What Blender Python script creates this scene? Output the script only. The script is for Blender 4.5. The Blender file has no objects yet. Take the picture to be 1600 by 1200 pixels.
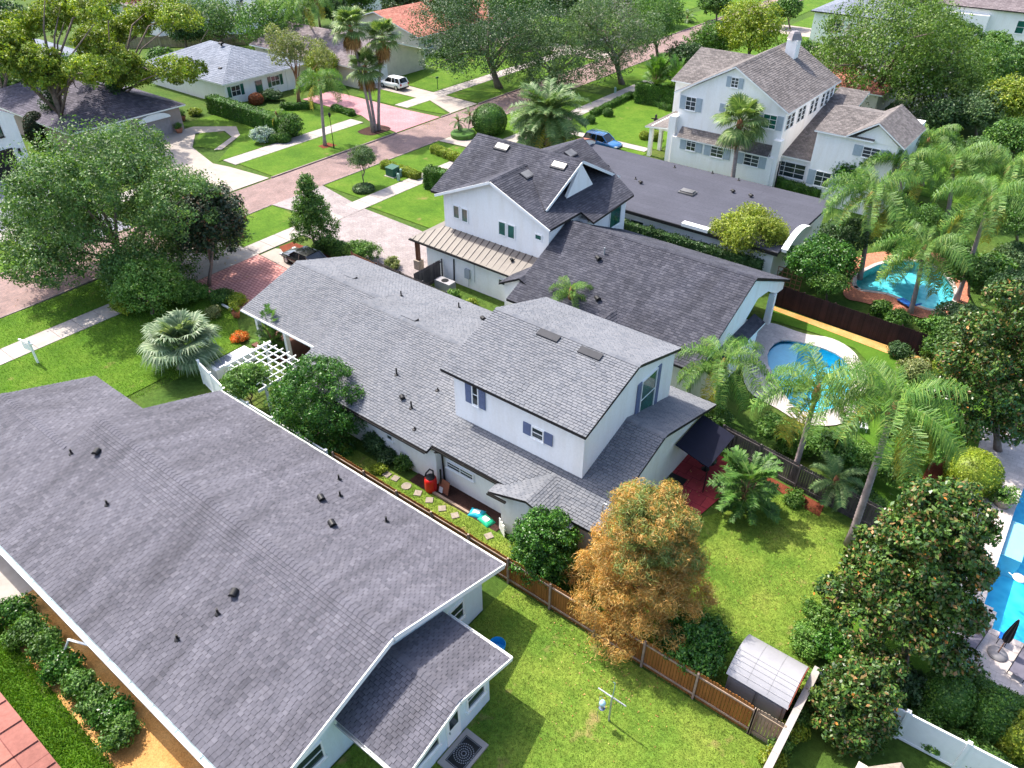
import bpy, math, random
import numpy as np
from mathutils import Vector, Matrix
from mathutils.geometry import tessellate_polygon
R = math.radians
S = bpy.context.scene
col = S.collection
# ------------------------------------------------------------------ camera, sky, sun, exposure
CAM_H = 30.0; FPX = 1175.0; PITCH = R(36.2); HEAD = R(37.8)
cam_d = bpy.data.cameras.new('camera'); cam_d.sensor_width = 36; cam_d.lens = 36 * FPX / 1600
cam_d.clip_start = 0.5; cam_d.clip_end = 2000
cam = bpy.data.objects.new('camera', cam_d); col.objects.link(cam)
cam.location = (0, 0, CAM_H); cam.rotation_euler = (R(90) - PITCH, 0, HEAD)
S.camera = cam
SUN_EL = R(55)
w = bpy.data.worlds.new('World'); S.world = w; w.use_nodes = True
nt = w.node_tree; nt.nodes.clear()
sky = nt.nodes.new('ShaderNodeTexSky'); sky.sky_type = 'NISHITA'; sky.sun_disc = False
sky.sun_elevation = SUN_EL; sky.sun_rotation = R(270); sky.dust_density = 3.0; sky.air_density = 0.85
bg = nt.nodes.new('ShaderNodeBackground'); bg.inputs[1].default_value = 0.15
wo = nt.nodes.new('ShaderNodeOutputWorld')
nt.links.new(sky.outputs[0], bg.inputs[0]); nt.links.new(bg.outputs[0], wo.inputs[0])
sd = bpy.data.lights.new('sun', 'SUN'); sd.energy = 2.8; sd.angle = R(0.5); sd.color = (1, 0.94, 0.84)
sun = bpy.data.objects.new('sun', sd); col.objects.link(sun)
sun.rotation_euler = Vector((math.cos(SUN_EL), -0.03, -math.sin(SUN_EL))).to_track_quat('-Z', 'Y').to_euler()
S.view_settings.view_transform = 'Standard'; S.view_settings.look = 'None'
S.view_settings.exposure = 1.5; S.view_settings.gamma = 1
S.cycles.max_bounces = 6; S.cycles.transparent_max_bounces = 8
S.cycles.caustics_reflective = False; S.cycles.caustics_refractive = False

# ------------------------------------------------------------------ survey helpers: where a sight line meets the ground or a wall
_ct, _st = math.cos(PITCH), math.sin(PITCH)
_U = (math.cos(HEAD), -math.sin(HEAD)); _V = (math.sin(HEAD), math.cos(HEAD))
def ray(px, py):
    cx, cy = px - 800, py - 600
    dn = cy * _ct + FPX * _st; fw = FPX * _ct - cy * _st
    return (cx * _U[0] + fw * _U[1], cx * _V[0] + fw * _V[1], -dn)
def at(px, py, z=0.0):
    r = ray(px, py); t = (z - CAM_H) / r[2]
    return (r[0] * t, r[1] * t)
def at3(px, py, z=0.0): return (*at(px, py, z), z)
def mpp(px, py, z=0.0): return (CAM_H - z) / -ray(px, py)[2]
def onX(px, py, X):
    r = ray(px, py); t = X / r[0]; return (X, r[1] * t, CAM_H + r[2] * t)
def onY(px, py, Y):
    r = ray(px, py); t = Y / r[1]; return (r[0] * t, Y, CAM_H + r[2] * t)
def onroof(px, py, y0, z0, s):          # roof plane z = z0 + s*(y-y0)
    r = ray(px, py); t = (z0 - s * y0 - CAM_H) / (r[2] - s * r[1])
    return (r[0] * t, r[1] * t, CAM_H + r[2] * t)

# ------------------------------------------------------------------ materials
def _mat(name):
    m = bpy.data.materials.new(name); m.use_nodes = True
    n = m.node_tree; n.nodes.clear()
    o = n.nodes.new('ShaderNodeOutputMaterial'); b = n.nodes.new('ShaderNodeBsdfPrincipled')
    n.links.new(b.outputs[0], o.inputs[0])
    return m, n, b, o
def _ramp(n, stops, inp):
    r = n.nodes.new('ShaderNodeValToRGB'); e = r.color_ramp.elements
    while len(e) < len(stops): e.new(0.5)
    for i, (p, c) in enumerate(stops):
        e[i].position = p; e[i].color = (*c, 1)
    n.links.new(inp, r.inputs[0]); return r.outputs[0]
def _noise(n, scale, detail=4, rough=0.6, vec=None, obj=True):
    t = n.nodes.new('ShaderNodeTexNoise'); t.inputs['Scale'].default_value = scale
    t.inputs['Detail'].default_value = detail; t.inputs['Roughness'].default_value = rough
    if vec is None:
        g = n.nodes.new('ShaderNodeNewGeometry'); vec = g.outputs['Position']
    n.links.new(vec, t.inputs['Vector']); return t.outputs['Fac']
def _mix(n, mode, fac, a, b):
    m = n.nodes.new('ShaderNodeMix'); m.data_type = 'RGBA'; m.blend_type = mode
    for s, v in ((m.inputs[0], fac), (m.inputs[6], a), (m.inputs[7], b)):
        if hasattr(v, 'is_output'): n.links.new(v, s)
        elif isinstance(v, (int, float)): s.default_value = v
        else: s.default_value = (*v, 1)
    return m.outputs[2]
def _bump(n, b, h, strength, dist):
    u = n.nodes.new('ShaderNodeBump'); u.inputs['Strength'].default_value = strength; u.inputs['Distance'].default_value = dist
    n.links.new(h, u.inputs['Height']); n.links.new(u.outputs[0], b.inputs['Normal'])
def _vs(n, sx, sy, sz, vec=None):
    g = n.nodes.new('ShaderNodeMapping'); g.inputs['Scale'].default_value = (sx, sy, sz)
    if vec is None: vec = n.nodes.new('ShaderNodeNewGeometry').outputs['Position']
    n.links.new(vec, g.inputs['Vector']); return g.outputs[0]

def plain(name, c, rough=0.7, var=0.12, scale=3.0, bump=0.0, bscale=40, spec=0.3, metal=0.0, c2=None):
    m, n, b, o = _mat(name)
    lo = tuple(x * (1 - var) for x in c); hi = c2 or tuple(min(1, x * (1 + var)) for x in c)
    b.inputs['Roughness'].default_value = rough; b.inputs['Specular IOR Level'].default_value = spec; b.inputs['Metallic'].default_value = metal
    cl = _ramp(n, [(0.3, lo), (0.7, hi)], _noise(n, scale))
    n.links.new(cl, b.inputs['Base Color'])
    if bump: _bump(n, b, _noise(n, bscale, 3), bump, 0.02)
    return m
def islands(name, stops, rough=0.9, stain=0.25, sscale=0.35, bump=0.25, bscale=60, streak=None, spec=0.25):
    """pieces each with their own shade (shingles, planks, tiles) plus broad weathering"""
    m, n, b, o = _mat(name)
    g = n.nodes.new('ShaderNodeNewGeometry')
    c = _ramp(n, stops, g.outputs['Random Per Island'])
    v = _vs(n, *streak) if streak else None
    ns = _noise(n, sscale, 5, 0.65, v)
    st = _ramp(n, [(0.3, (1 - stain,) * 3), (0.62, (1.06,) * 3)], ns)
    c = _mix(n, 'MULTIPLY', 1.0, c, st)
    n.links.new(c, b.inputs['Base Color']); b.inputs['Roughness'].default_value = rough; b.inputs['Specular IOR Level'].default_value = spec
    _bump(n, b, _noise(n, bscale, 2), bump, 0.01)
    return m
def leafmat(name, stops, trans=0.3, clump=0.35, cscale=0.9, rough=0.5, tint=(1.25, 1.3, 0.5)):
    m, n, b, o = _mat(name)
    g = n.nodes.new('ShaderNodeNewGeometry')
    stops = [(q, tuple(min(0.9, x * 1.35) for x in cc)) for q, cc in stops]
    c = _ramp(n, stops, g.outputs['Random Per Island'])
    k = _ramp(n, [(0.35, (1 - clump,) * 3), (0.65, (1 + clump * 0.5,) * 3)], _noise(n, cscale, 3))
    c = _mix(n, 'MULTIPLY', 1.0, c, k)
    n.links.new(c, b.inputs['Base Color']); b.inputs['Roughness'].default_value = rough; b.inputs['Specular IOR Level'].default_value = 0.35
    t = n.nodes.new('ShaderNodeBsdfTranslucent')
    n.links.new(_mix(n, 'MULTIPLY', 1.0, c, tint), t.inputs[0])
    mx = n.nodes.new('ShaderNodeMixShader'); mx.inputs[0].default_value = trans
    n.links.new(b.outputs[0], mx.inputs[1]); n.links.new(t.outputs[0], mx.inputs[2]); n.links.new(mx.outputs[0], o.inputs[0])
    return m
def groundmat(name, stops, s1=0.25, s2=9.0, fine=0.5, rough=0.95, bump=0.6, bscale=14, dist=0.05, patch=None, stretch=None):
    m, n, b, o = _mat(name)
    c = _ramp(n, stops, _noise(n, s1, 6, 0.62))
    f = _ramp(n, [(0.28, (1 - fine,) * 3), (0.72, (1 + fine * 0.55,) * 3)], _noise(n, s2, 5, 0.75, _vs(n, *stretch) if stretch else None))
    c = _mix(n, 'MULTIPLY', 1.0, c, f)
    if patch:
        pf = _ramp(n, [(patch[2], (0, 0, 0)), (patch[2] + 0.1, (1, 1, 1))], _noise(n, patch[1], 4, 0.6))
        c = _mix(n, 'MIX', pf, c, patch[0])
    n.links.new(c, b.inputs['Base Color']); b.inputs['Roughness'].default_value = rough; b.inputs['Specular IOR Level'].default_value = 0.1
    _bump(n, b, _noise(n, bscale, 4, 0.7), bump, dist)
    return m
def brickmat(name, c1, c2, mortar, bw, bh, ms=0.006, rot=0.0, uv=False, stain=0.25, offset=0.5, bump=0.4, sscale=0.3, rough=0.9, freq=2):
    m, n, b, o = _mat(name)
    if uv: vec = n.nodes.new('ShaderNodeUVMap').outputs[0]
    else: vec = n.nodes.new('ShaderNodeNewGeometry').outputs['Position']
    mp = n.nodes.new('ShaderNodeMapping'); mp.inputs['Rotation'].default_value = (0, 0, rot); n.links.new(vec, mp.inputs[0])
    t = n.nodes.new('ShaderNodeTexBrick'); t.offset = offset; t.offset_frequency = freq
    t.inputs['Scale'].default_value = 1; t.inputs['Brick Width'].default_value = bw; t.inputs['Row Height'].default_value = bh
    t.inputs['Mortar Size'].default_value = ms; t.inputs['Mortar Smooth'].default_value = 0.2
    t.inputs['Color1'].default_value = (*c1, 1); t.inputs['Color2'].default_value = (*c2, 1); t.inputs['Mortar'].default_value = (*mortar, 1)
    n.links.new(mp.outputs[0], t.inputs['Vector'])
    st = _ramp(n, [(0.3, (1 - stain,) * 3), (0.65, (1.1,) * 3)], _noise(n, sscale, 6, 0.65))
    c = _mix(n, 'MULTIPLY', 1.0, t.outputs['Color'], st)
    sp = _ramp(n, [(0.25, (0.8,) * 3), (0.75, (1.2,) * 3)], _noise(n, 5.0, 4, 0.8))
    c = _mix(n, 'MULTIPLY', 1.0, c, sp)
    n.links.new(c, b.inputs['Base Color']); b.inputs['Roughness'].default_value = rough; b.inputs['Specular IOR Level'].default_value = 0.2
    u = n.nodes.new('ShaderNodeBump'); u.inputs['Strength'].default_value = bump; u.inputs['Distance'].default_value = 0.01; u.invert = True
    n.links.new(t.outputs['Fac'], u.inputs['Height']); n.links.new(u.outputs[0], b.inputs['Normal'])
    return m
def glassmat(name, c, rough=0.06):
    m, n, b, o = _mat(name)
    cl = _ramp(n, [(0.35, tuple(x * 0.5 for x in c)), (0.65, c)], _noise(n, 0.9, 3))
    n.links.new(cl, b.inputs['Base Color'])
    b.inputs['Roughness'].default_value = rough; b.inputs['Specular IOR Level'].default_value = 0.8
    return m
def watermat(name, tint):
    m, n, b, o = _mat(name)
    n.nodes.remove(b)
    tr = n.nodes.new('ShaderNodeBsdfTransparent'); tr.inputs[0].default_value = (*tint, 1)
    gl = n.nodes.new('ShaderNodeBsdfGlossy'); gl.inputs['Roughness'].default_value = 0.03
    fr = n.nodes.new('ShaderNodeFresnel'); fr.inputs[0].default_value = 1.33
    u = n.nodes.new('ShaderNodeBump'); u.inputs['Strength'].default_value = 0.35; u.inputs['Distance'].default_value = 0.03
    n.links.new(_noise(n, 3.5, 3, 0.5), u.inputs['Height'])
    n.links.new(u.outputs[0], gl.inputs['Normal']); n.links.new(u.outputs[0], fr.inputs['Normal'])
    mx = n.nodes.new('ShaderNodeMixShader')
    n.links.new(fr.outputs[0], mx.inputs[0]); n.links.new(tr.outputs[0], mx.inputs[1]); n.links.new(gl.outputs[0], mx.inputs[2])
    n.links.new(mx.outputs[0], o.inputs[0]); return m
def poolfloor(name, a, b2):
    m, n, b, o = _mat(name)
    v = n.nodes.new('ShaderNodeTexVoronoi'); v.feature = 'SMOOTH_F1'; v.inputs['Scale'].default_value = 2.6
    g = n.nodes.new('ShaderNodeNewGeometry'); n.links.new(g.outputs['Position'], v.inputs['Vector'])
    n.links.new(_ramp(n, [(0.2, a), (0.75, b2)], v.outputs['Distance']), b.inputs['Base Color'])
    b.inputs['Roughness'].default_value = 0.6; return m

def wallmat(name, c, dirt=0.06):
    m, n, b, o = _mat(name)
    lo = tuple(x * (1 - dirt) * k for x, k in zip(c, (1, 0.985, 0.96)))
    a = _ramp(n, [(0.34, lo), (0.56, c)], _noise(n, 1.0, 6, 0.7, _vs(n, 1.6, 1.6, 0.28)))
    g = _ramp(n, [(0.2, (0.93,) * 3), (0.6, (1.0,) * 3)], _noise(n, 7.0, 4, 0.7))
    n.links.new(_mix(n, 'MULTIPLY', 1.0, a, g), b.inputs['Base Color']); b.inputs['Roughness'].default_value = 0.9; b.inputs['Specular IOR Level'].default_value = 0.2
    _bump(n, b, _noise(n, 45, 3), 0.35, 0.01); return m
M = {}
M['white'] = wallmat('white_stucco', (0.90, 0.88, 0.85))
M['trim'] = plain('white_trim', (0.82, 0.82, 0.80), 0.55, 0.04)
M['mint'] = wallmat('pale_mint_siding', (0.66, 0.76, 0.78))
M['cream'] = plain('cream_stucco', (0.62, 0.56, 0.46), 0.85, 0.08, 1.5)
M['tan'] = plain('tan_stucco', (0.34, 0.27, 0.24), 0.85, 0.08, 1.5)
M['dark'] = plain('dark_trim', (0.02, 0.018, 0.018), 0.5, 0.2)
M['brown'] = plain('brown_paint', (0.10, 0.035, 0.02), 0.6, 0.2)
M['black'] = plain('black_rubber', (0.012, 0.012, 0.014), 0.55, 0.2)
M['pipe'] = plain('black_vent_pipe', (0.008, 0.008, 0.009), 0.5, 0.2)
M['steel'] = plain('galvanised_steel', (0.42, 0.44, 0.45), 0.45, 0.15, 4, metal=0.6)
M['gutter'] = plain('aged_gutter', (0.36, 0.45, 0.46), 0.6, 0.3, 5)
M['gravelly'] = plain('gutter_red_edge', (0.32, 0.09, 0.05), 0.8, 0.3, 5)
M['shutter'] = plain('blue_grey_shutter', (0.13, 0.16, 0.26), 0.6, 0.08, 4)
M['shutter2'] = plain('pale_grey_shutter', (0.36, 0.42, 0.46), 0.6, 0.08, 4)
M['glass'] = glassmat('window_glass', (0.03, 0.05, 0.055))
M['glassg'] = glassmat('green_window_glass', (0.02, 0.13, 0.10))
M['sky_l'] = glassmat('skylight_glass', (0.16, 0.155, 0.15), 0.45)
M['skyframe'] = plain('skylight_frame', (0.035, 0.036, 0.042), 0.7)
M['sh1'] = islands('mauve_grey_shingle', [(0, (0.086, 0.085, 0.103)), (0.2, (0.102, 0.100, 0.120)), (0.85, (0.118, 0.115, 0.136)), (1, (0.136, 0.132, 0.154))], stain=0.40, sscale=0.5, streak=(1.8, 0.35, 0.35))
M['sh2'] = islands('light_grey_shingle', [(0, (0.120, 0.128, 0.146)), (0.3, (0.146, 0.153, 0.170)), (1, (0.170, 0.175, 0.190))], stain=0.12, sscale=0.3, streak=(1.5, 0.5, 0.5))
M['sh3'] = islands('charcoal_shingle', [(0, (0.040, 0.042, 0.056)), (0.5, (0.055, 0.056, 0.072)), (1, (0.076, 0.077, 0.094))], stain=0.38, sscale=0.45, streak=(1.6, 0.5, 0.5))
M['sh5'] = islands('taupe_shingle', [(0, (0.115, 0.102, 0.098)), (0.5, (0.155, 0.138, 0.132)), (1, (0.205, 0.182, 0.172))], stain=0.2, sscale=0.4)
M['sh6'] = islands('blue_grey_shingle', [(0, (0.14, 0.16, 0.20)), (1, (0.20, 0.22, 0.265))], stain=0.15)
M['sh7'] = islands('brown_grey_shingle', [(0, (0.13, 0.105, 0.11)), (1, (0.22, 0.185, 0.19))], stain=0.2)
M['sh8'] = islands('terracotta_shingle', [(0, (0.30, 0.11, 0.08)), (1, (0.45, 0.19, 0.14))], stain=0.2)
M['sh9'] = islands('slate_shingle', [(0, (0.06, 0.055, 0.075)), (1, (0.12, 0.11, 0.14))], stain=0.25)
M['felt'] = plain('roof_underlay', (0.045, 0.042, 0.05), 0.95, 0.2)
M['flat'] = brickmat('rolled_roof_felt', (0.062, 0.064, 0.082), (0.068, 0.070, 0.090), (0.042, 0.043, 0.055), 9.0, 0.85, 0.012, stain=0.12, bump=0.25)
M['redroof'] = brickmat('red_metal_roof', (0.26, 0.105, 0.085), (0.31, 0.13, 0.10), (0.17, 0.06, 0.05), 4.0, 1.15, 0.02, stain=0.3, bump=0.3)
M['metalroof'] = plain('tan_metal_roof', (0.165, 0.145, 0.128), 0.6, 0.08, 2, metal=0.1)
M['seam'] = plain('metal_seam', (0.075, 0.06, 0.055), 0.45)
M['brickroad'] = brickmat('brick_street', (0.31, 0.205, 0.185), (0.23, 0.165, 0.155), (0.13, 0.10, 0.095), 0.22, 0.105, 0.008, rot=R(90), stain=0.32, sscale=0.5)
M['redpaver'] = brickmat('red_paver', (0.58, 0.29, 0.26), (0.50, 0.24, 0.21), (0.24, 0.09, 0.08), 0.42, 0.3, 0.03, stain=0.2)
M['pinkpaver'] = brickmat('pink_paver', (0.46, 0.235, 0.25), (0.39, 0.20, 0.215), (0.25, 0.13, 0.14), 0.3, 0.15, 0.012, stain=0.2)
M['greypaver'] = brickmat('grey_paver', (0.34, 0.29, 0.28), (0.27, 0.235, 0.235), (0.15, 0.13, 0.13), 0.22, 0.11, 0.008, stain=0.25, sscale=0.6)
M['bluepaver'] = brickmat('blue_grey_paver', (0.24, 0.24, 0.29), (0.20, 0.20, 0.25), (0.12, 0.12, 0.14), 0.25, 0.12, 0.008)
M['patio'] = brickmat('crimson_patio', (0.34, 0.045, 0.055), (0.28, 0.035, 0.045), (0.16, 0.02, 0.03), 0.9, 0.9, 0.02)
M['deck'] = brickmat('travertine_deck', (0.52, 0.46, 0.43), (0.44, 0.39, 0.37), (0.32, 0.28, 0.26), 0.6, 0.4, 0.008, stain=0.18, sscale=0.8, bump=0.2)
M['orangedeck'] = brickmat('terracotta_deck', (0.50, 0.20, 0.12), (0.42, 0.16, 0.10), (0.25, 0.1, 0.07), 0.3, 0.3, 0.015)
M['concrete'] = plain('sidewalk_concrete', (0.34, 0.305, 0.28), 0.9, 0.14, 1.1, 0.2, 30)
M['concrete2'] = plain('driveway_concrete', (0.33, 0.285, 0.25), 0.9, 0.12, 0.7, 0.2, 30)
M['kerb'] = plain('kerb_stone', (0.22, 0.17, 0.16), 0.9, 0.35, 2.5)
M['stone'] = plain('stepping_stone', (0.26, 0.22, 0.18), 0.9, 0.2, 5, 0.3, 25)
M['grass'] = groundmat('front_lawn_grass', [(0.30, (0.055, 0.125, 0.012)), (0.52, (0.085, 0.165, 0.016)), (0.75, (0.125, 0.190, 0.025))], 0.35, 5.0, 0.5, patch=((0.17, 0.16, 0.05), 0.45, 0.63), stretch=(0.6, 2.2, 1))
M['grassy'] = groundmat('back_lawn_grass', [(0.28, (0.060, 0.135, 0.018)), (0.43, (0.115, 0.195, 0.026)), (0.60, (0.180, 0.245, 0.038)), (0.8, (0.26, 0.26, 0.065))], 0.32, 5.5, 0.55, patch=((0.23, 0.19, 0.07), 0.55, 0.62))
M['turf'] = groundmat('deep_green_turf', [(0.3, (0.05, 0.125, 0.012)), (0.7, (0.085, 0.165, 0.016))], 0.4, 8.0, 0.35)  # even mid-green grass for the pool, corner and side lawns
M['earth'] = groundmat('garden_earth', [(0.3, (0.045, 0.095, 0.016)), (0.5, (0.065, 0.115, 0.020)), (0.66, (0.085, 0.12, 0.025)), (0.8, (0.13, 0.085, 0.045))], 0.22, 3.0, 0.5)
M['mulch'] = groundmat('red_mulch', [(0.3, (0.13, 0.035, 0.02)), (0.7, (0.22, 0.065, 0.035))], 1.2, 22, 0.6, bscale=30)
M['mulcho'] = groundmat('orange_mulch', [(0.3, (0.48, 0.23, 0.07)), (0.7, (0.62, 0.36, 0.14))], 0.9, 16, 0.5, bscale=24)
M['mulchd'] = groundmat('dark_mulch', [(0.3, (0.035, 0.018, 0.015)), (0.7, (0.075, 0.04, 0.032))], 1.2, 22, 0.6, bscale=30)
M['fence'] = islands('cedar_fence', [(0, (0.13, 0.045, 0.010)), (0.5, (0.26, 0.10, 0.022)), (1, (0.44, 0.20, 0.06))], stain=0.35, sscale=1.2, streak=(3, 3, 0.6), bump=0.3)
M['fencerail'] = plain('grey_rail_wood', (0.30, 0.22, 0.17), 0.85, 0.25, 3)
M['fencegrey'] = islands('weathered_fence', [(0, (0.22, 0.16, 0.11)), (1, (0.34, 0.27, 0.2))], stain=0.3, sscale=1.2)
M['fencedark'] = islands('dark_stained_fence', [(0, (0.016, 0.008, 0.009)), (1, (0.035, 0.017, 0.017))], stain=0.3, sscale=1.2)
M['fenceold'] = islands('old_grey_fence', [(0, (0.07, 0.06, 0.065)), (1, (0.14, 0.12, 0.12))], stain=0.35, sscale=1.2)
M['vinyl'] = plain('white_vinyl', (0.80, 0.81, 0.82), 0.45, 0.04)
M['shed'] = plain('grey_resin_shed', (0.24, 0.225, 0.23), 0.55, 0.06, 2)
M['shedroof'] = plain('pale_resin_roof', (0.29, 0.285, 0.30), 0.55, 0.06, 2)
M['water'] = watermat('pool_water', (0.55, 0.86, 0.96))
M['poolb'] = poolfloor('blue_pool_plaster', (0.06, 0.60, 0.80), (0.16, 0.80, 0.95))
M['poolt'] = poolfloor('turquoise_pool_plaster', (0.20, 0.66, 0.66), (0.42, 0.86, 0.84))
M['poolp'] = plain('pale_shelf_plaster', (0.80, 0.86, 0.92), 0.7, 0.06, 2)
M['bark'] = plain('grey_bark', (0.17, 0.13, 0.11), 0.95, 0.35, 3, 0.6, 18)
M['barkp'] = plain('palm_bark', (0.30, 0.24, 0.235), 0.95, 0.25, 2.2, 0.5, 14)
M['barkr'] = plain('reddish_bark', (0.24, 0.12, 0.07), 0.9, 0.3, 3, 0.5, 14)
M['thatch'] = islands('dry_palm_thatch', [(0, (0.16, 0.07, 0.02)), (1, (0.36, 0.2, 0.07))], stain=0.3)
M['crownshaft'] = plain('palm_leaf_bases', (0.20, 0.085, 0.04), 0.8, 0.4, 6)
M['terracotta'] = plain('terracotta_pot', (0.42, 0.16, 0.09), 0.8, 0.15)
M['blackmetal'] = plain('black_powder_coat', (0.015, 0.015, 0.017), 0.4, 0.1)
G = lambda *a, **k: leafmat(*a, **k)
M['oak'] = G('oak_leaves', [(0, (0.035, 0.085, 0.022)), (0.55, (0.068, 0.140, 0.034)), (0.92, (0.115, 0.195, 0.055)), (1, (0.18, 0.22, 0.08))])
M['oakgrey'] = G('grey_oak_leaves', [(0, (0.035, 0.080, 0.028)), (0.6, (0.068, 0.125, 0.042)), (1, (0.13, 0.185, 0.08))])
M['oakdark'] = G('dark_oak_leaves', [(0, (0.018, 0.048, 0.014)), (0.6, (0.034, 0.078, 0.022)), (1, (0.07, 0.12, 0.04))], 0.2)
M['dkmag'] = G('dark_magnolia_leaves', [(0, (0.010, 0.024, 0.012)), (0.8, (0.022, 0.045, 0.018)), (1, (0.10, 0.05, 0.03))], 0.15)
M['magnolia'] = G('magnolia_leaves', [(0, (0.020, 0.055, 0.012)), (0.45, (0.042, 0.095, 0.016)), (0.74, (0.085, 0.150, 0.025)), (0.84, (0.13, 0.16, 0.035)), (0.90, (0.15, 0.095, 0.035)), (0.985, (0.19, 0.115, 0.045)), (1, (0.50, 0.17, 0.02))], 0.15, rough=0.35)
M['golden'] = G('golden_tree_leaves', [(0, (0.070, 0.145, 0.015)), (0.4, (0.145, 0.215, 0.02)), (1, (0.27, 0.305, 0.03))], cscale=0.5, clump=0.55)
M['lig'] = G('glossy_green_leaves', [(0, (0.014, 0.055, 0.008)), (0.5, (0.035, 0.110, 0.014)), (0.9, (0.075, 0.180, 0.022)), (1, (0.13, 0.22, 0.04))], 0.25, rough=0.35, cscale=1.2)
M['cyp'] = G('russet_cypress_leaves', [(0, (0.24, 0.21, 0.07)), (0.35, (0.36, 0.27, 0.08)), (0.65, (0.50, 0.26, 0.06)), (1, (0.60, 0.40, 0.15))], 0.35, cscale=1.0, clump=0.3, tint=(1.2, 1.0, 0.5))
M['cypg'] = G('green_cypress_tips', [(0, (0.12, 0.16, 0.04)), (1, (0.24, 0.30, 0.10))], 0.35, cscale=1.5)
M['lime'] = G('lime_leaves', [(0, (0.11, 0.16, 0.018)), (0.6, (0.21, 0.26, 0.03)), (1, (0.32, 0.34, 0.06))], 0.35)
M['mid'] = G('mid_green_leaves', [(0, (0.030, 0.080, 0.014)), (0.6, (0.060, 0.140, 0.022)), (1, (0.12, 0.21, 0.04))])
M['fresh'] = G('fresh_green_leaves', [(0, (0.045, 0.115, 0.018)), (0.6, (0.09, 0.19, 0.03)), (1, (0.17, 0.27, 0.06))])
M['mossyoak'] = G('bright_oak_leaves', [(0, (0.045, 0.095, 0.014)), (0.6, (0.085, 0.155, 0.024)), (1, (0.16, 0.235, 0.045))])
M['pale'] = G('pale_feathery_leaves', [(0, (0.10, 0.14, 0.045)), (0.6, (0.17, 0.20, 0.07)), (1, (0.26, 0.26, 0.11))])
M['silver'] = G('silver_shrub_leaves', [(0, (0.13, 0.20, 0.17)), (0.6, (0.30, 0.38, 0.36)), (1, (0.55, 0.6, 0.6))])
M['moss'] = G('grey_spanish_moss', [(0, (0.13, 0.135, 0.10)), (1, (0.24, 0.235, 0.18))], 0.2, tint=(1, 1, 0.9))
M['hedge'] = G('hedge_leaves', [(0, (0.020, 0.065, 0.010)), (0.6, (0.050, 0.125, 0.016)), (1, (0.12, 0.215, 0.03))], 0.2)
M['hedgey'] = G('golden_hedge_leaves', [(0, (0.09, 0.15, 0.012)), (0.6, (0.17, 0.23, 0.018)), (1, (0.28, 0.30, 0.03))], 0.25)
M['copper'] = G('copper_leaves', [(0, (0.10, 0.03, 0.015)), (1, (0.28, 0.09, 0.03))], 0.2)
M['flower'] = G('red_orange_flowers', [(0, (0.5, 0.06, 0.02)), (0.6, (0.6, 0.2, 0.02)), (1, (0.08, 0.14, 0.03))], 0.2)
M['queen'] = G('queen_palm_leaflets', [(0, (0.045, 0.115, 0.020)), (0.5, (0.085, 0.180, 0.030)), (0.9, (0.16, 0.25, 0.05)), (1, (0.24, 0.28, 0.06))], 0.3, cscale=0.4, clump=0.3)
M['queeny'] = G('yellowing_palm_leaflets', [(0, (0.16, 0.18, 0.025)), (0.6, (0.28, 0.26, 0.03)), (1, (0.38, 0.28, 0.05))], 0.3)
M['fan'] = G('fan_palm_leaves', [(0, (0.060, 0.115, 0.028)), (0.6, (0.12, 0.19, 0.05)), (1, (0.22, 0.27, 0.10))], 0.25)
M['fans'] = G('silvery_fan_leaves', [(0, (0.085, 0.135, 0.070)), (0.6, (0.16, 0.22, 0.12)), (1, (0.27, 0.32, 0.20))], 0.25)
M['date'] = G('date_palm_leaflets', [(0, (0.05, 0.11, 0.03)), (0.6, (0.10, 0.175, 0.055)), (1, (0.19, 0.24, 0.09))], 0.25)
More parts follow.
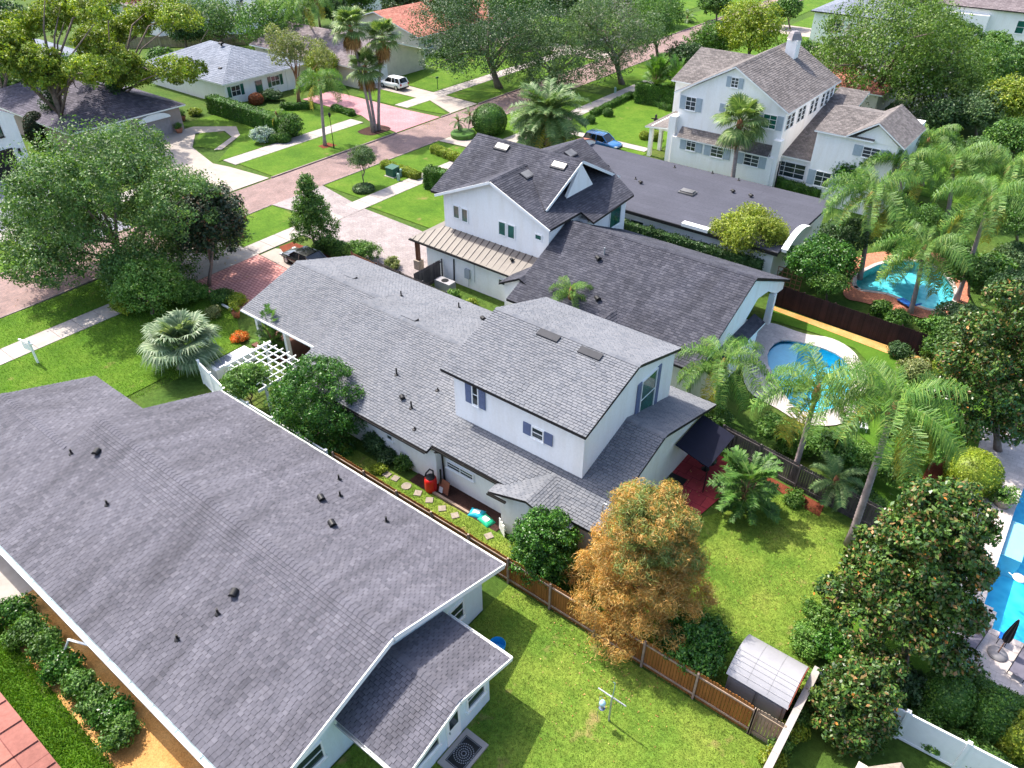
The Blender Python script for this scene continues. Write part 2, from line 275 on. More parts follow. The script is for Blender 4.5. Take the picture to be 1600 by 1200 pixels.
# ------------------------------------------------------------------ mesh helpers
class MB:
    def __init__(s): s.v = []; s.f = []; s.mi = []; s.uv = None
    def add(s, vs, fs, mi=0):
        o = len(s.v); s.v += [tuple(p) for p in vs]; s.f += [tuple(i + o for i in f) for f in fs]; s.mi += [mi] * len(fs); return s
    def box(s, x0, x1, y0, y1, z0, z1, mi=0):
        return s.add([(x0, y0, z0), (x1, y0, z0), (x1, y1, z0), (x0, y1, z0), (x0, y0, z1), (x1, y0, z1), (x1, y1, z1), (x0, y1, z1)],
                     [(3, 2, 1, 0), (4, 5, 6, 7), (0, 1, 5, 4), (1, 2, 6, 5), (2, 3, 7, 6), (3, 0, 4, 7)], mi)
    def obox(s, c, ax, ay, az, mi=0):            # oriented box: centre and three half-axis vectors
        c, ax, ay, az = map(Vector, (c, ax, ay, az)); vs = []
        for k in (-1, 1):
            for i, j in ((-1, -1), (1, -1), (1, 1), (-1, 1)): vs.append(c + ax * i + ay * j + az * k)
        return s.add(vs, [(3, 2, 1, 0), (4, 5, 6, 7), (0, 1, 5, 4), (1, 2, 6, 5), (2, 3, 7, 6), (3, 0, 4, 7)], mi)
    def bar(s, p, q, wd, ht, mi=0):
        p, q = Vector(p), Vector(q); d = (q - p); l = d.length / 2; d.normalize()
        sd = d.cross(Vector((0, 0, 1)));  sd = Vector((1, 0, 0)) if sd.length < 1e-3 else sd.normalized()
        up = sd.cross(d)
        return s.obox((p + q) / 2, d * l, sd * wd / 2, up * ht / 2, mi)
    def prism(s, poly, z0, z1, mi=0, mside=None):
        n = len(poly); vs = [(x, y, z0) for x, y in poly] + [(x, y, z1) for x, y in poly]
        tr = tessellate_polygon([[Vector((x, y, 0)) for x, y in poly]]); fs = []
        for t in tr:
            a, b, c = [Vector((*poly[i], 0)) for i in t]
            if (b - a).cross(c - a).z < 0: t = t[::-1]
            fs.append(tuple(i + n for i in t)); fs.append(tuple(t[::-1]))
        ar = sum(poly[i][0] * poly[(i + 1) % n][1] - poly[(i + 1) % n][0] * poly[i][1] for i in range(n))
        s.add(vs, fs, mi); o = len(s.v) - 2 * n
        for i in range(n):
            j = (i + 1) % n; q = (o + i, o + j, o + n + j, o + n + i)
            s.f.append(q if ar > 0 else q[::-1]); s.mi.append(mi if mside is None else mside)
        return s
    def extr(s, prof, axis, a0, a1, mi=0):       # closed profile extruded along x or y; prof = (other, z)
        n = len(prof)
        mk = (lambda a, p: (a, p[0], p[1])) if axis == 'x' else (lambda a, p: (p[0], a, p[1]))
        vs = [mk(a0, p) for p in prof] + [mk(a1, p) for p in prof]
        fs = [tuple(range(n)), tuple(range(2 * n - 1, n - 1, -1))] + [(i, n + i, n + (i + 1) % n, (i + 1) % n) for i in range(n)]
        return s.add(vs, fs, mi)
    def tube(s, path, rad, n=8, mi=0, cap=True):
        path = [Vector(p) for p in path]; rings = []; o = len(s.v)
        for i, p in enumerate(path):
            d = (path[min(i + 1, len(path) - 1)] - path[max(i - 1, 0)]).normalized()
            a = d.cross(Vector((0, 0, 1)));  a = Vector((1, 0, 0)) if a.length < 1e-3 else a.normalized()
            b = a.cross(d); r = rad[i] if hasattr(rad, '__len__') else rad
            s.v += [tuple(p + (a * math.cos(2 * math.pi * k / n) + b * math.sin(2 * math.pi * k / n)) * r) for k in range(n)]
        for i in range(len(path) - 1):
            for k in range(n):
                s.f.append((o + i * n + k, o + i * n + (k + 1) % n, o + (i + 1) * n + (k + 1) % n, o + (i + 1) * n + k)); s.mi.append(mi)
        if cap:
            s.f.append(tuple(o + k for k in range(n))[::-1]); s.f.append(tuple(o + (len(path) - 1) * n + k for k in range(n))); s.mi += [mi, mi]
        return s
    def lathe(s, prof, c, n=16, mi=0):           # prof = [(r, z)...] around a vertical axis
        o = len(s.v)
        for r, z in prof: s.v += [(c[0] + r * math.cos(2 * math.pi * k / n), c[1] + r * math.sin(2 * math.pi * k / n), c[2] + z) for k in range(n)]
        for i in range(len(prof) - 1):
            for k in range(n):
                s.f.append((o + i * n + k, o + i * n + (k + 1) % n, o + (i + 1) * n + (k + 1) % n, o + (i + 1) * n + k)); s.mi.append(mi)
        s.f.append(tuple(o + k for k in range(n))[::-1]); s.f.append(tuple(o + (len(prof) - 1) * n + k for k in range(n))); s.mi += [mi, mi]
        return s
    def build(s, name, mat, parent=None, smooth=False, loc=None):
        me = bpy.data.meshes.new(name); me.from_pydata(s.v, [], s.f)
        mats = mat if isinstance(mat, (list, tuple)) else [mat]
        for m in mats: me.materials.append(m)
        if len(mats) > 1: me.polygons.foreach_set('material_index', s.mi)
        if smooth: me.polygons.foreach_set('use_smooth', [True] * len(me.polygons))
        me.update(); return link(name, me, parent, loc)
def link(name, me, parent=None, loc=None):
    o = bpy.data.objects.new(name, me); col.objects.link(o)
    if parent is not None: o.parent = parent
    if loc is not None: o.location = loc
    return o
def tag(o, label, cat, group=None):
    o['label'] = label; o['category'] = cat
    if group: o['group'] = group
    return o
def thing(name, label, cat, loc=(0, 0, 0), rz=0.0, group=None):
    o = bpy.data.objects.new(name, None); col.objects.link(o); o.location = loc; o.rotation_euler = (0, 0, rz); o.empty_display_size = 0.2
    return tag(o, label, cat, group)
def struct(o): o['kind'] = 'structure'; return o
def stuff(o): o['kind'] = 'stuff'; return o
def npmesh(name, V, Fq, mat, sm=False):
    """V (n,3), Fq (m,k) with k = 3 or 4"""
    me = bpy.data.meshes.new(name); k = Fq.shape[1]
    me.vertices.add(len(V)); me.vertices.foreach_set('co', np.ascontiguousarray(V, np.float32).ravel())
    me.loops.add(Fq.size); me.loops.foreach_set('vertex_index', np.ascontiguousarray(Fq, np.int32).ravel())
    me.polygons.add(len(Fq)); me.polygons.foreach_set('loop_start', np.arange(0, Fq.size, k, dtype=np.int32))
    if sm: me.polygons.foreach_set('use_smooth', np.ones(len(Fq), bool))
    for m in (mat if isinstance(mat, list) else [mat]): me.materials.append(m)
    me.update(calc_edges=True); return me
def nonempty(lst): return [x for x in lst if x]

# ------------------------------------------------------------------ ground, street, lawns
def sheet(name, polys, z, mat, holes=()):
    mb = MB()
    for poly in polys:
        loops = [[Vector((x, y, 0)) for x, y in poly]] + [[Vector((x, y, 0)) for x, y in h] for h in holes]
        flat = [p for l in loops for p in l]; fs = []
        for t in tessellate_polygon(loops):
            a, b, c = [flat[i] for i in t]
            fs.append(t if (b - a).cross(c - a).z > 0 else t[::-1])
        mb.add([(p.x, p.y, z) for p in flat], fs)
    return mb.build(name, mat)
def rect(x0, x1, y0, y1): return [(x0, y0), (x1, y0), (x1, y1), (x0, y1)]
def blob(pts, n=48):                              # closed Catmull-Rom through points
    out = []; k = len(pts); m = max(2, n // k)
    for i in range(k):
        p0, p1, p2, p3 = [Vector((*pts[(i + j - 1) % k], 0)) for j in range(4)]
        for t in np.linspace(0, 1, m, endpoint=False):
            q = 0.5 * ((2 * p1) + (p2 - p0) * t + (2 * p0 - 5 * p1 + 4 * p2 - p3) * t * t + (3 * p1 - p0 - 3 * p2 + p3) * t ** 3)
            out.append((q.x, q.y))
    return out
poolA = blob([at(*p) for p in ((1196, 570), (1199, 545), (1218, 531), (1250, 534), (1290, 545), (1322, 562), (1334, 592), (1322, 628), (1285, 648), (1245, 644), (1222, 618))])
poolB = blob([at(*p) for p in ((1338, 452), (1342, 428), (1390, 408), (1450, 412), (1486, 440), (1492, 470), (1462, 486), (1425, 476), (1385, 460))])
poolC = [(3.72, 31.9), (4.30, 31.9), (4.30, 30.6), (14.0, 30.6), (14.0, 46.0), (3.9, 46.0), (3.72, 39.6)]
ground = struct(sheet('ground', [rect(-420, 160, -60, 420)], 0.0, M['earth'], (poolA, poolB, poolC)))
STY0, STY1 = -20, 230
road = struct(sheet('brick_street', [[(-68.6, STY0), (-61.0, STY0), (-61.4, 18), (-62.7, 40), (-62.7, STY1), (-68.6, STY1)]], 0.004, M['brickroad']))
def kerb(name, x, w, segs, dx=None):
    k = None
    for y0, y1 in segs:
        mb = MB(); n = max(1, int((y1 - y0) / 3))
        for i in range(n):
            a = y0 + (y1 - y0) * i / n; b = y0 + (y1 - y0) * (i + 1) / n - 0.012
            xa = x if not dx else dx(a); xb = x if not dx else dx(b)
            mb.add([(xa, a, -0.05), (xa + w, a, -0.05), (xb + w, b, -0.05), (xb, b, -0.05), (xa, a, 0.12), (xa + w, a, 0.12), (xb + w, b, 0.12), (xb, b, 0.12)],
                   [(3, 2, 1, 0), (4, 5, 6, 7), (0, 1, 5, 4), (1, 2, 6, 5), (2, 3, 7, 6), (3, 0, 4, 7)])
        struct(mb.build('kerb', M['kerb']))
nearx = lambda y: -61.0 + (-0.4 * (y + 20) / 38 if y < 18 else (-0.4 - 1.3 * min(1, (y - 18) / 22)))
kerb('kerb', 0, 0.18, [(STY0, 27), (33.5, 41.5), (48.2, 66), (71, 95), (99, STY1)], nearx)
kerb('kerb', -68.78, 0.18, [(STY0, 30), (46.2, 65.2), (73.4, 75.3), (81, 112), (118, STY1)])
# verges and lawns (raised a little above the soil)
LZ = 0.06
def lawn(name, polys, mat='grass', z=LZ): return struct(sheet(name, polys, z, M[mat]))
lawn('verge_lawn', [[(-61.0 + 0.18, STY0), (-56.85, STY0), (-56.85, 27.5), (-61.4, 27.5), (-61.2, 18)], [(-62.3, 34.2), (-56.85, 34.2), (-56.85, 41.5), (-62.5, 41.5)], rect(-62.5, -56.85, 48.2, 66), rect(-62.5, -56.85, 71, 95), rect(-62.5, -56.85, 99, STY1)])
lawn('front_lawn', [rect(-54.6, -44.3, -20, 18.6), [(-54.6, 18.6), (-43.4, 18.6), (-43.4, 24), (-47.5, 26.5), (-54.6, 26.5)], [(-54.6, 47.2), (-43, 47.2), (-43, 52.5), (-54.6, 55)], rect(-54.6, -45, 57.5, 70), [(-54.6, 79.5), (-54.6, 96), (-41, 96), (-40, 88), (-40, 79.5)], [(-54.6, 72.6), (-54.6, 77.9), (-40.5, 77.9), (-40.5, 72.6)], rect(-54.6, -38, 99, STY1)])
lawn('far_verge_lawn', [rect(-75.0, -68.78, STY0, 30), rect(-75.0, -68.78, 46.6, 64.8), [(-75.0, 73.8), (-71.5, 74.2), (-68.78, 74.8), (-75, 78.0)], [(-75.0, 81.4), (-68.78, 81.4), (-68.78, 112), (-75.0, 112)], rect(-75, -68.78, 118, STY1)])
lawn('far_front_lawn', [[(-77.5, 45.6), (-77.5, 55.8), (-93, 55.8), (-93, 50.2), (-90.5, 51.0), (-86.6, 54.6), (-83.4, 52.8)], [(-88, 50.2), (-86.2, 52.4), (-83.6, 51.6), (-81.4, 48.0), (-84, 46.9)], [(-77.5, 57.5), (-77.5, 67.3), (-86.5, 67.3), (-90, 60)], [(-77.5, 73.4), (-77.5, 77.8), (-85, 77.8), (-85, 73.4)], [(-77.5, 81.6), (-77.5, 112), (-93, 112), (-93, 95), (-86.5, 83), (-84, 82)], rect(-110, -77.5, 118, STY1), [(-77.5, -20), (-77.5, 22), (-90, 22), (-90, -20)], [(-80, 31.5), (-80, 36), (-108, 41.5), (-100, 35), (-90, 32)]])
lawn('back_lawn', [[(-14.9, 4), (-1.3, 4), (-1.3, 18.95), (-14.9, 18.95)]], 'grassy')
lawn('back_lawn', [[(-12.3, 19.3), (-1.3, 19.3), (-1.3, 30.5), (-2.0, 33.0), (-6.5, 33.6), (-9.4, 29.0), (-12.3, 28.0)]], 'grassy')
lawn('side_yard_lawn', [rect(-33, -13, 19.3, 21.3)], 'grassy', 0.05)
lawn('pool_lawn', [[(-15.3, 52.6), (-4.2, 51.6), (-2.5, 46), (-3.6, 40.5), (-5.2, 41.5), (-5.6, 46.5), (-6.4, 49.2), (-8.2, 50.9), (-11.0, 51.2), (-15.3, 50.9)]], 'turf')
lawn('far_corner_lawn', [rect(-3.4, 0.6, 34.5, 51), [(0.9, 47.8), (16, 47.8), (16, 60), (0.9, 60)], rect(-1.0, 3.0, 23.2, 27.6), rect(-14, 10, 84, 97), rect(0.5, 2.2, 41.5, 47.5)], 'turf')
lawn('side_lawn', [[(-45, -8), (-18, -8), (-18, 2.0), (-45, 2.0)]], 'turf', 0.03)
# walks and drives
def slabs(name, x0, x1, y0, y1, step, mat='concrete', z=0.075):
    p = struct(MB().box(x0, x1, y0, y1, -0.05, z - 0.03).build(name, M['kerb']))
    n = max(1, round((y1 - y0) / step)); d = (y1 - y0) / n
    me = MB().box(x0 + 0.01, x1 - 0.01, 0.02, d - 0.02, z - 0.05, z).build('slab', M[mat], p).data
    first = p.children[0]; first.location = (0, y0, 0)
    for i in range(1, n): link('slab', me, p, (0, y0 + i * d, random.uniform(-0.004, 0.004)))
    return p
random.seed(4)
slabs('sidewalk', -56.8, -54.65, -4, 26.8, 1.7); slabs('sidewalk', -56.8, -54.65, 34.0, 44.0, 1.7)
slabs('sidewalk', -56.8, -54.65, 46.0, 110, 1.7)
slabs('far_sidewalk', -77.4, -75.05, 6, 39.8, 2.4); slabs('far_sidewalk', -77.4, -75.05, 46.2, 65.6, 2.4); slabs('far_sidewalk', -77.4, -75.05, 73.6, 130, 2.4)
struct(sheet('brick_driveway', [[(-54.6, 26.9), (-43.0, 27.2), (-43.0, 33.3), (-54.6, 33.9)]], 0.062, M['redpaver']))
struct(sheet('driveway_apron', [[(-62.4, 25.8), (-54.62, 26.8), (-54.62, 34), (-62.4, 33.8)]], 0.064, M['concrete']))
struct(sheet('concrete_driveway', [[(-54.4, 33.95), (-43.2, 33.4), (-43.2, 36.3), (-52, 36.6), (-54.4, 35.6)]], 0.058, M['concrete2']))
struct(sheet('paver_driveway', [[(-62.6, 41.6), (-56.85, 42.3), (-54.55, 43.2), (-54.55, 46.6), (-56.85, 47.0), (-62.6, 48.1)], [(-54.6, 38.9), (-40.5, 38.6), (-40.3, 45.4), (-47, 46.3), (-54.6, 46.6)]], 0.062, M['greypaver']))
struct(sheet('tan_driveway', [[(-68.8, 30.4), (-68.8, 46.0), (-75, 45.4), (-77.4, 44.9), (-84, 46.6), (-88.2, 49.8), (-86.2, 52.6), (-83.6, 51.8), (-81.2, 47.6), (-80.6, 48.3), (-83.3, 52.8), (-86.6, 54.6), (-90.8, 51.2), (-90.6, 42.5), (-77.4, 38.4), (-75, 38.2)]], 0.066, M['concrete2']))
struct(sheet('pink_driveway', [[(-68.8, 65.3), (-68.8, 73.3), (-75, 72.9), (-89.5, 73.0), (-89.5, 67.6), (-77.4, 67.5), (-75, 66.5)]], 0.066, M['pinkpaver']))
struct(sheet('parked_driveway', [[(-68.8, 75.4), (-68.8, 80.9), (-75, 81.3), (-77.4, 81.4), (-88, 82.0), (-88, 77.9), (-77.4, 77.9), (-75, 78.1)]], 0.066, M['concrete2']))
struct(sheet('paver_court', [[(-68.8, 30.2), (-75, 30.0), (-91.1, 31.1), (-91.1, 22), (-68.8, 22)]], 0.064, M['bluepaver']))
struct(sheet('garden_path', [[(-54.5, 78.0), (-54.5, 79.4), (-41, 79.4), (-41, 78.0)]], 0.064, M['concrete']))
struct(sheet('corner_driveway', [[(-62.5, 66.2), (-62.5, 70.8), (-44, 70.6), (-44, 67.5), (-54, 67)], [(-77.5, 112.3), (-68.8, 112.3), (-68.8, 117.8), (-100, 117.8), (-100, 112.3)], [(-62, 150), (-45, 150), (-45, 158), (-62, 158)]], 0.068, M['concrete2']))
struct(sheet('grey_path', [[(-54.5, 57.2), (-54.5, 55.4), (-43, 53.0), (-43, 54.6)]], 0.064, M['concrete']))
struct(sheet('brick_patio', [[(-12.3, 29.4), (-9.6, 28.9), (-9.2, 31.5), (-9.6, 34.0), (-12.6, 34.6)]], 0.067, M['patio']))
# mulch beds
struct(sheet('mulch_strip', [[(-46, 2.9), (-14, 2.0), (-14, 4.95), (-46, 4.95)]], 0.035, M['mulcho']))
struct(sheet('mulch_bed', [[(-49.5, 33.9), (-43.3, 34.2), (-43.3, 37.8), (-54.2, 37.4), (-54.4, 36)], [at(985, 150), at(1050, 172), at(1058, 167), at(995, 147)], [(-72.6, 56), (-71.4, 55.8), (-71, 57.6), (-72.6, 57.6)], [(-8.2, 34.3), (-4.5, 33.9), (-4.4, 32.9), (-6.2, 33.2), (-8, 34.0)]], 0.068, M['mulch']))
struct(sheet('dark_mulch_bed', [rect(-24, -17.6, 21.3, 22.5)], 0.056, M['mulchd']))
struct(sheet('orange_mulch_edge', [[(-15.4, 53.1), (-15.4, 52.55), (-4.3, 51.5), (-3.6, 49.5), (-2.6, 49.7), (-3.3, 52.6)]], 0.07, M['mulcho']))
struct(sheet('pebble_circle', [blob([(-72.9, 62.6), (-70.4, 62.6), (-70.4, 65.9), (-72.9, 65.9)], 24)], 0.069, M['mulchd']))
struct(sheet('concrete_pad', [rect(-38, -33.2, 2.2, 4.6)], 0.04, M['concrete']))
struct(sheet('shaded_mulch_bed', [rect(-0.8, 2.4, 36.5, 43.0)], 0.066, M['mulch']))
# pools
def pool(name, label, outline, depth, floor, shelf=None, deckpoly=None, deckmat='deck', steps=None):
    p = thing(name, label, 'pool', (*outline[0], 0))
    inv = Vector((*outline[0], 0))
    loc = [(x - inv.x, y - inv.y) for x, y in outline]
    n = len(loc); mb = MB(); mb.v = [(x, y, -0.0) for x, y in loc] + [(x, y, -depth) for x, y in loc]
    ar = sum(loc[i][0] * loc[(i + 1) % n][1] - loc[(i + 1) % n][0] * loc[i][1] for i in range(n))
    for i in range(n):
        j = (i + 1) % n; q = (i, j, n + j, n + i); mb.f.append(q if ar < 0 else q[::-1]); mb.mi.append(0)
    for t in tessellate_polygon([[Vector((x, y, 0)) for x, y in loc]]):
        a, b, c = [Vector((*loc[i], 0)) for i in t]
        t = t if (b - a).cross(c - a).z > 0 else t[::-1]; mb.f.append(tuple(i + n for i in t)); mb.mi.append(0)
    mb.build('basin', M[floor], p)
    wm = MB(); wm.v = [(x, y, -0.10) for x, y in loc]
    for t in tessellate_polygon([[Vector((x, y, 0)) for x, y in loc]]):
        a, b, c = [Vector((*loc[i], 0)) for i in t]
        wm.f.append(t if (b - a).cross(c - a).z > 0 else t[::-1]); wm.mi.append(0)
    wm.build('water', M['water'], p)
    if shelf: 
        MB().prism([(x - inv.x, y - inv.y) for x, y in shelf], -depth - 0.01, -0.22, 0).build('shelf', M['poolp'], p)
    cp = MB()                                     # coping stones along the rim
    k2 = 2 if n > 20 else 1
    for i in range(0, n, k2):
        a, b = Vector((*loc[i], 0.04)), Vector((*loc[(i + k2) % n], 0.04))
        if (b - a).length > 0.05: cp.bar(a, b, 0.34, 0.1)
    cp.build('coping', M['deck'], p)
    return p
def ringdeck(name, outer, inner, mat, z): return struct(sheet(name, [outer], z, M[mat], (inner,)))
ringdeck('pool_deck', blob([at(*p) for p in ((1168, 610), (1160, 560), (1172, 520), (1200, 505), (1255, 522), (1300, 530), (1335, 552), (1354, 590), (1348, 630), (1318, 662), (1260, 664), (1215, 640))]), poolA, 'deck', 0.072)
ringdeck('terracotta_deck', blob([at(*p) for p in ((1318, 462), (1322, 415), (1370, 395), (1470, 398), (1510, 430), (1510, 478), (1470, 502), (1400, 487), (1350, 474))]), poolB, 'orangedeck', 0.074)
ringdeck('stone_deck', [(0.9, 47.6), (1.6, 39.5), (2.0, 36.6), (2.6, 33.0), (2.2, 27.75), (16, 27.75), (16, 47.6)], poolC, 'deck', 0.075)
pool('swimming_pool', 'kidney-shaped blue pool with pale round shelf behind the slate-roofed white house', poolA, 1.3, 'poolb', blob([at(*p) for p in ((1200, 560), (1203, 545), (1220, 534), (1245, 536), (1247, 552), (1236, 575), (1215, 585))], 28))
pool('swimming_pool', 'pale turquoise freeform pool half hidden behind tall feathery palms', poolB, 0.9, 'poolt')
pool('swimming_pool', 'angular deep blue pool cut off by the picture edge beside closed parasol', poolC, 1.5, 'poolb', [(3.73, 36.4), (4.9, 36.4), (4.9, 39.4), (3.73, 39.4)])
# ------------------------------------------------------------------ roofs and houses
def clip(poly, a, b, c):                          # keep a*u+b*v+c >= 0
    out = []
    for i in range(len(poly)):
        p, q = poly[i], poly[(i + 1) % len(poly)]
        dp = a * p[0] + b * p[1] + c; dq = a * q[0] + b * q[1] + c
        if dp >= 0: out.append(p)
        if dp * dq < 0:
            t = dp / (dp - dq); out.append((p[0] + (q[0] - p[0]) * t, p[1] + (q[1] - p[1]) * t))
    return out
def shingle_plane(V, F, poly, wd, ex, th, rng, gap=0.02, jit=0.06):
    """lay overlapping tabs on a convex roof plane"""
    P = [Vector(p) for p in poly]
    n = Vector((0, 0, 0))
    for i in range(len(P)): n += P[i].cross(P[(i + 1) % len(P)])
    n.normalize()
    if n.z < 0: n = -n; P = P[::-1]
    up = (Vector((0, 0, 1)) - n * n.z)
    up = Vector((0, 1, 0)) if up.length < 1e-4 else up.normalized()
    eu = up.cross(n); o = P[0]
    uv = [((p - o).dot(eu), (p - o).dot(up)) for p in P]
    ar = sum(uv[i][0] * uv[(i + 1) % len(uv)][1] - uv[(i + 1) % len(uv)][0] * uv[i][1] for i in range(len(uv)))
    if ar < 0: uv = uv[::-1]
    hp = []
    for i in range(len(uv)):
        (x0, y0), (x1, y1) = uv[i], uv[(i + 1) % len(uv)]
        l = math.hypot(x1 - x0, y1 - y0)
        if l > 1e-6: hp.append((-(y1 - y0) / l, (x1 - x0) / l, ((y1 - y0) * x0 - (x1 - x0) * y0) / l))
    umin = min(u for u, v in uv); umax = max(u for u, v in uv); vmin = min(v for u, v in uv); vmax = max(v for u, v in uv)
    row = 0; v0 = vmin - 0.02
    while v0 < vmax:
        u0 = umin - (0.5 * (row % 2) + 0.06 * rng.random()) * wd
        while u0 < umax:
            ww = wd * (1 - jit + 2 * jit * rng.random()); v1 = v0 + ex * 1.12; h0 = th * (0.75 + 0.5 * rng.random())
            q = [(u0, v0), (u0 + ww - gap, v0), (u0 + ww - gap, v1), (u0, v1)]; u0 += ww
            ins = [min(a * u + b * v + c for u, v in q) for a, b, c in hp]
            if min(ins) < 0:
                if min(max(a * u + b * v + c for u, v in q) for a, b, c in hp) < 0: continue
                for a, b, c in hp: q = clip(q, a, b, c)
                if len(q) < 3: continue
            k = len(V); m = len(q)
            hts = [h0 + (0.004 - h0) * (v - v0) / (v1 - v0) for u, v in q]
            V.extend([o + eu * u + up * v + n * h for (u, v), h in zip(q, hts)])
            F.append(tuple(range(k, k + m)))
            lo = [i for i in range(m) if abs(q[i][1] - v0) < 1e-5 or (q[i][1] < vmin + 0.001)]
            if len(lo) >= 2:
                i, j = lo[0], lo[1]; b = len(V)
                V.extend([o + eu * q[i][0] + up * q[i][1] - n * 0.004, o + eu * q[j][0] + up * q[j][1] - n * 0.004])
                F.append((k + j, k + i, b, b + 1))
        v0 += ex; row += 1
def roof(house, planes, mat, fascia, th=0.16, wd=0.26, ex=0.15, lift=0.028, shing=True, name='roof', seed=1, caps=None, capmat=None):
    """planes: list of convex 3-D polygons -> deck slab, shingle courses, ridge caps"""
    rng = random.Random(seed); mb = MB()
    for pl in planes:
        n = len(pl); vs = [Vector(p) for p in pl]
        nn = Vector((0, 0, 0))
        for i in range(n): nn += vs[i].cross(vs[(i + 1) % n])
        if nn.z < 0: vs = vs[::-1]
        mb.add([*vs, *[v - Vector((0, 0, th)) for v in vs]], [tuple(range(n))], 0)
        o = len(mb.v) - 2 * n
        mb.f.append(tuple(o + n + i for i in range(n))[::-1]); mb.mi.append(1)
        for i in range(n):
            j = (i + 1) % n; mb.f.append((o + i, o + n + i, o + n + j, o + j)); mb.mi.append(1)
    r = mb.build(name, [M['felt' if shing else mat], M[fascia]], house)
    if shing:
        V, F = [], []
        for pl in planes: shingle_plane(V, F, pl, wd, ex, lift, rng)
        me = bpy.data.meshes.new('shingles'); me.from_pydata(V, [], F); me.materials.append(M[mat]); me.update()
        stuff(link('shingles', me, r))
    for c in caps or []: ridge(r, *c, mat=capmat or mat)
    return r
def ridge(r, p, q, sl, step=0.2, hw=0.17, each=False, mat='sh1'):
    """overlapping cap shingles along a ridge; sl = fall per metre on both sides"""
    p, q = Vector(p), Vector(q); d = q - p; L = d.length; d.normalize(); sd = d.cross(Vector((0, 0, 1))).normalized()
    n = max(1, int(L / step)); st = L / n
    def cap(mb, o):
        pts = []
        for t, h in ((0, 0.055), (st * 1.2, 0.032)):
            for k in (-1, -0.5, 0, 0.5, 1): pts.append(o + d * t + sd * hw * k + Vector((0, 0, h - abs(k) * hw * sl * 0.98 + (0.012 if k == 0 else 0))))
        pts += [v - Vector((0, 0, 0.05)) for v in pts[:5]]
        mb.add(pts, [(i, i + 1, i + 6, i + 5) for i in range(4)] + [(10 + i, 11 + i, i + 1, i) for i in range(4)])
    if each:
        mb = MB(); cap(mb, Vector((0, 0, 0))); first = mb.build('ridge_cap', M[mat], r, loc=p)
        for i in range(1, n): link('ridge_cap', first.data, r, p + d * st * i)
    else:
        mb = MB()
        for i in range(n): cap(mb, p + d * st * i)
        stuff(mb.build('ridge_caps', M[mat], r))
def window(house, wall, c, w_, h_, frame='trim', pane='glass', shut=None, cols=1, rows=2, fw=0.07, sill=True, arch=False, name='window'):
    """wall: '+x','-y' ...; c = centre on the wall surface"""
    ax = {'-y': (Vector((1, 0, 0)), Vector((0, -1, 0))), '+y': (Vector((-1, 0, 0)), Vector((0, 1, 0))), '+x': (Vector((0, 1, 0)), Vector((1, 0, 0))), '-x': (Vector((0, -1, 0)), Vector((-1, 0, 0)))}[wall]
    a, nrm = ax; z = Vector((0, 0, 1)); c = Vector(c); mb = MB()
    for s in (-1, 1):
        mb.obox(c + a * s * (w_ / 2 - fw / 2) + nrm * 0.02, a * fw / 2, nrm * 0.05, z * h_ / 2)
        mb.obox(c + z * s * (h_ / 2 - fw / 2) + nrm * 0.022, a * (w_ / 2 - fw), nrm * 0.05, z * fw / 2)
    if sill: mb.obox(c - z * (h_ / 2 + 0.035) + nrm * 0.05, a * (w_ / 2 + 0.06), nrm * 0.07, z * 0.035)
    for i in range(1, cols): mb.obox(c + a * (w_ * i / cols - w_ / 2) + nrm * 0.01, a * 0.022, nrm * 0.035, z * (h_ / 2 - fw))
    for i in range(1, rows): mb.obox(c + z * (h_ * i / rows - h_ / 2) + nrm * 0.012, a * (w_ / 2 - fw), nrm * 0.035, z * 0.022)
    o = mb.build(name, M[frame], house)
    for i in range(cols):
        MB().obox(c + a * (w_ * (i + 0.5) / cols - w_ / 2) + nrm * 0.012, a * (w_ / cols / 2 - 0.02), nrm * 0.012, z * (h_ / 2 - fw / 2)).build('pane', M[pane], o)
    if shut:
        sw = shut[1] if len(shut) > 1 else w_ * 0.45
        for s in (-1, 1):
            sm = MB(); cc = c + a * s * (w_ / 2 + sw / 2 + 0.03) + nrm * 0.03
            sm.obox(cc, a * sw / 2, nrm * 0.025, z * h_ / 2)
            for k in range(9): sm.obox(cc + z * (h_ * (k + 1) / 10 - h_ / 2) + nrm * 0.028, a * sw * 0.4, nrm * 0.01, z * h_ * 0.028)
            sm.build('shutter', M[shut[0]], o)
    return o
def wpx(house, wall, plane, tl, br, **k):         # window from its sighted corners on a wall plane
    f = onY if wall[1] == 'y' else onX
    a, b = Vector(f(*tl, plane)), Vector(f(*br, plane)); c = (a + b) / 2
    wd = abs(b.x - a.x) if wall[1] == 'y' else abs(b.y - a.y)
    return window(house, wall, c, wd, abs(a.z - b.z), **k)
def vent_pipe(house, p, h=0.38, r=0.05):
    v = MB().tube([(0, 0, -0.05), (0, 0, h)], r, 8).lathe([(0.16, -0.06), (0.14, 0.03), (r, 0.08)], (0, 0, 0), 10).build('vent_pipe', M['pipe'], house, loc=p)
def hood_vent(house, p, rz=0, s=1.0):
    mb = MB(); mb.lathe([(0.09 * s, -0.05), (0.09 * s, 0.16 * s)], (0, 0, 0), 10)
    pr = [(0.17 * s * math.cos(t), 0.13 * s + 0.17 * s * math.sin(t)) for t in np.linspace(0, math.pi, 9)]
    mb.extr(pr, 'x', -0.2 * s, 0.16 * s)
    mb.build('roof_vent', M['pipe'], house, loc=p).rotation_euler = (0, 0, rz)
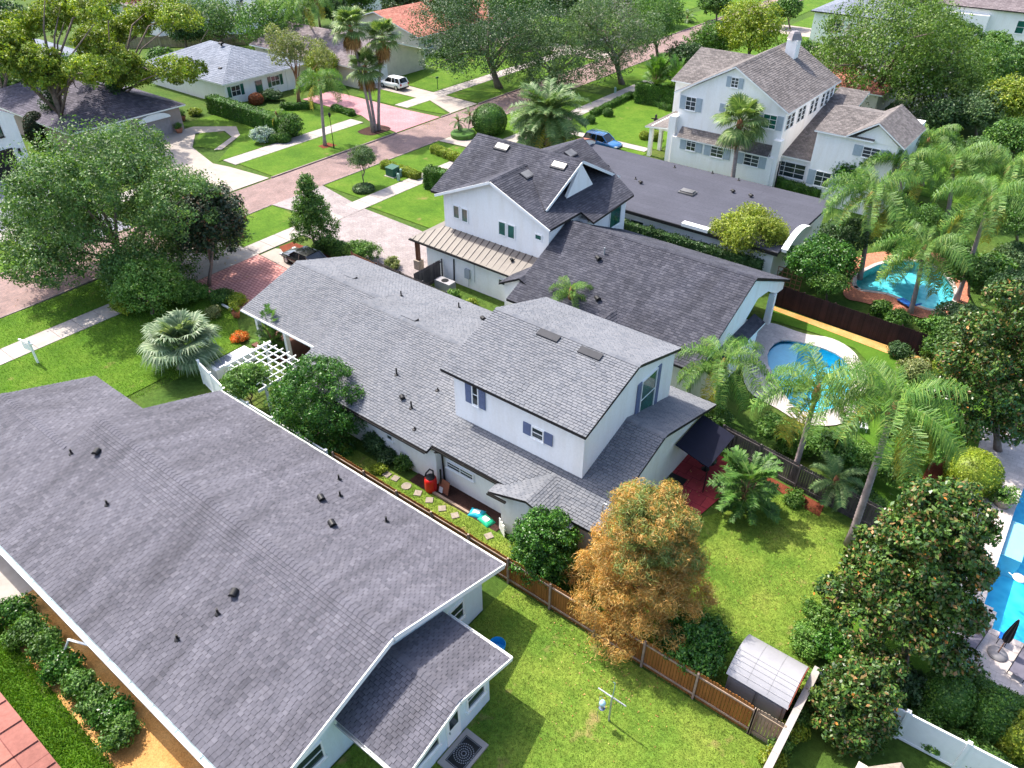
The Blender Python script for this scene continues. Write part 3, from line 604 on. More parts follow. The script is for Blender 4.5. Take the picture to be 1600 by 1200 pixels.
def box_vent(house, p, lx, ly, h, s, mat='skyframe', top=None):
    """low box following a slope s in y"""
    mb = MB(); z0 = -ly / 2 * s - 0.05; z1 = ly / 2 * s - 0.05
    mb.add([(-lx / 2, -ly / 2, z0), (lx / 2, -ly / 2, z0), (lx / 2, ly / 2, z1), (-lx / 2, ly / 2, z1), (-lx / 2, -ly / 2, z0 + h), (lx / 2, -ly / 2, z0 + h), (lx / 2, ly / 2, z1 + h), (-lx / 2, ly / 2, z1 + h)],
           [(3, 2, 1, 0), (4, 5, 6, 7), (0, 1, 5, 4), (1, 2, 6, 5), (2, 3, 7, 6), (3, 0, 4, 7)])
    o = mb.build('ridge_vent' if top is None else 'skylight', M[mat], house, loc=p)
    if top:
        t = MB(); e = 0.06
        t.add([(-lx / 2 + e, -ly / 2 + e, z0 + h + 0.02), (lx / 2 - e, -ly / 2 + e, z0 + h + 0.02), (lx / 2 - e, ly / 2 - e, z1 + h + 0.02), (-lx / 2 + e, ly / 2 - e, z1 + h + 0.02)], [(0, 1, 2, 3)]).build('pane', M[top], o)
    return o
def gutter(house, p, q, mat, w_=0.14):
    mb = MB(); p, q = Vector(p), Vector(q); d = (q - p).normalized(); sd = d.cross(Vector((0, 0, 1)))
    mb.bar(p - Vector((0, 0, 0.1)), q - Vector((0, 0, 0.1)), w_, 0.02)
    for s in (-1, 1): mb.bar(p + sd * s * w_ / 2 - Vector((0, 0, 0.05)), q + sd * s * w_ / 2 - Vector((0, 0, 0.05)), 0.02, 0.12)
    n = int((q - p).length / 1.6)
    for i in range(1, n): c = p + (q - p) * i / n - Vector((0, 0, 0.003)); mb.obox(c, sd * w_ / 2, d * 0.02, Vector((0, 0, 0.008)))
    return mb.build('gutter', M[mat], house)
def gx(x0, x1, e0, e1, ze, zr, yr=None):          # gable roof planes, ridge along x
    yr = (e0 + e1) / 2 if yr is None else yr
    return [[(x0, e0, ze), (x1, e0, ze), (x1, yr, zr), (x0, yr, zr)], [(x0, yr, zr), (x1, yr, zr), (x1, e1, ze), (x0, e1, ze)]]
def gy(y0, y1, e0, e1, ze, zr, xr=None):          # gable roof planes, ridge along y
    xr = (e0 + e1) / 2 if xr is None else xr
    return [[(e0, y0, ze), (xr, y0, zr), (xr, y1, zr), (e0, y1, ze)], [(xr, y0, zr), (e1, y0, ze), (e1, y1, ze), (xr, y1, zr)]]
def wx(mb, x0, x1, y0, y1, ze, zr, yr=None, z0=0.0):  # wall solid with gable ends, ridge along x
    yr = (y0 + y1) / 2 if yr is None else yr
    mb.extr([(y0, z0), (y1, z0), (y1, ze), (yr, zr), (y0, ze)], 'x', x0, x1)
def wy(mb, y0, y1, x0, x1, ze, zr, xr=None, z0=0.0):
    xr = (x0 + x1) / 2 if xr is None else xr
    mb.extr([(x0, z0), (xr, zr - 0.0) if 0 else (x0, ze), (xr, zr), (x1, ze), (x1, z0)], 'y', y0, y1)

# ---- nearest house: long mauve-grey roof
h1 = thing('house', 'nearest house with long mauve-grey shingle roof and pale blue gable wall', 'house', (0, 0, 0))
mb = MB(); wx(mb, -35.8, -15.0, 5.0, 17.05, 2.95, 4.78, 11.1); wx(mb, -43.0, -35.7, 5.02, 13.4, 2.95, 4.2, 9.15); mb.box(-15.05, -11.8, 8.8, 13.65, 0, 2.62)
mb.add([(-11.8, 8.8, 2.62), (-11.8, 13.65, 2.62), (-11.8, 11.28, 3.36), (-15.05, 8.8, 2.62), (-15.05, 13.65, 2.62), (-15.05, 11.28, 3.36)], [(0, 1, 2), (5, 4, 3), (0, 2, 5, 3), (2, 1, 4, 5)])
mb.build('wall', M['mint'], h1)
s1 = 0.315
roof(h1, [[(-43.6, 4.28, 2.9), (-36.2, 4.28, 2.9), (-36.2, 9.15, 4.434), (-43.6, 9.15, 4.434)], [(-43.6, 9.15, 4.434), (-36.2, 9.15, 4.434), (-36.2, 14.1, 2.9), (-43.6, 14.1, 2.9)],
          [(-36.2, 4.28, 2.9), (-14.4, 4.28, 2.9), (-14.4, 11.1, 5.05), (-36.2, 11.1, 5.05)], [(-36.2, 11.1, 5.05), (-14.4, 11.1, 5.05), (-14.4, 17.9, 2.9), (-36.2, 17.9, 2.9)]],
     'sh1', 'trim', 0.2, 0.27, 0.17, 0.045, seed=11,
     caps=[((-14.4, 11.1, 5.05), (-36.2, 11.1, 5.05), s1, 0.26, 0.2, True), ((-36.2, 9.15, 4.434), (-43.6, 9.15, 4.434), s1, 0.26, 0.2, True)])
pr = roof(h1, gx(-14.98, -11.25, 8.2, 14.38, 2.68, 3.6), 'sh1', 'trim', 0.16, 0.27, 0.17, 0.045, name='porch_roof', seed=12, caps=[((-11.25, 11.29, 3.6), (-14.98, 11.29, 3.6), 0.3, 0.26, 0.2, True)])
for (a, b) in (((4.2, 2.76), (11.1, 4.94)), ((17.98, 2.76), (11.1, 4.94))): MB().bar((-14.37, a[0], a[1]), (-14.37, b[0], b[1]), 0.05, 0.26).build('rake_board', M['trim'], h1)
for (a, b) in (((8.1, 2.56), (11.29, 3.5)), ((14.48, 2.56), (11.29, 3.5))): MB().bar((-11.22, a[0], a[1]), (-11.22, b[0], b[1]), 0.05, 0.2).build('rake_board', M['trim'], h1)
gutter(h1, (-43.6, 4.18, 2.88), (-14.4, 4.18, 2.88), 'gutter', 0.17)
MB().bar((-43.6, 4.07, 2.78), (-14.4, 4.07, 2.78), 0.05, 0.16).build('fascia_board', M['trim'], h1)
gutter(h1, (-36.2, 17.98, 2.86), (-14.35, 17.98, 2.86), 'trim', 0.11)
gutter(h1, (-14.8, 8.12, 2.66), (-11.25, 8.12, 2.66), 'steel', 0.11); gutter(h1, (-14.8, 14.46, 2.66), (-11.25, 14.46, 2.66), 'trim', 0.11)
MB().tube([onroof(158, 1017, 4.18, 2.4, 0.0)[:2] + (2.6,), (-27.8, 3.9, 1.3), (-28.1, 3.4, 0.25), (-28.4, 2.7, 0.12)], 0.055, 8).build('downspout', M['trim'], h1)
# porch openings
wpx(h1, '+x', -11.79, (722, 1076), (757, 1115), cols=2, rows=1) if 0 else None
window(h1, '+x', (-11.79, 12.75, 1.75), 1.15, 1.25, cols=1, rows=2)
window(h1, '+x', (-11.79, 9.75, 1.75), 1.55, 1.25, cols=1, rows=2)
d = MB().box(-11.83, -11.74, 10.95, 11.75, 0.2, 2.3).build('door', M['trim'], h1)
MB().box(-11.76, -11.72, 11.1, 11.6, 1.25, 2.1).build('pane', M['glass'], d); MB().box(-11.74, -11.68, 11.05, 11.09, 1.05, 1.18).build('handle', M['steel'], d)
window(h1, '+x', (-14.99, 15.2, 1.65), 1.0, 1.15); window(h1, '+x', (-14.99, 6.7, 1.65), 1.5, 1.15)
MB().box(-11.72, -10.55, 10.25, 12.05, 0.0, 0.16).build('door_step', M['concrete'], h1)
for i, (px, py, k) in enumerate(((112, 705, 0), (152, 706, 1), (168, 785, 0), (366, 927, 1), (341, 955, 0), (278, 995, 0))):
    p = onroof(px, py + 4, 4.28, 2.9, s1); vent_pipe(h1, p, 0.3) if k == 0 else hood_vent(h1, p, R(-60))
for i, (px, py, k) in enumerate(((530, 746, 0), (503, 778, 1), (532, 772, 0), (520, 818, 1), (604, 812, 0))):
    p = onroof(px, py + 4, 17.9, 2.9, -s1 + 0.001); vent_pipe(h1, p, 0.36) if k == 0 else hood_vent(h1, p, R(-20))

# ---- middle house: light grey roof with white upper storey
h2 = thing('house', 'white house with light grey shingle roof, boxy upper storey and blue shutters', 'house', (0, 0, 0))
s2 = 0.3088
mb = MB(); wx(mb, -42.8, -34.4, 27.3, 34.5, 2.9, 4.0, 30.0); wx(mb, -34.2, -22.5, 22.1, 34.45, 2.95, 4.78, 28.3); wx(mb, -22.6, -12.4, 22.5, 34.4, 3.0, 4.78, 28.3)
mb.box(-17.5, -13.6, 21.62, 22.6, 0, 2.7)
mb.add([(-17.5, 21.62, 2.7), (-13.6, 21.62, 2.7), (-15.55, 21.62, 3.3), (-17.5, 22.6, 2.7), (-13.6, 22.6, 2.7), (-15.55, 22.6, 3.3)], [(0, 1, 2), (5, 4, 3), (0, 2, 5, 3), (2, 1, 4, 5)])
mb.build('wall', M['white'], h2)
mb = MB(); wx(mb, -22.7, -14.25, 24.12, 33.3, 6.7, 8.05, 28.72, 3.0); mb.build('upper_wall', M['white'], h2)
planes = gx(-43.3, -34.5, 24.65, 35.15, 2.9, 4.52, 29.9) + gx(-34.5, -22.55, 21.5, 35.15, 2.9, 5.0, 28.3)
planes += [[(-22.55, 21.95, 3.04), (-11.9, 21.95, 3.04), (-11.9, 28.3, 5.0), (-22.55, 28.3, 5.0)], [(-22.55, 28.3, 5.0), (-11.9, 28.3, 5.0), (-11.9, 34.9, 2.96), (-22.55, 34.9, 2.96)]]
roof(h2, planes, 'sh2', 'dark', 0.17, 0.30, 0.16, 0.045, seed=21, caps=[((-43.3, 29.9, 4.52), (-34.5, 29.9, 4.52), s2), ((-34.5, 28.3, 5.0), (-11.9, 28.3, 5.0), s2)])
roof(h2, [[(-18.0, 21.2, 2.86), (-15.6, 21.2, 3.62), (-15.6, 23.9, 3.62), (-18.0, 21.9, 2.86)], [(-15.6, 21.2, 3.62), (-13.2, 21.2, 2.86), (-13.2, 21.9, 2.86), (-15.6, 23.9, 3.62)]], 'sh2', 'dark', 0.14, 0.30, 0.16, 0.03, name='bay_roof', seed=22)
ur = roof(h2, gx(-23.4, -14.05, 23.85, 33.6, 6.74, 8.25), 'sh2', 'dark', 0.17, 0.30, 0.16, 0.045, name='upper_roof', seed=23, caps=[((-23.4, 28.72, 8.25), (-14.05, 28.72, 8.25), 0.31)])
gutter(h2, (-34.5, 21.42, 2.88), (-22.6, 21.42, 2.88), 'dark', 0.11); gutter(h2, (-22.5, 21.86, 3.0), (-18.0, 21.86, 3.0), 'dark', 0.11); gutter(h2, (-43.3, 24.57, 2.88), (-34.9, 24.57, 2.88), 'trim', 0.11)
gutter(h2, (-18.0, 21.12, 2.84), (-16.8, 21.12, 2.9), 'dark', 0.1)
MB().tube([(-22.2, 21.75, 2.85), (-22.25, 22.35, 2.4), (-22.25, 22.42, 0.2)], 0.06, 8).build('downspout', M['dark'], h2)
# entry porch columns, floor and beam
for px, py in ((409, 528), (452, 549), (494, 566)):
    x = onY(px, py, 25.0)[0]; MB().box(x - 0.14, x + 0.14, 24.86, 25.14, 0, 2.72).box(x - 0.19, x + 0.19, 24.81, 25.19, 0, 0.15).build('porch_column', M['trim'], h2)
MB().box(-43.1, -34.6, 24.88, 25.12, 2.5, 2.72).build('porch_beam', M['trim'], h2)
MB().box(-42.9, -34.3, 24.5, 27.3, 0, 0.14).build('porch_floor', M['brown'], h2)
# windows
sh = ('shutter', 0.42)
wpx(h2, '-y', 24.11, (737, 597), (749, 636), shut=('shutter', 0.42), rows=2, cols=1); wpx(h2, '-y', 24.11, (831, 664), (850, 691), shut=('shutter', 0.5), rows=2)
wpx(h2, '+x', -14.24, (1003, 596), (1019, 635), shut=('shutter', 0.4), pane='glassg', rows=2)
wpx(h2, '-y', 22.49, (698, 718), (741, 752), cols=2, rows=2); wpx(h2, '-y', 22.09, (604, 676), (615, 690), rows=1)
for px, py in ((627, 463), (717, 481)): vent_pipe(h2, onroof(px, py, 35.15, 2.9, -s2 - 0.0), 0.42)
hood_vent(h2, onroof(755, 500, 35.15, 2.9, -s2), R(-20), 0.9)
for px, py in ((620, 586), (643, 638)): vent_pipe(h2, onroof(px, py, 21.5, 2.9, s2), 0.5)
for px, py in ((648, 671), (684, 610)): vent_pipe(h2, onroof(px, py, 21.5, 2.9, s2), 0.18, 0.04)
hood_vent(h2, onroof(629, 624, 21.5, 2.9, s2), R(-30), 0.9)
for px, py in ((857, 526), (922, 554)): box_vent(h2, onroof(px, py, 23.85, 6.74, 0.31), 1.35, 0.42, 0.17, 0.31)
for px, py in ((546, 432), (640, 497)): 
    p = onroof(px, py, 35.15, 2.9, -s2); box_vent(h2, p, 1.2, 0.4, 0.12, -s2, 'sh2')
    MB().box(0.6, 0.64, -0.2, 0.2, -0.1, 0.1).build('vent_mouth', M['pipe'], h2, loc=p)
p = onroof(940, 811, 21.95, 3.04, s2); MB().tube([(0, 0, 0), (0, 0, 1.0), (0.08, 0, 1.1), (0.2, 0, 1.1), (0.22, 0, 0.98)], 0.035, 8).build('mast', M['steel'], h2, loc=p)
# dark awning over the patio
aw = thing('patio_awning', 'navy fabric awning shading the crimson patio behind the grey roof', 'awning', (-12.3, 32.4, 0))
MB().add([(0, -1.7, 2.55), (2.1, -1.7, 2.0), (2.1, 1.7, 2.0), (0, 1.7, 2.55), (0, -1.7, 2.5), (2.1, -1.7, 1.95), (2.1, 1.7, 1.95), (0, 1.7, 2.5)], [(0, 1, 2, 3), (7, 6, 5, 4), (0, 4, 5, 1), (1, 5, 6, 2), (2, 6, 7, 3), (3, 7, 4, 0)]).build('canopy', plain('navy_canvas', (0.006, 0.007, 0.02), 0.9), aw)
for yy in (-1.65, 1.65): MB().tube([(2.05, yy, 0), (2.05, yy, 1.97)], 0.035, 8).build('post', M['blackmetal'], aw)

# ---- white two-storey house with charcoal roofs
h3 = thing('house', 'tall white modern farmhouse with charcoal cross gables and tan metal skirt roof', 'house', (0, 0, 0))
mb = MB(); wy(mb, 42.3, 52.0, -39.8, -29.35, 6.72, 8.9, -34.58); mb.box(-29.4, -28.5, 46.2, 52.0, 0, 6.0); mb.box(-40.6, -28.6, 40.75, 42.4, 0, 3.05)
mb.extr([(42.6, 3.0), (53.5, 3.0), (48.05, 9.55)], 'x', -30.75, -30.5)
wx(mb, -29.3, -15.2, 37.9, 46.4, 3.0, 5.8, 44.7) if 0 else None
mb.extr([(37.9, 0), (51.6, 0), (51.6, 3.1), (44.75, 6.0), (37.9, 3.1)], 'x', -29.2, -19.0); mb.box(-19.05, -15.0, 37.9, 44.6, 0, 3.2)
mb.build('wall', M['white'], h3)
yr3 = 48.05
roof(h3, [[(-40.9, 42.0, 6.75), (-40.0, 42.0, 6.75), (-34.58, 46.5, 9.03), (-34.58, yr3, 9.8), (-40.9, yr3, 9.8)], [(-34.58, 46.5, 9.03), (-30.4, 43.2, 7.36), (-30.4, yr3, 9.8), (-34.58, yr3, 9.8)], [(-40.9, yr3, 9.8), (-30.4, yr3, 9.8), (-30.4, 54.0, 6.75), (-40.9, 54.0, 6.75)]],
     'sh3', 'dark', 0.18, 0.34, 0.2, 0.03, name='cross_roof', seed=31, caps=[((-40.9, yr3, 9.8), (-30.4, yr3, 9.8), 0.5)])
roof(h3, [[(-40.3, 41.9, 6.62), (-34.58, 41.9, 9.03), (-34.58, 46.5, 9.03), (-40.3, 42.4, 6.62)], [(-34.58, 41.9, 9.03), (-29.0, 41.9, 6.68), (-29.0, 46.0, 6.68), (-34.58, 46.0, 9.03)], [(-34.58, 46.0, 9.03), (-29.0, 46.0, 6.68), (-27.8, 45.95, 6.17), (-28.05, 52.4, 6.25), (-34.58, 54.5, 9.03)], [(-34.58, 48.5, 9.03), (-34.58, 54.5, 9.03), (-40.0, 54.5, 6.7), (-40.0, 54.0, 6.7)]],
     'sh3', 'dark', 0.18, 0.34, 0.2, 0.03, seed=32, caps=[((-34.58, 41.9, 9.03), (-34.58, 46.5, 9.03), 0.42)])
s3 = 3.4 / 7.6
roof(h3, [[(-29.3, 37.1, 3.0), (-14.25, 37.1, 3.0), (-14.25, 44.7, 6.4), (-29.3, 44.7, 6.4)], [(-29.3, 44.7, 6.4), (-14.25, 44.7, 6.4), (-14.25, 52.4, 3.0), (-29.3, 52.4, 3.0)]], 'sh3', 'dark', 0.16, 0.34, 0.2, 0.03, name='rear_roof', seed=33, caps=[((-29.3, 44.7, 6.4), (-14.25, 44.7, 6.4), s3)])
roof(h3, [[(-31.2, 38.6, 3.0), (-29.3, 38.6, 4.0), (-29.3, 42.2, 4.0), (-31.2, 40.6, 3.0)], [(-29.3, 38.6, 4.0), (-27.4, 38.6, 3.1), (-27.4, 38.9, 3.1), (-29.3, 42.2, 4.0)]], 'sh3', 'dark', 0.14, 0.34, 0.2, 0.03, name='side_gable_roof', seed=34)
MB().extr([(-30.9, 0), (-27.7, 0), (-27.7, 3.1), (-29.3, 3.85), (-30.9, 3.0)], 'y', 38.9, 41).build('side_gable_wall', M['white'], h3)
roof(h3, [[(-23.0, 36.9, 3.0), (-21.5, 36.9, 3.9), (-21.5, 39.3, 3.95), (-23.0, 37.3, 3.05)], [(-21.5, 36.9, 3.9), (-20.0, 36.9, 3.0), (-20.0, 37.3, 3.05), (-21.5, 39.3, 3.95)]], 'sh3', 'dark', 0.12, 0.34, 0.2, 0.03, name='dormer_roof', seed=35)
MB().extr([(-22.8, 2.0), (-20.2, 2.0), (-20.2, 3.0), (-21.5, 3.75), (-22.8, 3.0)], 'y', 37.15, 38.2).build('dormer_wall', M['white'], h3)
# open rear porch: gable screen with arch, columns, lower flank
mb = MB(); arch = [(44.9, 0.9), (44.9, 2.2)] if 0 else None
mb.extr([(38.0, 2.4), (38.0, 3.0), (44.7, 6.1), (52.0, 2.9), (52.0, 2.3), (50.6, 2.5), (48.6, 3.6), (46.6, 3.9), (45.0, 3.0), (44.6, 2.4)], 'x', -14.75, -14.5)
mb.build('gable_screen', M['white'], h3)
for yy in (44.9, 50.3): MB().box(-14.85, -14.4, yy - 0.2, yy + 0.2, 0, 2.6).build('porch_column', M['white'], h3)
MB().box(-14.95, -13.9, 38.3, 46.2, 0, 2.3).build('rear_wall', M['white'], h3)
roof(h3, [[(-14.5, 38.1, 2.75), (-13.6, 38.1, 2.35), (-13.6, 46.5, 2.35), (-14.5, 46.5, 2.75)]], 'sh3', 'trim', 0.14, 0.34, 0.2, 0.02, name='lean_to_roof', seed=36)
# standing-seam skirt roof, each panel its own piece
mr = MB().add([(-42.0, 40.3, 2.9), (-30.5, 40.1, 2.9), (-29.6, 42.28, 3.88), (-39.8, 42.28, 3.88), (-42.0, 40.3, 2.78), (-30.5, 40.1, 2.78), (-29.6, 42.28, 3.76), (-39.8, 42.28, 3.76)], [(0, 1, 2, 3), (7, 6, 5, 4), (0, 4, 5, 1), (1, 5, 6, 2), (3, 7, 4, 0)]).add([(-42.0, 40.3, 2.89), (-39.8, 42.28, 3.87), (-39.8, 52, 3.87), (-42.0, 52, 2.89)], [(0, 1, 2, 3)]).build('metal_roof', M['metalroof'], h3)
for i in range(19):
    xb = -41.6 + i * 0.6; xt = xb; fy = (min(xb + 42.0, 2.2)) / 2.2
    ytop = 40.25 + 2.03 * fy; zt = 2.9 + 0.98 * fy
    if xb > -30.6: ytop = 42.28; zt = 3.88
    w2 = 0.575; b0 = 40.24; f2 = min(xb + w2 + 42.0, 2.2) / 2.2
    MB().add([(xb, b0, 2.905), (xb + w2, b0, 2.905), (xb + w2, 40.25 + 2.03 * f2, 2.905 + 0.98 * f2), (xb, ytop, zt + 0.005)], [(0, 1, 2, 3)]).bar((xb, b0, 2.93), (xb, ytop, zt + 0.025), 0.045, 0.06, 1).build('roof_panel', [M['metalroof'], M['seam']], mr)
gutter(h3, (-42.0, 40.17, 2.88), (-30.6, 40.1, 2.88), 'dark', 0.1)
x = onY(657, 460, 40.6)[0]; MB().box(-41.7, -41.4, 40.5, 40.8, 0.9, 2.8).build('porch_post', M['brown'], h3); MB().box(-41.85, -41.25, 40.35, 40.95, 0, 0.9).build('post_plinth', M['stone'], h3)
for tl, br in (((708, 319), (719, 343)), ((721, 324), (732, 349)), ((779, 344), (791, 370)), ((793, 349), (805, 375)), ((836, 364), (847, 377))): wpx(h3, '-y', 42.29, tl, br, pane='glassg', rows=1, sill=False)
wpx(h3, '+x', -29.34, (873, 362), (880, 378), pane='glassg', rows=1); wpx(h3, '+x', -28.49, (953, 328), (968, 348), pane='glassg', rows=1)
wpx(h3, '-y', 40.74, (779, 434), (792, 448), rows=1, pane='glass', sill=False); wpx(h3, '-y', 38.89, (814, 457), (824, 465), rows=1, sill=False); wpx(h3, '-y', 38.89, (828, 463), (838, 470), rows=1, sill=False)
MB().tube([onY(709, 405, 40.7), onY(710, 455, 40.7)], 0.06, 8).build('downspout', M['dark'], h3)
c = onY(730, 428, 40.62); MB().box(c[0] - 0.25, c[0] + 0.25, 40.55, 40.75, c[2] - 0.4, c[2] + 0.4).tube([(c[0] + 0.1, 40.66, c[2] - 0.4), (c[0] + 0.1, 40.66, 0.2)], 0.03, 6).tube([(c[0] + 0.7, 40.7, c[2] - 0.6), (c[0] + 0.7, 40.7, 2.75)], 0.02, 6).build('meter_box', plain('meter_grey', (0.34, 0.37, 0.40), 0.5), h3)
for p, a in ((onroof(784, 232, 42.0, 6.75, 0.504), 0), (onroof(873, 261, 42.0, 6.75, 0.504), 0)): box_vent(h3, p, 1.3, 0.6, 0.2, 0.504, 'skyframe', 'sky_l')
for px, py in ((824, 274), (892, 241)):
    r = ray(px, py); t = (9.03 + 0.42 * -34.58 - CAM_H) / (r[2] + 0.42 * r[0]); p = Vector((r[0] * t, r[1] * t, CAM_H + r[2] * t))
    o = MB().obox((0, 0, 0.05), Vector((0.36, 0, -0.15)), (0, 0.55, 0), (0.03, 0, 0.08)).build('skylight', M['skyframe'], h3, loc=p)
    MB().obox((0, 0, 0.14), Vector((0.30, 0, -0.125)), (0, 0.49, 0), (0.004, 0, 0.01)).build('pane', M['sky_l'], o)
for px, py in ((935, 407), (934, 470)): hood_vent(h3, onroof(px, py, 37.1, 3.0, s3), R(-30), 1.1)
r_ = MB().tube([onroof(944, 397, 37.1, 3.0, s3), Vector(onroof(944, 397, 37.1, 3.0, s3)) + Vector((0, 0, 0.5))], 0.06, 8).build('vent_pipe', M['steel'], h3)
for px, py in ((800, 408),): hood_vent(h3, onroof(px, py, 40.2, 2.9, 0.48), R(-30), 0.8)

# ---- low house with rolled felt roof
h4 = thing('house', 'low house with flat plum-grey felt roof and curved white parapets', 'house', (0, 0, 0))
MB().box(-42.0, -17.0, 56.2, 68.2, 0, 2.9).build('wall', M['white'], h4)
MB().box(-42.3, -16.6, 55.75, 68.7, 2.95, 3.2).build('roof', [M['flat'], M['dark']], h4)
MB().box(-42.35, -16.55, 55.66, 55.75, 2.9, 3.19).build('fascia_board', M['dark'], h4); MB().box(-42.35, -16.55, 68.7, 68.78, 2.9, 3.19).build('fascia_board', M['dark'], h4)
def para(x0, x1, y0, y1, mat, cap):
    pr_ = [(y0, 3.1)] + [(y0 + (y1 - y0) * t, 3.3 + 0.75 * math.sin(math.pi * t) ** 0.8) for t in np.linspace(0, 1, 14)] + [(y1, 3.1)]
    o = MB().extr(pr_, 'x', x0, x1).build('parapet', M[mat], h4)
    mb = MB()
    for i in range(1, len(pr_) - 2): mb.bar(((x0 + x1) / 2, pr_[i][0], pr_[i][1] + 0.03), ((x0 + x1) / 2, pr_[i + 1][0], pr_[i + 1][1] + 0.03), abs(x1 - x0) + 0.12, 0.08)
    mb.build('parapet_cap', M[cap], o)
para(-42.9, -42.35, 63.6, 69.2, 'white', 'sh8'); para(-16.5, -16.1, 56.3, 61.8, 'white', 'trim')
p = at3(1074, 302, 3.2); MB().box(-0.75, 0.75, -0.5, 0.5, 0, 0.16).box(-0.62, 0.62, -0.38, 0.38, 0.16, 0.28).build('skylight', M['sky_l'], h4, loc=p)
for px, py in ((1145, 301), (1173, 308), (949, 262), (1001, 287)): hood_vent(h4, at3(px, py, 3.2), R(-30), 1.0)
for px, py in ((993, 280), (1054, 262), (1113, 271), (1154, 282)): vent_pipe(h4, at3(px, py, 3.2), 0.25)
MB().box(-25.0, -22.6, 55.55, 56.15, 3.22, 3.5).build('roof_kerb', M['trim'], h4)
window(h4, '-y', (-29.5, 56.19, 1.5), 1.4, 1.6, cols=1, rows=1)

# ---- large white house, taupe roof
h5 = thing('house', 'large white house with taupe tile roof, chimney and pale grey shutters', 'house', (0, 0, 0))
mb = MB(); wy(mb, 74.9, 89.3, -35.9, -24.5, 8.3, 11.45, -30.2); mb.box(-24.6, -20.9, 76.6, 90.5, 0, 3.7); mb.box(-21.3, -13.9, 75.4, 85.0, 0, 7.0)
mb.add([(-18.1, 75.35, 6.9), (-13.8, 75.35, 6.9), (-15.95, 75.35, 8.45), (-18.1, 80, 6.9), (-13.8, 80, 6.9), (-15.95, 80, 8.45)], [(0, 1, 2), (5, 4, 3), (0, 2, 5, 3), (2, 1, 4, 5)])
mb.box(-41.0, -36.0, 84.0, 92.0, 0, 6.9); mb.box(-40.0, -35.8, 77.2, 83.0, 3.2, 3.5)
mb.box(-36.5, -35.7, 74.3, 75.2, 0, 5.9); mb.box(-25.0, -24.2, 74.3, 75.2, 0, 5.6); mb.box(-35.8, -24.6, 74.15, 75.0, 0, 3.9)
mb.build('wall', M['white'], h5)
roof(h5, gy(74.5, 89.6, -36.4, -24.1, 8.3, 11.7, -30.2), 'sh5', 'trim', 0.16, 0.36, 0.24, 0.035, seed=51, caps=[((-30.2, 74.5, 11.7), (-30.2, 89.6, 11.7), 0.55, 0.3, 0.2)])
roof(h5, [[(-35.2, 73.9, 4.0), (-25.1, 73.9, 4.0), (-25.1, 74.92, 4.9), (-35.2, 74.92, 4.9)]], 'sh5', 'trim', 0.12, 0.3, 0.2, 0.03, name='pent_roof', seed=52)
roof(h5, [[(-24.5, 76.2, 3.7), (-21.2, 76.2, 3.7), (-21.2, 91, 7.3), (-24.5, 91, 7.3)]], 'sh5', 'trim', 0.14, 0.36, 0.24, 0.035, name='link_roof', seed=53)
roof(h5, [[(-21.5, 75.0, 7.1), (-16, 75.0, 7.1), (-16, 80.0, 8.3), (-21.5, 80.0, 8.3)], [(-21.5, 80.0, 8.3), (-16, 80.0, 8.3), (-16, 85.4, 7.1), (-21.5, 85.4, 7.1)]], 'sh5', 'trim', 0.14, 0.36, 0.24, 0.035, name='wing_roof', seed=54)
roof(h5, [[(-18.5, 74.8, 7.2), (-15.95, 74.8, 8.85), (-15.95, 82.2, 8.85), (-18.5, 82.2, 7.2)], [(-15.95, 74.8, 8.85), (-13.2, 74.8, 7.05), (-13.2, 82.2, 7.05), (-15.95, 82.2, 8.85)]], 'sh5', 'trim', 0.14, 0.36, 0.24, 0.035, name='wing_gable_roof', seed=55)
roof(h5, gx(-41.4, -34.5, 83.6, 95.4, 6.9, 9.3, 90.5), 'sh5', 'trim', 0.14, 0.36, 0.24, 0.035, name='front_wing_roof', seed=56)
roof(h5, [[(-40.6, 76.8, 3.4), (-36.0, 76.8, 3.9), (-36.0, 84, 3.9), (-40.6, 84, 3.4)]], 'sh5', 'trim', 0.14, 0.36, 0.24, 0.03, name='porch_roof', seed=57)
for yy in (77.4, 79.8, 82.4): MB().box(-40.2, -39.8, yy - 0.2, yy + 0.2, 0, 3.3).build('porch_column', M['white'], h5)
c = MB().box(-29.4, -28.3, 85.2, 86.4, 9.9, 12.5).build('chimney', M['white'], h5); MB().lathe([(0.85, 0), (0.78, 0.12), (0.6, 0.6), (0.4, 0.8)], (-28.85, 85.8, 12.5), 4).build('chimney_cap', plain('lead_grey', (0.22, 0.20, 0.21), 0.6), c)
k = dict(frame='trim', cols=2, rows=3, fw=0.05)
sh = ('shutter2', 0.62)
for tl, br in (((1073, 150), (1086, 174)), ((1135, 163), (1146, 178)), ((1194, 177), (1211, 203))): wpx(h5, '-y', 74.89, tl, br, shut=sh, pane='glassg' if tl[0] > 1150 else 'glass', **k)
wpx(h5, '-y', 74.89, (1144, 120), (1153, 138), shut=('shutter2', 0.45), **k)
for tl, br in (((1074, 215), (1086, 237)), ((1112, 226), (1129, 248)), ((1164, 239), (1184, 262))): wpx(h5, '-y', 74.14, tl, br, shut=('shutter2', 0.7), **k)
wpx(h5, '-y', 76.58, (1212, 248), (1255, 282), frame='trim', cols=3, rows=3, fw=0.06)
wpx(h5, '-y', 75.39, (1276, 266), (1294, 294), shut=('shutter2', 0.7), **k); wpx(h5, '-y', 75.39, (1350, 228), (1372, 250), shut=('shutter2', 0.8), **k)
for i, yy in enumerate((75.9, 77.0, 78.9, 80.0, 82.3, 83.6, 85.6, 86.9, 88.2)): window(h5, '+x', (-24.49, yy, 7.05), 0.95, 1.5, frame='trim', cols=1, rows=3, fw=0.06, sill=False)
MB().tube([(-24.0, 74.6, 3.6), (-24.0, 74.6, 0)], 0.07, 8).build('downspout', M['dark'], h5)
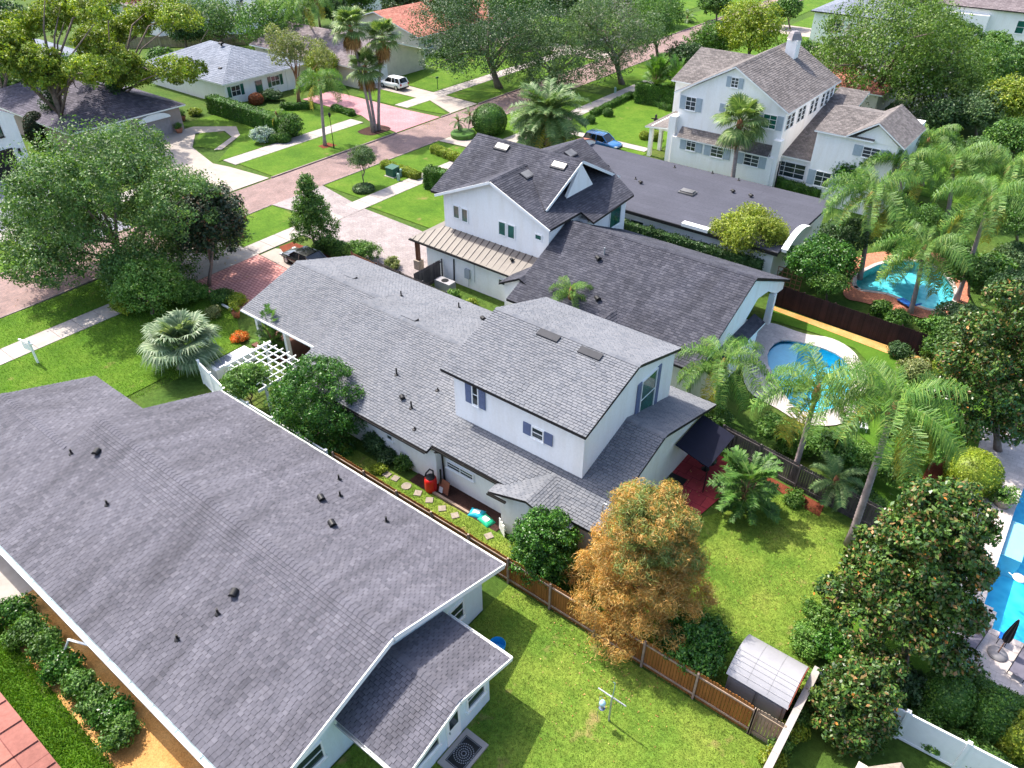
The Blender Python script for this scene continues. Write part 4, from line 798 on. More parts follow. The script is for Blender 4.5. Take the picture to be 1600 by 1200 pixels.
# ---- far houses
def far_house(label, wm, rm, x0, x1, y0, y1, ze, kind, rise, fas='trim', ov=0.6, wd=0.5, ex=0.35, ridge_at=None):
    h = thing('house', label, 'house', (0, 0, 0)); mb = MB()
    xm, ym = (x0 + x1) / 2, (y0 + y1) / 2
    if kind == 'x': wx(mb, x0, x1, y0, y1, ze - 0.05, ze + rise - 0.25); pls = gx(x0 - ov, x1 + ov, y0 - ov, y1 + ov, ze, ze + rise)
    elif kind == 'y': wy(mb, y0, y1, x0, x1, ze - 0.05, ze + rise - 0.25); pls = gy(y0 - ov, y1 + ov, x0 - ov, x1 + ov, ze, ze + rise)
    else:
        mb.box(x0, x1, y0, y1, 0, ze - 0.05); a, b, c_, d_ = x0 - ov, x1 + ov, y0 - ov, y1 + ov
        l = (b - a) - (d_ - c_); 
        if l >= 0:
            p, q = (a + (d_ - c_) / 2, ym, ze + rise), (b - (d_ - c_) / 2 + 0.01, ym, ze + rise)
            pls = [[(a, c_, ze), (b, c_, ze), q, p], [(b, c_, ze), (b, d_, ze), q], [(b, d_, ze), (a, d_, ze), p, q], [(a, d_, ze), (a, c_, ze), p]]
        else:
            p, q = (xm, c_ + (b - a) / 2, ze + rise), (xm, d_ - (b - a) / 2, ze + rise)
            pls = [[(a, c_, ze), (b, c_, ze), p], [(b, c_, ze), (b, d_, ze), q, p], [(b, d_, ze), (a, d_, ze), q], [(a, d_, ze), (a, c_, ze), p, q]]
    mb.build('wall', M[wm], h); roof(h, pls, rm, fas, 0.16, wd, ex, 0.03, seed=int(abs(x0 * 7 + y0)))
    return h
h6 = far_house('white bungalow with blue-grey hip roof and dark green front door', 'white', 'sh6', -113.8, -95.0, 59.4, 73.0, 3.0, 'hip', 2.7)
k = dict(pane='glass', rows=2)
for yy in (61.0, 67.6): window(h6, '+x', (-94.99, yy, 1.7), 1.5, 1.4, shut=('glassg', 0.5), cols=2, rows=2)
MB().box(-95.05, -94.93, 64.2, 65.3, 0, 2.3).build('door', M['glassg'], h6); wd_ = MB().box(-95.9, -94.9, 69.5, 74.5, 0, 2.8).build('wing_wall', M['white'], h6)
hood_vent(h6, (-103.2, 65.5, 5.6), 0, 1.6); hood_vent(h6, (-98.3, 61.5, 3.75), 0, 1.4)
h7 = far_house('long low house with brown-grey roof behind the tall fan palms', 'cream', 'sh7', -111.0, -87.5, 76.3, 90.5, 3.0, 'x', 2.3)
MB().box(-87.56, -87.44, 77.5, 82.3, 0, 2.3).build('garage_door', M['trim'], h7)
h8 = far_house('beige house with terracotta-coloured roof and planter wall in front', 'cream', 'sh8', -113.0, -94.0, 96.0, 124.0, 3.1, 'y', 2.8)
window(h8, '+x', (-93.99, 98.5, 1.6), 1.4, 1.4, pane='glassg', shut=('glassg', 0.5)); MB().box(-94.06, -93.9, 104, 108.6, 0, 2.3).build('garage_door', plain('grey_garage_door', (0.24, 0.23, 0.25), 0.6), h8)
MB().box(-91.5, -91.1, 97.5, 106, 0, 0.8).build('planter_wall', M['cream'], h8)
h9 = far_house('tan garage house with slate roof and white arched door heads', 'tan', 'sh9', -113.5, -90.7, 36.5, 49.9, 3.1, 'hip', 2.6)
for yy in (41.0, 46.2):
    o = MB().box(-90.76, -90.62, yy - 2.1, yy + 2.1, 0, 2.1).build('garage_door', plain('tan_garage_door', (0.28, 0.25, 0.25), 0.6), h9)
    MB().extr([(yy + 2.1 * math.cos(t), 2.12 + 0.75 * math.sin(t)) for t in np.linspace(0, math.pi, 15)], 'x', -90.9, -90.2).build('arched_hood', M['trim'], h9)
h10 = thing('house', 'tall white house with dark garage door at the picture edge', 'house', (0, 0, 0))
mb = MB(); wx(mb, -104, -91.2, 22.0, 31.6, 6.0, 8.8); mb.build('wall', M['white'], h10)
roof(h10, gx(-104.1, -91.15, 21.9, 31.7, 6.05, 8.95), 'sh9', 'trim', 0.14, 0.5, 0.35, 0.03, seed=101)
o = MB().box(-91.25, -91.1, 24.6, 30.3, 0, 2.9).build('garage_door', M['dark'], h10)
for i in range(1, 4): MB().box(-91.1, -91.07, 24.6, 30.3, i * 0.72 - 0.02, i * 0.72 + 0.02).build('panel_groove', M['black'], o)
window(h10, '+x', (-91.19, 28.2, 5.1), 3.6, 1.9, frame='dark', pane='glassg', cols=2, rows=2); MB().box(-91.12, -90.95, 30.75, 30.95, 2.2, 2.7).build('wall_lamp', M['black'], h10)
h11 = far_house('distant white house with grey gables beyond the golden tree', 'white', 'sh7', -172, -142, 78, 100, 4.5, 'x', 3.5)
for yy in (82, 86, 92, 96): window(h11, '+x', (-141.98, yy, 2.6), 1.8, 2.4, rows=2, cols=2)
h12 = far_house('distant white house with a single small upper window at top right', 'white', 'sh7', -29.5, 6, 160, 178, 6.2, 'x', 3.0, 'dark')
window(h12, '-y', (-16.6, 159.98, 3.9), 1.3, 2.0, pane='glassg'); MB().box(-28.5, -21.5, 158.9, 160, 0, 5.2).build('bay', M['white'], h12)
h13 = far_house('distant white house with low grey hip roof beside the mossy oak', 'white', 'sh6', -46.5, -33, 146, 158, 5.2, 'hip', 2.0, 'dark')
window(h13, '-y', (-42.5, 145.98, 3.2), 2.6, 2.2, cols=2, rows=2)
h14 = far_house('small distant house with orange tiled roof behind the chimney house', 'cream', 'sh8', -34, -24, 108, 118, 3.0, 'hip', 2.2)
h15 = far_house('distant pale house at the far end of the brick street', 'cream', 'sh7', -112, -92, 138, 160, 3.2, 'x', 2.6)
h16 = far_house('distant grey-roofed house above the white boundary fence', 'white', 'sh9', -175, -150, 120, 145, 3.5, 'x', 3.0)
for a_, b_ in (((-30.37, 48.05, 9.68), (-30.37, 43.3, 7.28)), ((-30.37, 48.05, 9.68), (-30.37, 53.9, 6.7))): MB().bar(a_, b_, 0.06, 0.22).build('rake_board', M['trim'], h3)
MB().bar((-34.6, 41.86, 8.92), (-40.35, 41.86, 6.5), 0.06, 0.2).build('rake_board', M['trim'], h3); MB().bar((-34.6, 41.86, 8.92), (-29.0, 41.86, 6.56), 0.06, 0.2).build('rake_board', M['trim'], h3)
h19 = far_house('grey-roofed house glimpsed behind the leaning golden trunk', 'shutter2', 'sh6', -140, -120, 36, 56, 3.2, 'x', 2.6)
# neighbour roof corner in front
h17 = thing('house', 'corner of a dark red metal roof at the bottom left edge', 'house', (0, 0, 0))
MB().box(-40, -14, -12, 0.2, 0, 2.7).build('wall', M['cream'], h17)
MB().extr([(-13, 2.62), (0.86, 2.82), (0.86, 2.98), (-13, 4.6)], 'x', -42, -13).build('roof', M['redroof'], h17)
for i in range(22):
    MB().bar((-41 + i * 1.3, 0.84, 3.02), (-41 + i * 1.3, -12.9, 4.62), 0.06, 0.05).build('roof_seam', M['redroof'], h17)
# ------------------------------------------------------------------ fences
def picket_fence(name, label, p, q, h, post, rail, board, side, bw=0.14, step=2.55, gap=0.018, each=True, group=None, dog=True, base=0.0):
    """boards between posts; side = +1/-1 which side the rails and posts show on"""
    p, q = Vector((*p, 0)), Vector((*q, 0)); d = q - p; L = d.length; d.normalize(); n = Vector((-d.y, d.x, 0)) * side
    f = thing(name, label, 'fence', p, 0, group)
    k = int(L / bw); rng = random.Random(int(L * 100))
    def brd(mb, o, hh):
        a = d * (bw - gap) / 2; t = n * 0.011; c = 0.035 if dog else 0
        pts = []
        for s in (-1, 1):
            b = o + t * s
            pts += [b - a + Vector((0, 0, base)), b + a + Vector((0, 0, base)), b + a + Vector((0, 0, hh - c)), b + a * 0.55 + Vector((0, 0, hh)), b - a * 0.55 + Vector((0, 0, hh)), b - a + Vector((0, 0, hh - c))]
        mb.add(pts, [(5, 4, 3, 2, 1, 0), (6, 7, 8, 9, 10, 11)] + [(i, (i + 1) % 6, 6 + (i + 1) % 6, 6 + i) for i in range(6)])
    if each:
        variants = []
        for i in range(4):
            mb = MB(); brd(mb, Vector((0, 0, 0)), h * (0.985 + 0.01 * i)); o = mb.build('picket', board, f); variants.append(o)
        for i in range(k):
            pos = d * (i + 0.5) * bw + n * rng.uniform(-0.004, 0.004)
            if i < 4: variants[i].location = pos
            else: link('picket', variants[rng.randrange(4)].data, f, pos)
    else:
        mb = MB()
        for i in range(k): brd(mb, d * (i + 0.5) * bw, h * rng.uniform(0.98, 1.0))
        stuff(mb.build('pickets', board, f))
    m = max(1, round(L / step)); st = L / m
    for i in range(m + 1):
        o = d * st * i + n * 0.075
        MB().obox(o + Vector((0, 0, (h + 0.03) / 2)), d * 0.045, n * 0.045, Vector((0, 0, (h + 0.03) / 2))).build('post', post, f)
        if i < m:
            for z in (0.28, h - 0.22): MB().obox(o + d * st / 2 + Vector((0, 0, z)) - n * 0.03, d * (st / 2 - 0.05), n * 0.02, Vector((0, 0, 0.045))).build('rail', rail, f)
    return f
picket_fence('wooden_fence', 'cedar-brown picket fence running between the two grey-roofed houses', (-27.6, 19.12), (-2.45, 19.12), 1.83, M['fencerail'], M['fencerail'], M['fence'], -1)
picket_fence('wooden_fence', 'short weathered grey fence panel between brown fence and garden wall', (-2.42, 19.12), (-1.25, 19.12), 1.83, M['fencegrey'], M['fencegrey'], M['fencegrey'], -1, step=0.8)
picket_fence('wooden_fence', 'near-black stained fence behind the kidney-shaped pool lawn', (-15.6, 53.35), (-3.6, 52.75), 1.85, M['fencedark'], M['fencedark'], M['fencedark'], 1, each=False, gap=0.003)
picket_fence('wooden_fence', 'old grey fence behind the leaning palms of the back lawn', (-11.2, 35.0), (-1.4, 33.7), 1.75, M['fenceold'], M['fenceold'], M['fenceold'], -1, each=False)
picket_fence('wooden_fence', 'dark slatted fence along the white farmhouse wall', (-42.8, 37.2), (-24.4, 36.2), 1.75, M['fenceold'], M['fencerail'], M['fenceold'], 1, each=False, gap=0.05)
picket_fence('wooden_fence', 'small dark gate fence across the side passage beside the meter box', (-38.9, 37.4), (-38.9, 40.6), 1.8, M['fenceold'], M['fenceold'], M['fenceold'], -1, each=False)
picket_fence('wooden_fence', 'low reddish-brown board fence beside the grey paver driveway', (-46.4, 37.5), (-43.2, 37.3), 1.4, M['brown'], M['brown'], M['barkr'], 1, each=False)
picket_fence('wooden_fence', 'distant tan board fence near the distant white gables', (-139, 68), (-122, 86), 1.8, M['fencegrey'], M['fencegrey'], M['fencegrey'], -1, each=False)
def vinyl_fence(label, p, q, h=1.8, step=2.4, cap=None, zb=0.0):
    p, q = Vector((*p, 0)), Vector((*q, 0)); d = q - p; L = d.length; d.normalize(); n = Vector((-d.y, d.x, 0))
    f = thing('vinyl_fence', label, 'fence', p); m = max(1, round(L / step)); st = L / m
    for i in range(m + 1):
        o = d * st * i
        MB().obox(o + Vector((0, 0, h / 2 + 0.04)), d * 0.065, n * 0.065, Vector((0, 0, h / 2 + 0.04))).obox(o + Vector((0, 0, h + 0.1)), d * 0.085, n * 0.085, Vector((0, 0, 0.025))).build('post', M['vinyl'], f)
        if i < m:
            c = o + d * st / 2
            b = MB().obox(c + Vector((0, 0, h / 2)), d * (st / 2 - 0.06), n * 0.018, Vector((0, 0, h / 2 - 0.08)))
            for k in range(1, int(st / 0.3)): b.obox(c + d * (k * 0.3 - st / 2) + Vector((0, 0, h / 2)), d * 0.006, n * 0.022, Vector((0, 0, h / 2 - 0.1)))
            pn = b.build('panel', M['vinyl'], f)
            for zz in (h - 0.04, 0.12): MB().obox(c + Vector((0, 0, zz)), d * (st / 2 - 0.06), n * 0.04, Vector((0, 0, 0.06))).build('rail', M['vinyl'], f)
    return f
vinyl_fence('white vinyl fence panel and gate beside the silvery fan palm', (-41.6, 19.7), (-37.9, 19.0))
vinyl_fence('white vinyl fence hidden behind the nearest house eave and round tree', (-37.6, 18.9), (-28.0, 18.9))
vinyl_fence('white vinyl fence below the magnolia at bottom right', (0.2, 22.5), (9.0, 22.9), 1.8)
vinyl_fence('white vinyl panel joining the garden wall behind the grey shed', (-0.95, 22.3), (1.3, 22.5), 1.8, 1.2)
vinyl_fence('tall white boundary fence in the distance at the top', (-128, 80), (-142, 112), 2.4)
vinyl_fence('distant white boundary fence beyond the terracotta roof', (-140, 113), (-118, 128), 2.4)
vinyl_fence('white vinyl fence between the brown roof and terracotta roof', (-96, 94.4), (-90.5, 93.6), 2.0)
gw = thing('garden_wall', 'cream-capped brick wall closing off the near back lawn', 'wall', (-1.15, 4, 0))
MB().box(-0.09, 0.09, 0, 18.4, 0, 1.72).build('wall_body', M['gravelly'], gw)
for i in range(16): MB().box(-0.14, 0.14, i * 1.15, i * 1.15 + 1.14, 1.722, 1.84).build('coping_stone', M['concrete'], gw)

# ------------------------------------------------------------------ foliage
rngs = np.random.default_rng(7)
def leaves(centers, rad, n, size, rng, out=None, up=0.35, aspect=0.55, droop=0.0, spread=1.0):
    """n leaf faces gathered round the given clump centres"""
    idx = rng.integers(0, len(centers), n)
    off = rng.normal(size=(n, 3)); off /= np.linalg.norm(off, axis=1, keepdims=True) + 1e-9
    r = rad if np.isscalar(rad) else rad[idx][:, None]
    pos = centers[idx] + off * r * (rng.random((n, 1)) ** 0.45) * np.array([1, 1, 0.8])
    nrm = rng.normal(size=(n, 3)) * 0.8 * spread + off * 0.7 + np.array([0, 0, up])
    if out is not None: nrm += out[idx] * 0.6
    nrm /= np.linalg.norm(nrm, axis=1, keepdims=True) + 1e-9
    t = np.cross(nrm, rng.normal(size=(n, 3))); t[:, 2] -= droop; t -= nrm * np.sum(t * nrm, 1, keepdims=True)
    t /= np.linalg.norm(t, axis=1, keepdims=True) + 1e-9
    b = np.cross(nrm, t); s = size * (0.6 + 0.8 * rng.random((n, 1)))
    V = np.empty((n, 4, 3)); V[:, 0] = pos - t * s * 0.5; V[:, 2] = pos + t * s * 0.5 - nrm * s * 0.12
    V[:, 1] = pos + b * s * aspect * 0.5; V[:, 3] = pos - b * s * aspect * 0.5
    return V.reshape(-1, 3)
def quads(n): return np.arange(n * 4).reshape(n, 4)
def clumps(c, r, m, rng, inner=0.35, low=-0.75, flat=1.0):
    """clump centres over an ellipsoid, mostly near its skin"""
    d = rng.normal(size=(m * 2, 3)); d /= np.linalg.norm(d, axis=1, keepdims=True); d = d[d[:, 2] > low][:m]
    k = 1 - inner * rng.random((len(d), 1)) ** 1.6
    return np.array(c) + d * np.array(r) * k, d
TRI = [0]
def crown_mesh(name, lobes, mat, leaf, n, rng, clr=None, inner=0.4, up=0.35, aspect=0.55, droop=0.0, low=-0.75):
    """lobes: (cx,cy,cz,rx,ry,rz)"""
    A = np.array([(l[3] * l[4] + l[4] * l[5] + l[3] * l[5]) for l in lobes]); A = A / A.sum(); VS = []
    for l, a in zip(lobes, A):
        k = int(n * a); rr = clr or max(0.25, 0.26 * min(l[3:6])); m = max(6, int(2.2 * (l[3] * l[4] + l[4] * l[5] + l[3] * l[5]) / rr ** 2))
        c, d = clumps(l[:3], l[3:6], m, rng, inner, low)
        rad = rr * (0.6 + 0.8 * rng.random(len(c)))
        if k > 0: VS.append(leaves(c, rad, k, leaf, rng, d, up, aspect, droop))
    V = np.concatenate(VS); TRI[0] += len(V) // 2
    return npmesh(name, V, quads(len(V) // 4), mat)
def autolobes(c, r, k, rng, s=0.55):
    out = [(c[0], c[1], c[2], r[0] * 0.72, r[1] * 0.72, r[2] * 0.75)]
    for i in range(k):
        d = rng.normal(size=3); d /= np.linalg.norm(d); d[2] = abs(d[2]) * 0.9 - 0.25
        q = s * (0.75 + 0.5 * rng.random())
        out.append((c[0] + d[0] * r[0] * (1 - q * 0.8), c[1] + d[1] * r[1] * (1 - q * 0.8), c[2] + d[2] * r[2] * (1 - q * 0.8), r[0] * q, r[1] * q, r[2] * q * 0.85))
    return out
def trunk_mesh(mb, base, top, r0, r1, rng, lobes, nb=6, bend=0.3, n=8):
    base, top = Vector(base), Vector(top); pts = [base]; k = 5
    for i in range(1, k + 1):
        t = i / k; pts.append(base.lerp(top, t) + Vector((rng.normal() * bend * t * 0.4, rng.normal() * bend * t * 0.4, 0)))
    mb.tube(pts, [r0 * 1.35] + [r0 + (r1 - r0) * i / k for i in range(1, k + 1)], n)
    for i in range(nb):
        l = lobes[i % len(lobes)]; s = pts[2 + i % (k - 2)]; e = Vector(l[:3]) + Vector((rng.normal() * l[3] * 0.5, rng.normal() * l[4] * 0.5, l[5] * 0.3 * rng.normal()))
        m = s.lerp(e, 0.5) + Vector((0, 0, 0.25 * (e - s).length * rng.random()))
        mb.tube([s, m, e], [r1 * 0.75, r1 * 0.45, r1 * 0.15], 6)
PL = [0]
def tree(label, px, py, zc, rpx, rzk=0.85, mat='oak', leaf=0.22, cov=3.0, k=7, base=None, bark='bark', r0=None, name='tree', cat='tree', group=None, inner=0.4, up=0.35, aspect=0.55, nmax=36000, s=0.55, lean=None, low=-0.75, droop=0.0, clr=None, ry=1.0, lobes=None, nb=6, top=None, tips=None, clear=()):
    PL[0] += 1; rng = np.random.default_rng(1000 + PL[0])
    bx, by = at(px, py, zc) if base is None else at(*base)
    if zc is None:                               # height at which the crown's sight line passes closest over the foot
        r_ = ray(px, py); t_ = (bx * r_[0] + by * r_[1]) / (r_[0] ** 2 + r_[1] ** 2); zc = CAM_H + r_[2] * t_
    cx, cy = at(px, py, zc); r = rpx * mpp(px, py, zc)
    t = thing(name, label, cat, (bx, by, 0), 0, group)
    r *= {'oaklobes': 1.25, 'conelobes': 1.32, 'domelobes': 1.12, 'maglobes': 1.12, 'umbrellalobes': 1.15, 'vaselobes': 1.2}.get(getattr(lobes, '__name__', ''), 1.08)
    c = (cx - bx, cy - by, zc); R3 = (r, r * ry, r * rzk)
    L = lobes(c, R3, rng) if lobes else autolobes(c, R3, k, rng, s)
    for (gx_, gy_) in clear:                     # the open space under the crown where people stand
        u_ = Vector((-gx_, -gy_, CAM_H - 1)).normalized(); g_ = Vector((gx_ - bx, gy_ - by, 1.0))
        L = [l for l in L if l[2] > 9 or ((Vector(l[:3]) - g_) - u_ * (Vector(l[:3]) - g_).dot(u_)).length > max(l[3:6]) * 0.5 + 0.2]
    area = sum(4.2 * (l[3] * l[4] + l[4] * l[5] + l[3] * l[5]) for l in L) * 0.55
    n = int(min(nmax, cov * area / (leaf * leaf * aspect * 0.5)))
    rr = r0 or max(0.06, r * 0.055)
    mb = MB(); trunk_mesh(mb, (0, 0, -0.1), (c[0], c[1], zc - R3[2] * 0.2), rr, rr * 0.55, rng, L, nb)
    mb.build('trunk', M[bark], t, True)
    if r > 1.2 and n > 2000:                     # coarse inner foliage so light does not pour straight through
        pass
    me = crown_mesh('crown', L, M[mat], leaf, n, rng, clr, inner, up, aspect, droop, low)
    o = link('crown', me, t)
    if tips:
        TL_ = [l for l in L if l[2] > c[2] + R3[2] * tips[1]] if tips[2] == 'top' else [(c[0], c[1], c[2] + R3[2] * tips[2], R3[0] * tips[1], R3[1] * tips[1], R3[2] * tips[1])]
        me2 = crown_mesh('crown_tips', TL_, M[tips[0]], leaf, int(n * tips[3]), rng, clr, inner, up, aspect, droop); link('crown_tips', me2, t)
    return t
def shrub(label, px, py, rpx, rz=0.9, mat='mid', leaf=0.12, zoff=0.75, cov=3.2, cat='shrub', name='shrub', group=None, k=4, nmax=9000, ball=False, ry=1.0, aspect=0.55, up=0.35):
    """small plant sighted at its middle, standing on the ground"""
    PL[0] += 1; rng = np.random.default_rng(1000 + PL[0])
    rpx *= 1.15; r = rpx * mpp(px, py, 0); zc = r * rz * zoff; cx, cy = at(px, py, zc); r = rpx * mpp(px, py, zc)
    t = thing(name, label, cat, (cx, cy, 0), 0, group); c = (0, 0, zc); R3 = (r, r * ry, r * rz)
    if ball: L = [(0, 0, zc, r, r * ry, r * rz)]
    else: L = autolobes(c, R3, k, rng, 0.55)
    area = sum(4.2 * (l[3] * l[4] + l[4] * l[5] + l[3] * l[5]) for l in L) * (1.0 if ball else 0.55)
    n = int(min(nmax, cov * area / (leaf * leaf * aspect * 0.5)))
    mb = MB(); 
    for i in range(4): a = i * 1.6; mb.tube([(0, 0, -0.05), (0.3 * r * math.cos(a), 0.3 * r * math.sin(a), zc)], [0.03, 0.015], 5)
    mb.build('stem', M['bark'], t)
    me = crown_mesh('foliage', L, M[mat], leaf, n, rng, 0.07 if ball else None, 0.06 if ball else 0.4, up, aspect)
    link('foliage', me, t)
    if ball: MB().lathe([(0.02, -0.93), (0.6, -0.7), (0.9, -0.2), (0.93, 0.15), (0.7, 0.62), (0.05, 0.93)], (0, 0, 0), 14).build('inner_twigs', M[mat], t, True, (0, 0, zc)).scale = (r * 0.97, r * ry * 0.97, r * rz * 0.97)
    return t
def hedge(label, p, q, w_, h, mat='hedge', leaf=0.13, cov=2.6, name='hedge', group=None, nmax=14000, wob=0.06, z0=0.0):
    PL[0] += 1; rng = np.random.default_rng(1000 + PL[0])
    p, q = Vector((*p, 0)), Vector((*q, 0)); d = q - p; L = d.length; d.normalize(); n = Vector((-d.y, d.x, 0))
    t = thing(name, label, 'hedge', p, 0, group)
    fa = np.array([L * w_, L * h, L * h, w_ * h, w_ * h]); m = int(min(nmax, cov * fa.sum() / (leaf * leaf * 0.28))); pr_ = fa / fa.sum()
    f = rng.choice(5, m, p=pr_); u = rng.random(m); v = rng.random(m); S_ = np.empty((m, 3)); N_ = np.zeros((m, 3))
    S_[f == 0] = np.c_[u * L, (v - .5) * w_, np.full(m, h)][f == 0]; N_[f == 0] = (0, 0, 1)
    for i, sg in ((1, -1), (2, 1)): S_[f == i] = np.c_[u * L, np.full(m, sg * w_ / 2), v * h][f == i]; N_[f == i] = (0, sg, 0)
    for i, e in ((3, 0), (4, L)): S_[f == i] = np.c_[np.full(m, e), (u - .5) * w_, v * h][f == i]; N_[f == i] = (1 if e else -1, 0, 0)
    S_ += N_ * (rng.normal(size=(m, 1)) * wob) + (np.sin(S_[:, :1] * 2.1) + np.sin(S_[:, :1] * 5.3 + 1)) * N_ * 0.05
    ce = S_[:, :1] * np.array(d) + S_[:, 1:2] * np.array(n) + S_[:, 2:] * np.array((0, 0, 1.0))
    no = N_[:, :1] * np.array(d) + N_[:, 1:2] * np.array(n) + N_[:, 2:] * np.array((0, 0, 1.0))
    V = leaves(ce, 0.05, m, leaf, rng, no, 0.25); TRI[0] += 2 * m
    link('foliage', npmesh('foliage', V, quads(len(V) // 4), M[mat]), t)
    i = 0.05; mb = MB(); mb.obox((p * 0) + d * L / 2 + Vector((0, 0, h / 2 - i / 2)), d * (L / 2 - i), n * (w_ / 2 - i), Vector((0, 0, h / 2 - i / 2))); mb.build('inner_twigs', M[mat], t)
    return t
# ------------------------------------------------------------------ palms
def feather_frond(name, L, e0, e1, mat, rng, pairs=34, ll=0.62, ldroop=0.7, wid=0.035, vee=0.25, plume=0.3):
    """arching rachis with drooping leaflets, along +x"""
    n = 12; pts = [Vector((0, 0, 0))]; ang = e0
    for i in range(n):
        t = i / (n - 1); a = e0 + (e1 - e0) * t ** 0.85; pts.append(pts[-1] + Vector((math.cos(a), 0, math.sin(a))) * L / n)
    def on(t):
        x = t * n; i = min(n - 1, int(x)); return pts[i].lerp(pts[i + 1], x - i), (pts[i + 1] - pts[i]).normalized()
    V = []; F = []
    for i in range(pairs):
        t = 0.14 + 0.85 * (i + rng.random() * 0.4) / pairs; p, d = on(t)
        ln = ll * (0.45 + 0.75 * math.sin(math.pi * min(1, (t - 0.05) * 0.95)) ** 0.7) * rng.uniform(0.75, 1.2)
        for s in (-1, 1):
            sd = Vector((0, s, 0)); u = sd.cross(d) * s if False else Vector((0, 0, 1))
            dr = (d * 0.55 + sd * 0.85 + u * (vee + rng.uniform(-plume, plume * 1.2))).normalized()
            m_ = p + dr * ln * 0.5; e = m_ + (dr * (1 - ldroop * 0.5) + Vector((0, 0, -ldroop * rng.uniform(0.7, 1.3)))).normalized() * ln * 0.55
            w_ = d * wid; k = len(V)
            V += [p - w_ * 0.6, p + w_ * 0.6, m_ + w_, m_ - w_, e]
            F += [(k, k + 1, k + 2, k + 3), (k + 3, k + 2, k + 4, k + 4)]
    mb = MB(); mb.v = [tuple(v) for v in V]; mb.f = [f if f[2] != f[3] else f[:3] for f in F]; mb.mi = [0] * len(F)
    mb.tube(pts[:10], [0.035 - 0.003 * i for i in range(10)], 4, 1)
    me = bpy.data.meshes.new(name); me.from_pydata(mb.v, [], mb.f); me.materials.append(mat); me.materials.append(M['fan']); me.polygons.foreach_set('material_index', mb.mi); me.update(); TRI[0] += len(F) * 2
    return me
def fan_leaf(name, L, e0, mat, rng, rad=0.75, seg=26, droop=0.5, arc=290):
    """petiole and a pleated fan blade, along +x"""
    a = e0; pts = [Vector((0, 0, 0)), Vector((math.cos(a), 0, math.sin(a))) * L * 0.5, Vector((math.cos(a - 0.15), 0, math.sin(a - 0.15))) * L]
    d = (pts[2] - pts[1]).normalized(); sd = Vector((0, 1, 0)); nm = sd.cross(d) * -1; nm = d.cross(sd); V = []; F = []; c = pts[2]
    for i in range(seg):
        th = R(arc) * ((i + 0.5) / seg - 0.5); dth = R(arc) / seg * 0.46; rr = rad * (0.72 + 0.28 * math.cos(th * 0.55)) * rng.uniform(0.92, 1.06)
        dr = d * math.cos(th) + sd * math.sin(th); q = dr.cross(nm)
        m_ = c + dr * rr * 0.58 + Vector((0, 0, -0.04)); e = c + dr * rr * 0.92 + Vector((0, 0, -droop * rr * rng.uniform(0.35, 0.75))); w_ = q * rr * 0.58 * math.tan(dth) * 1.05; k = len(V)
        V += [c, m_ - w_, m_ + w_, e]; F += [(k, k + 1, k + 2), (k + 1, k + 3, k + 2)]
    mb = MB(); mb.v = [tuple(v) for v in V]; mb.f = F; mb.mi = [0] * len(F); mb.tube(pts, [0.025, 0.02, 0.014], 4)
    me = bpy.data.meshes.new(name); me.from_pydata(mb.v, [], mb.f); me.materials.append(mat); me.update(); TRI[0] += len(F)
    return me
prng = random.Random(5)
QF = [feather_frond('frond', L_, R(e0), R(e1), M['queen'], prng, 84, 0.8, dr, 0.022, 0.2, 0.75) for L_, e0, e1, dr in ((3.5, 68, -42, 1.0), (3.7, 52, -52, 1.1), (3.7, 36, -60, 1.2), (3.5, 16, -70, 1.3), (3.1, 80, -5, 0.8))]
QY = [feather_frond('frond', 3.1, R(5), R(-82), M['queeny'], prng, 76, 0.9, 1.3, 0.024, 0.2, 0.7), feather_frond('frond', 2.9, R(-15), R(-88), M['queeny'], prng, 76, 0.85, 1.2, 0.024, 0.2, 0.7)]
DF = [feather_frond('frond', L_, R(e0), R(e1), M['date'], prng, 70, 0.55, 0.35, 0.03, 0.3) for L_, e0, e1 in ((3.0, 75, 15), (3.2, 52, -20), (3.2, 30, -45), (3.0, 5, -65), (2.8, -20, -80))]
DY = [feather_frond('frond', 2.8, R(-25), R(-85), M['queeny'], prng, 50, 0.45, 0.3, 0.022)]
FF = [fan_leaf('fan_leaf', L_, R(e), M['fan'], prng, 0.95, 26, dr) for L_, e, dr in ((1.0, 75, 0.3), (1.1, 50, 0.45), (1.1, 22, 0.6), (1.1, -5, 0.7), (1.0, -30, 0.8))]
FD = [fan_leaf('fan_leaf', 1.0, R(-58), M['thatch'], prng, 0.85, 20, 0.9), fan_leaf('fan_leaf', 0.9, R(-72), M['thatch'], prng, 0.8, 20, 0.9)]
FS = [fan_leaf('fan_leaf', L_, R(e), M['fans'], prng, 1.25, 30, dr) for L_, e, dr in ((0.9, 80, 0.35), (1.2, 55, 0.5), (1.3, 30, 0.65), (1.3, 5, 0.75))]
SPF = [feather_frond('leaf_spray', L_, R(e0), R(e1), M['mid'], prng, 24, 0.34, 0.25, 0.05, 0.15, 0.25) for L_, e0, e1 in ((1.9, 70, 20), (1.9, 45, -10), (1.8, 20, -25))]
SPB = [feather_frond('leaf_spray', L_, R(e0), R(e1), M['fresh'], prng, 24, 0.36, 0.2, 0.05, 0.2, 0.3) for L_, e0, e1 in ((2.0, 82, 62), (2.0, 66, 35), (1.9, 50, 12))]
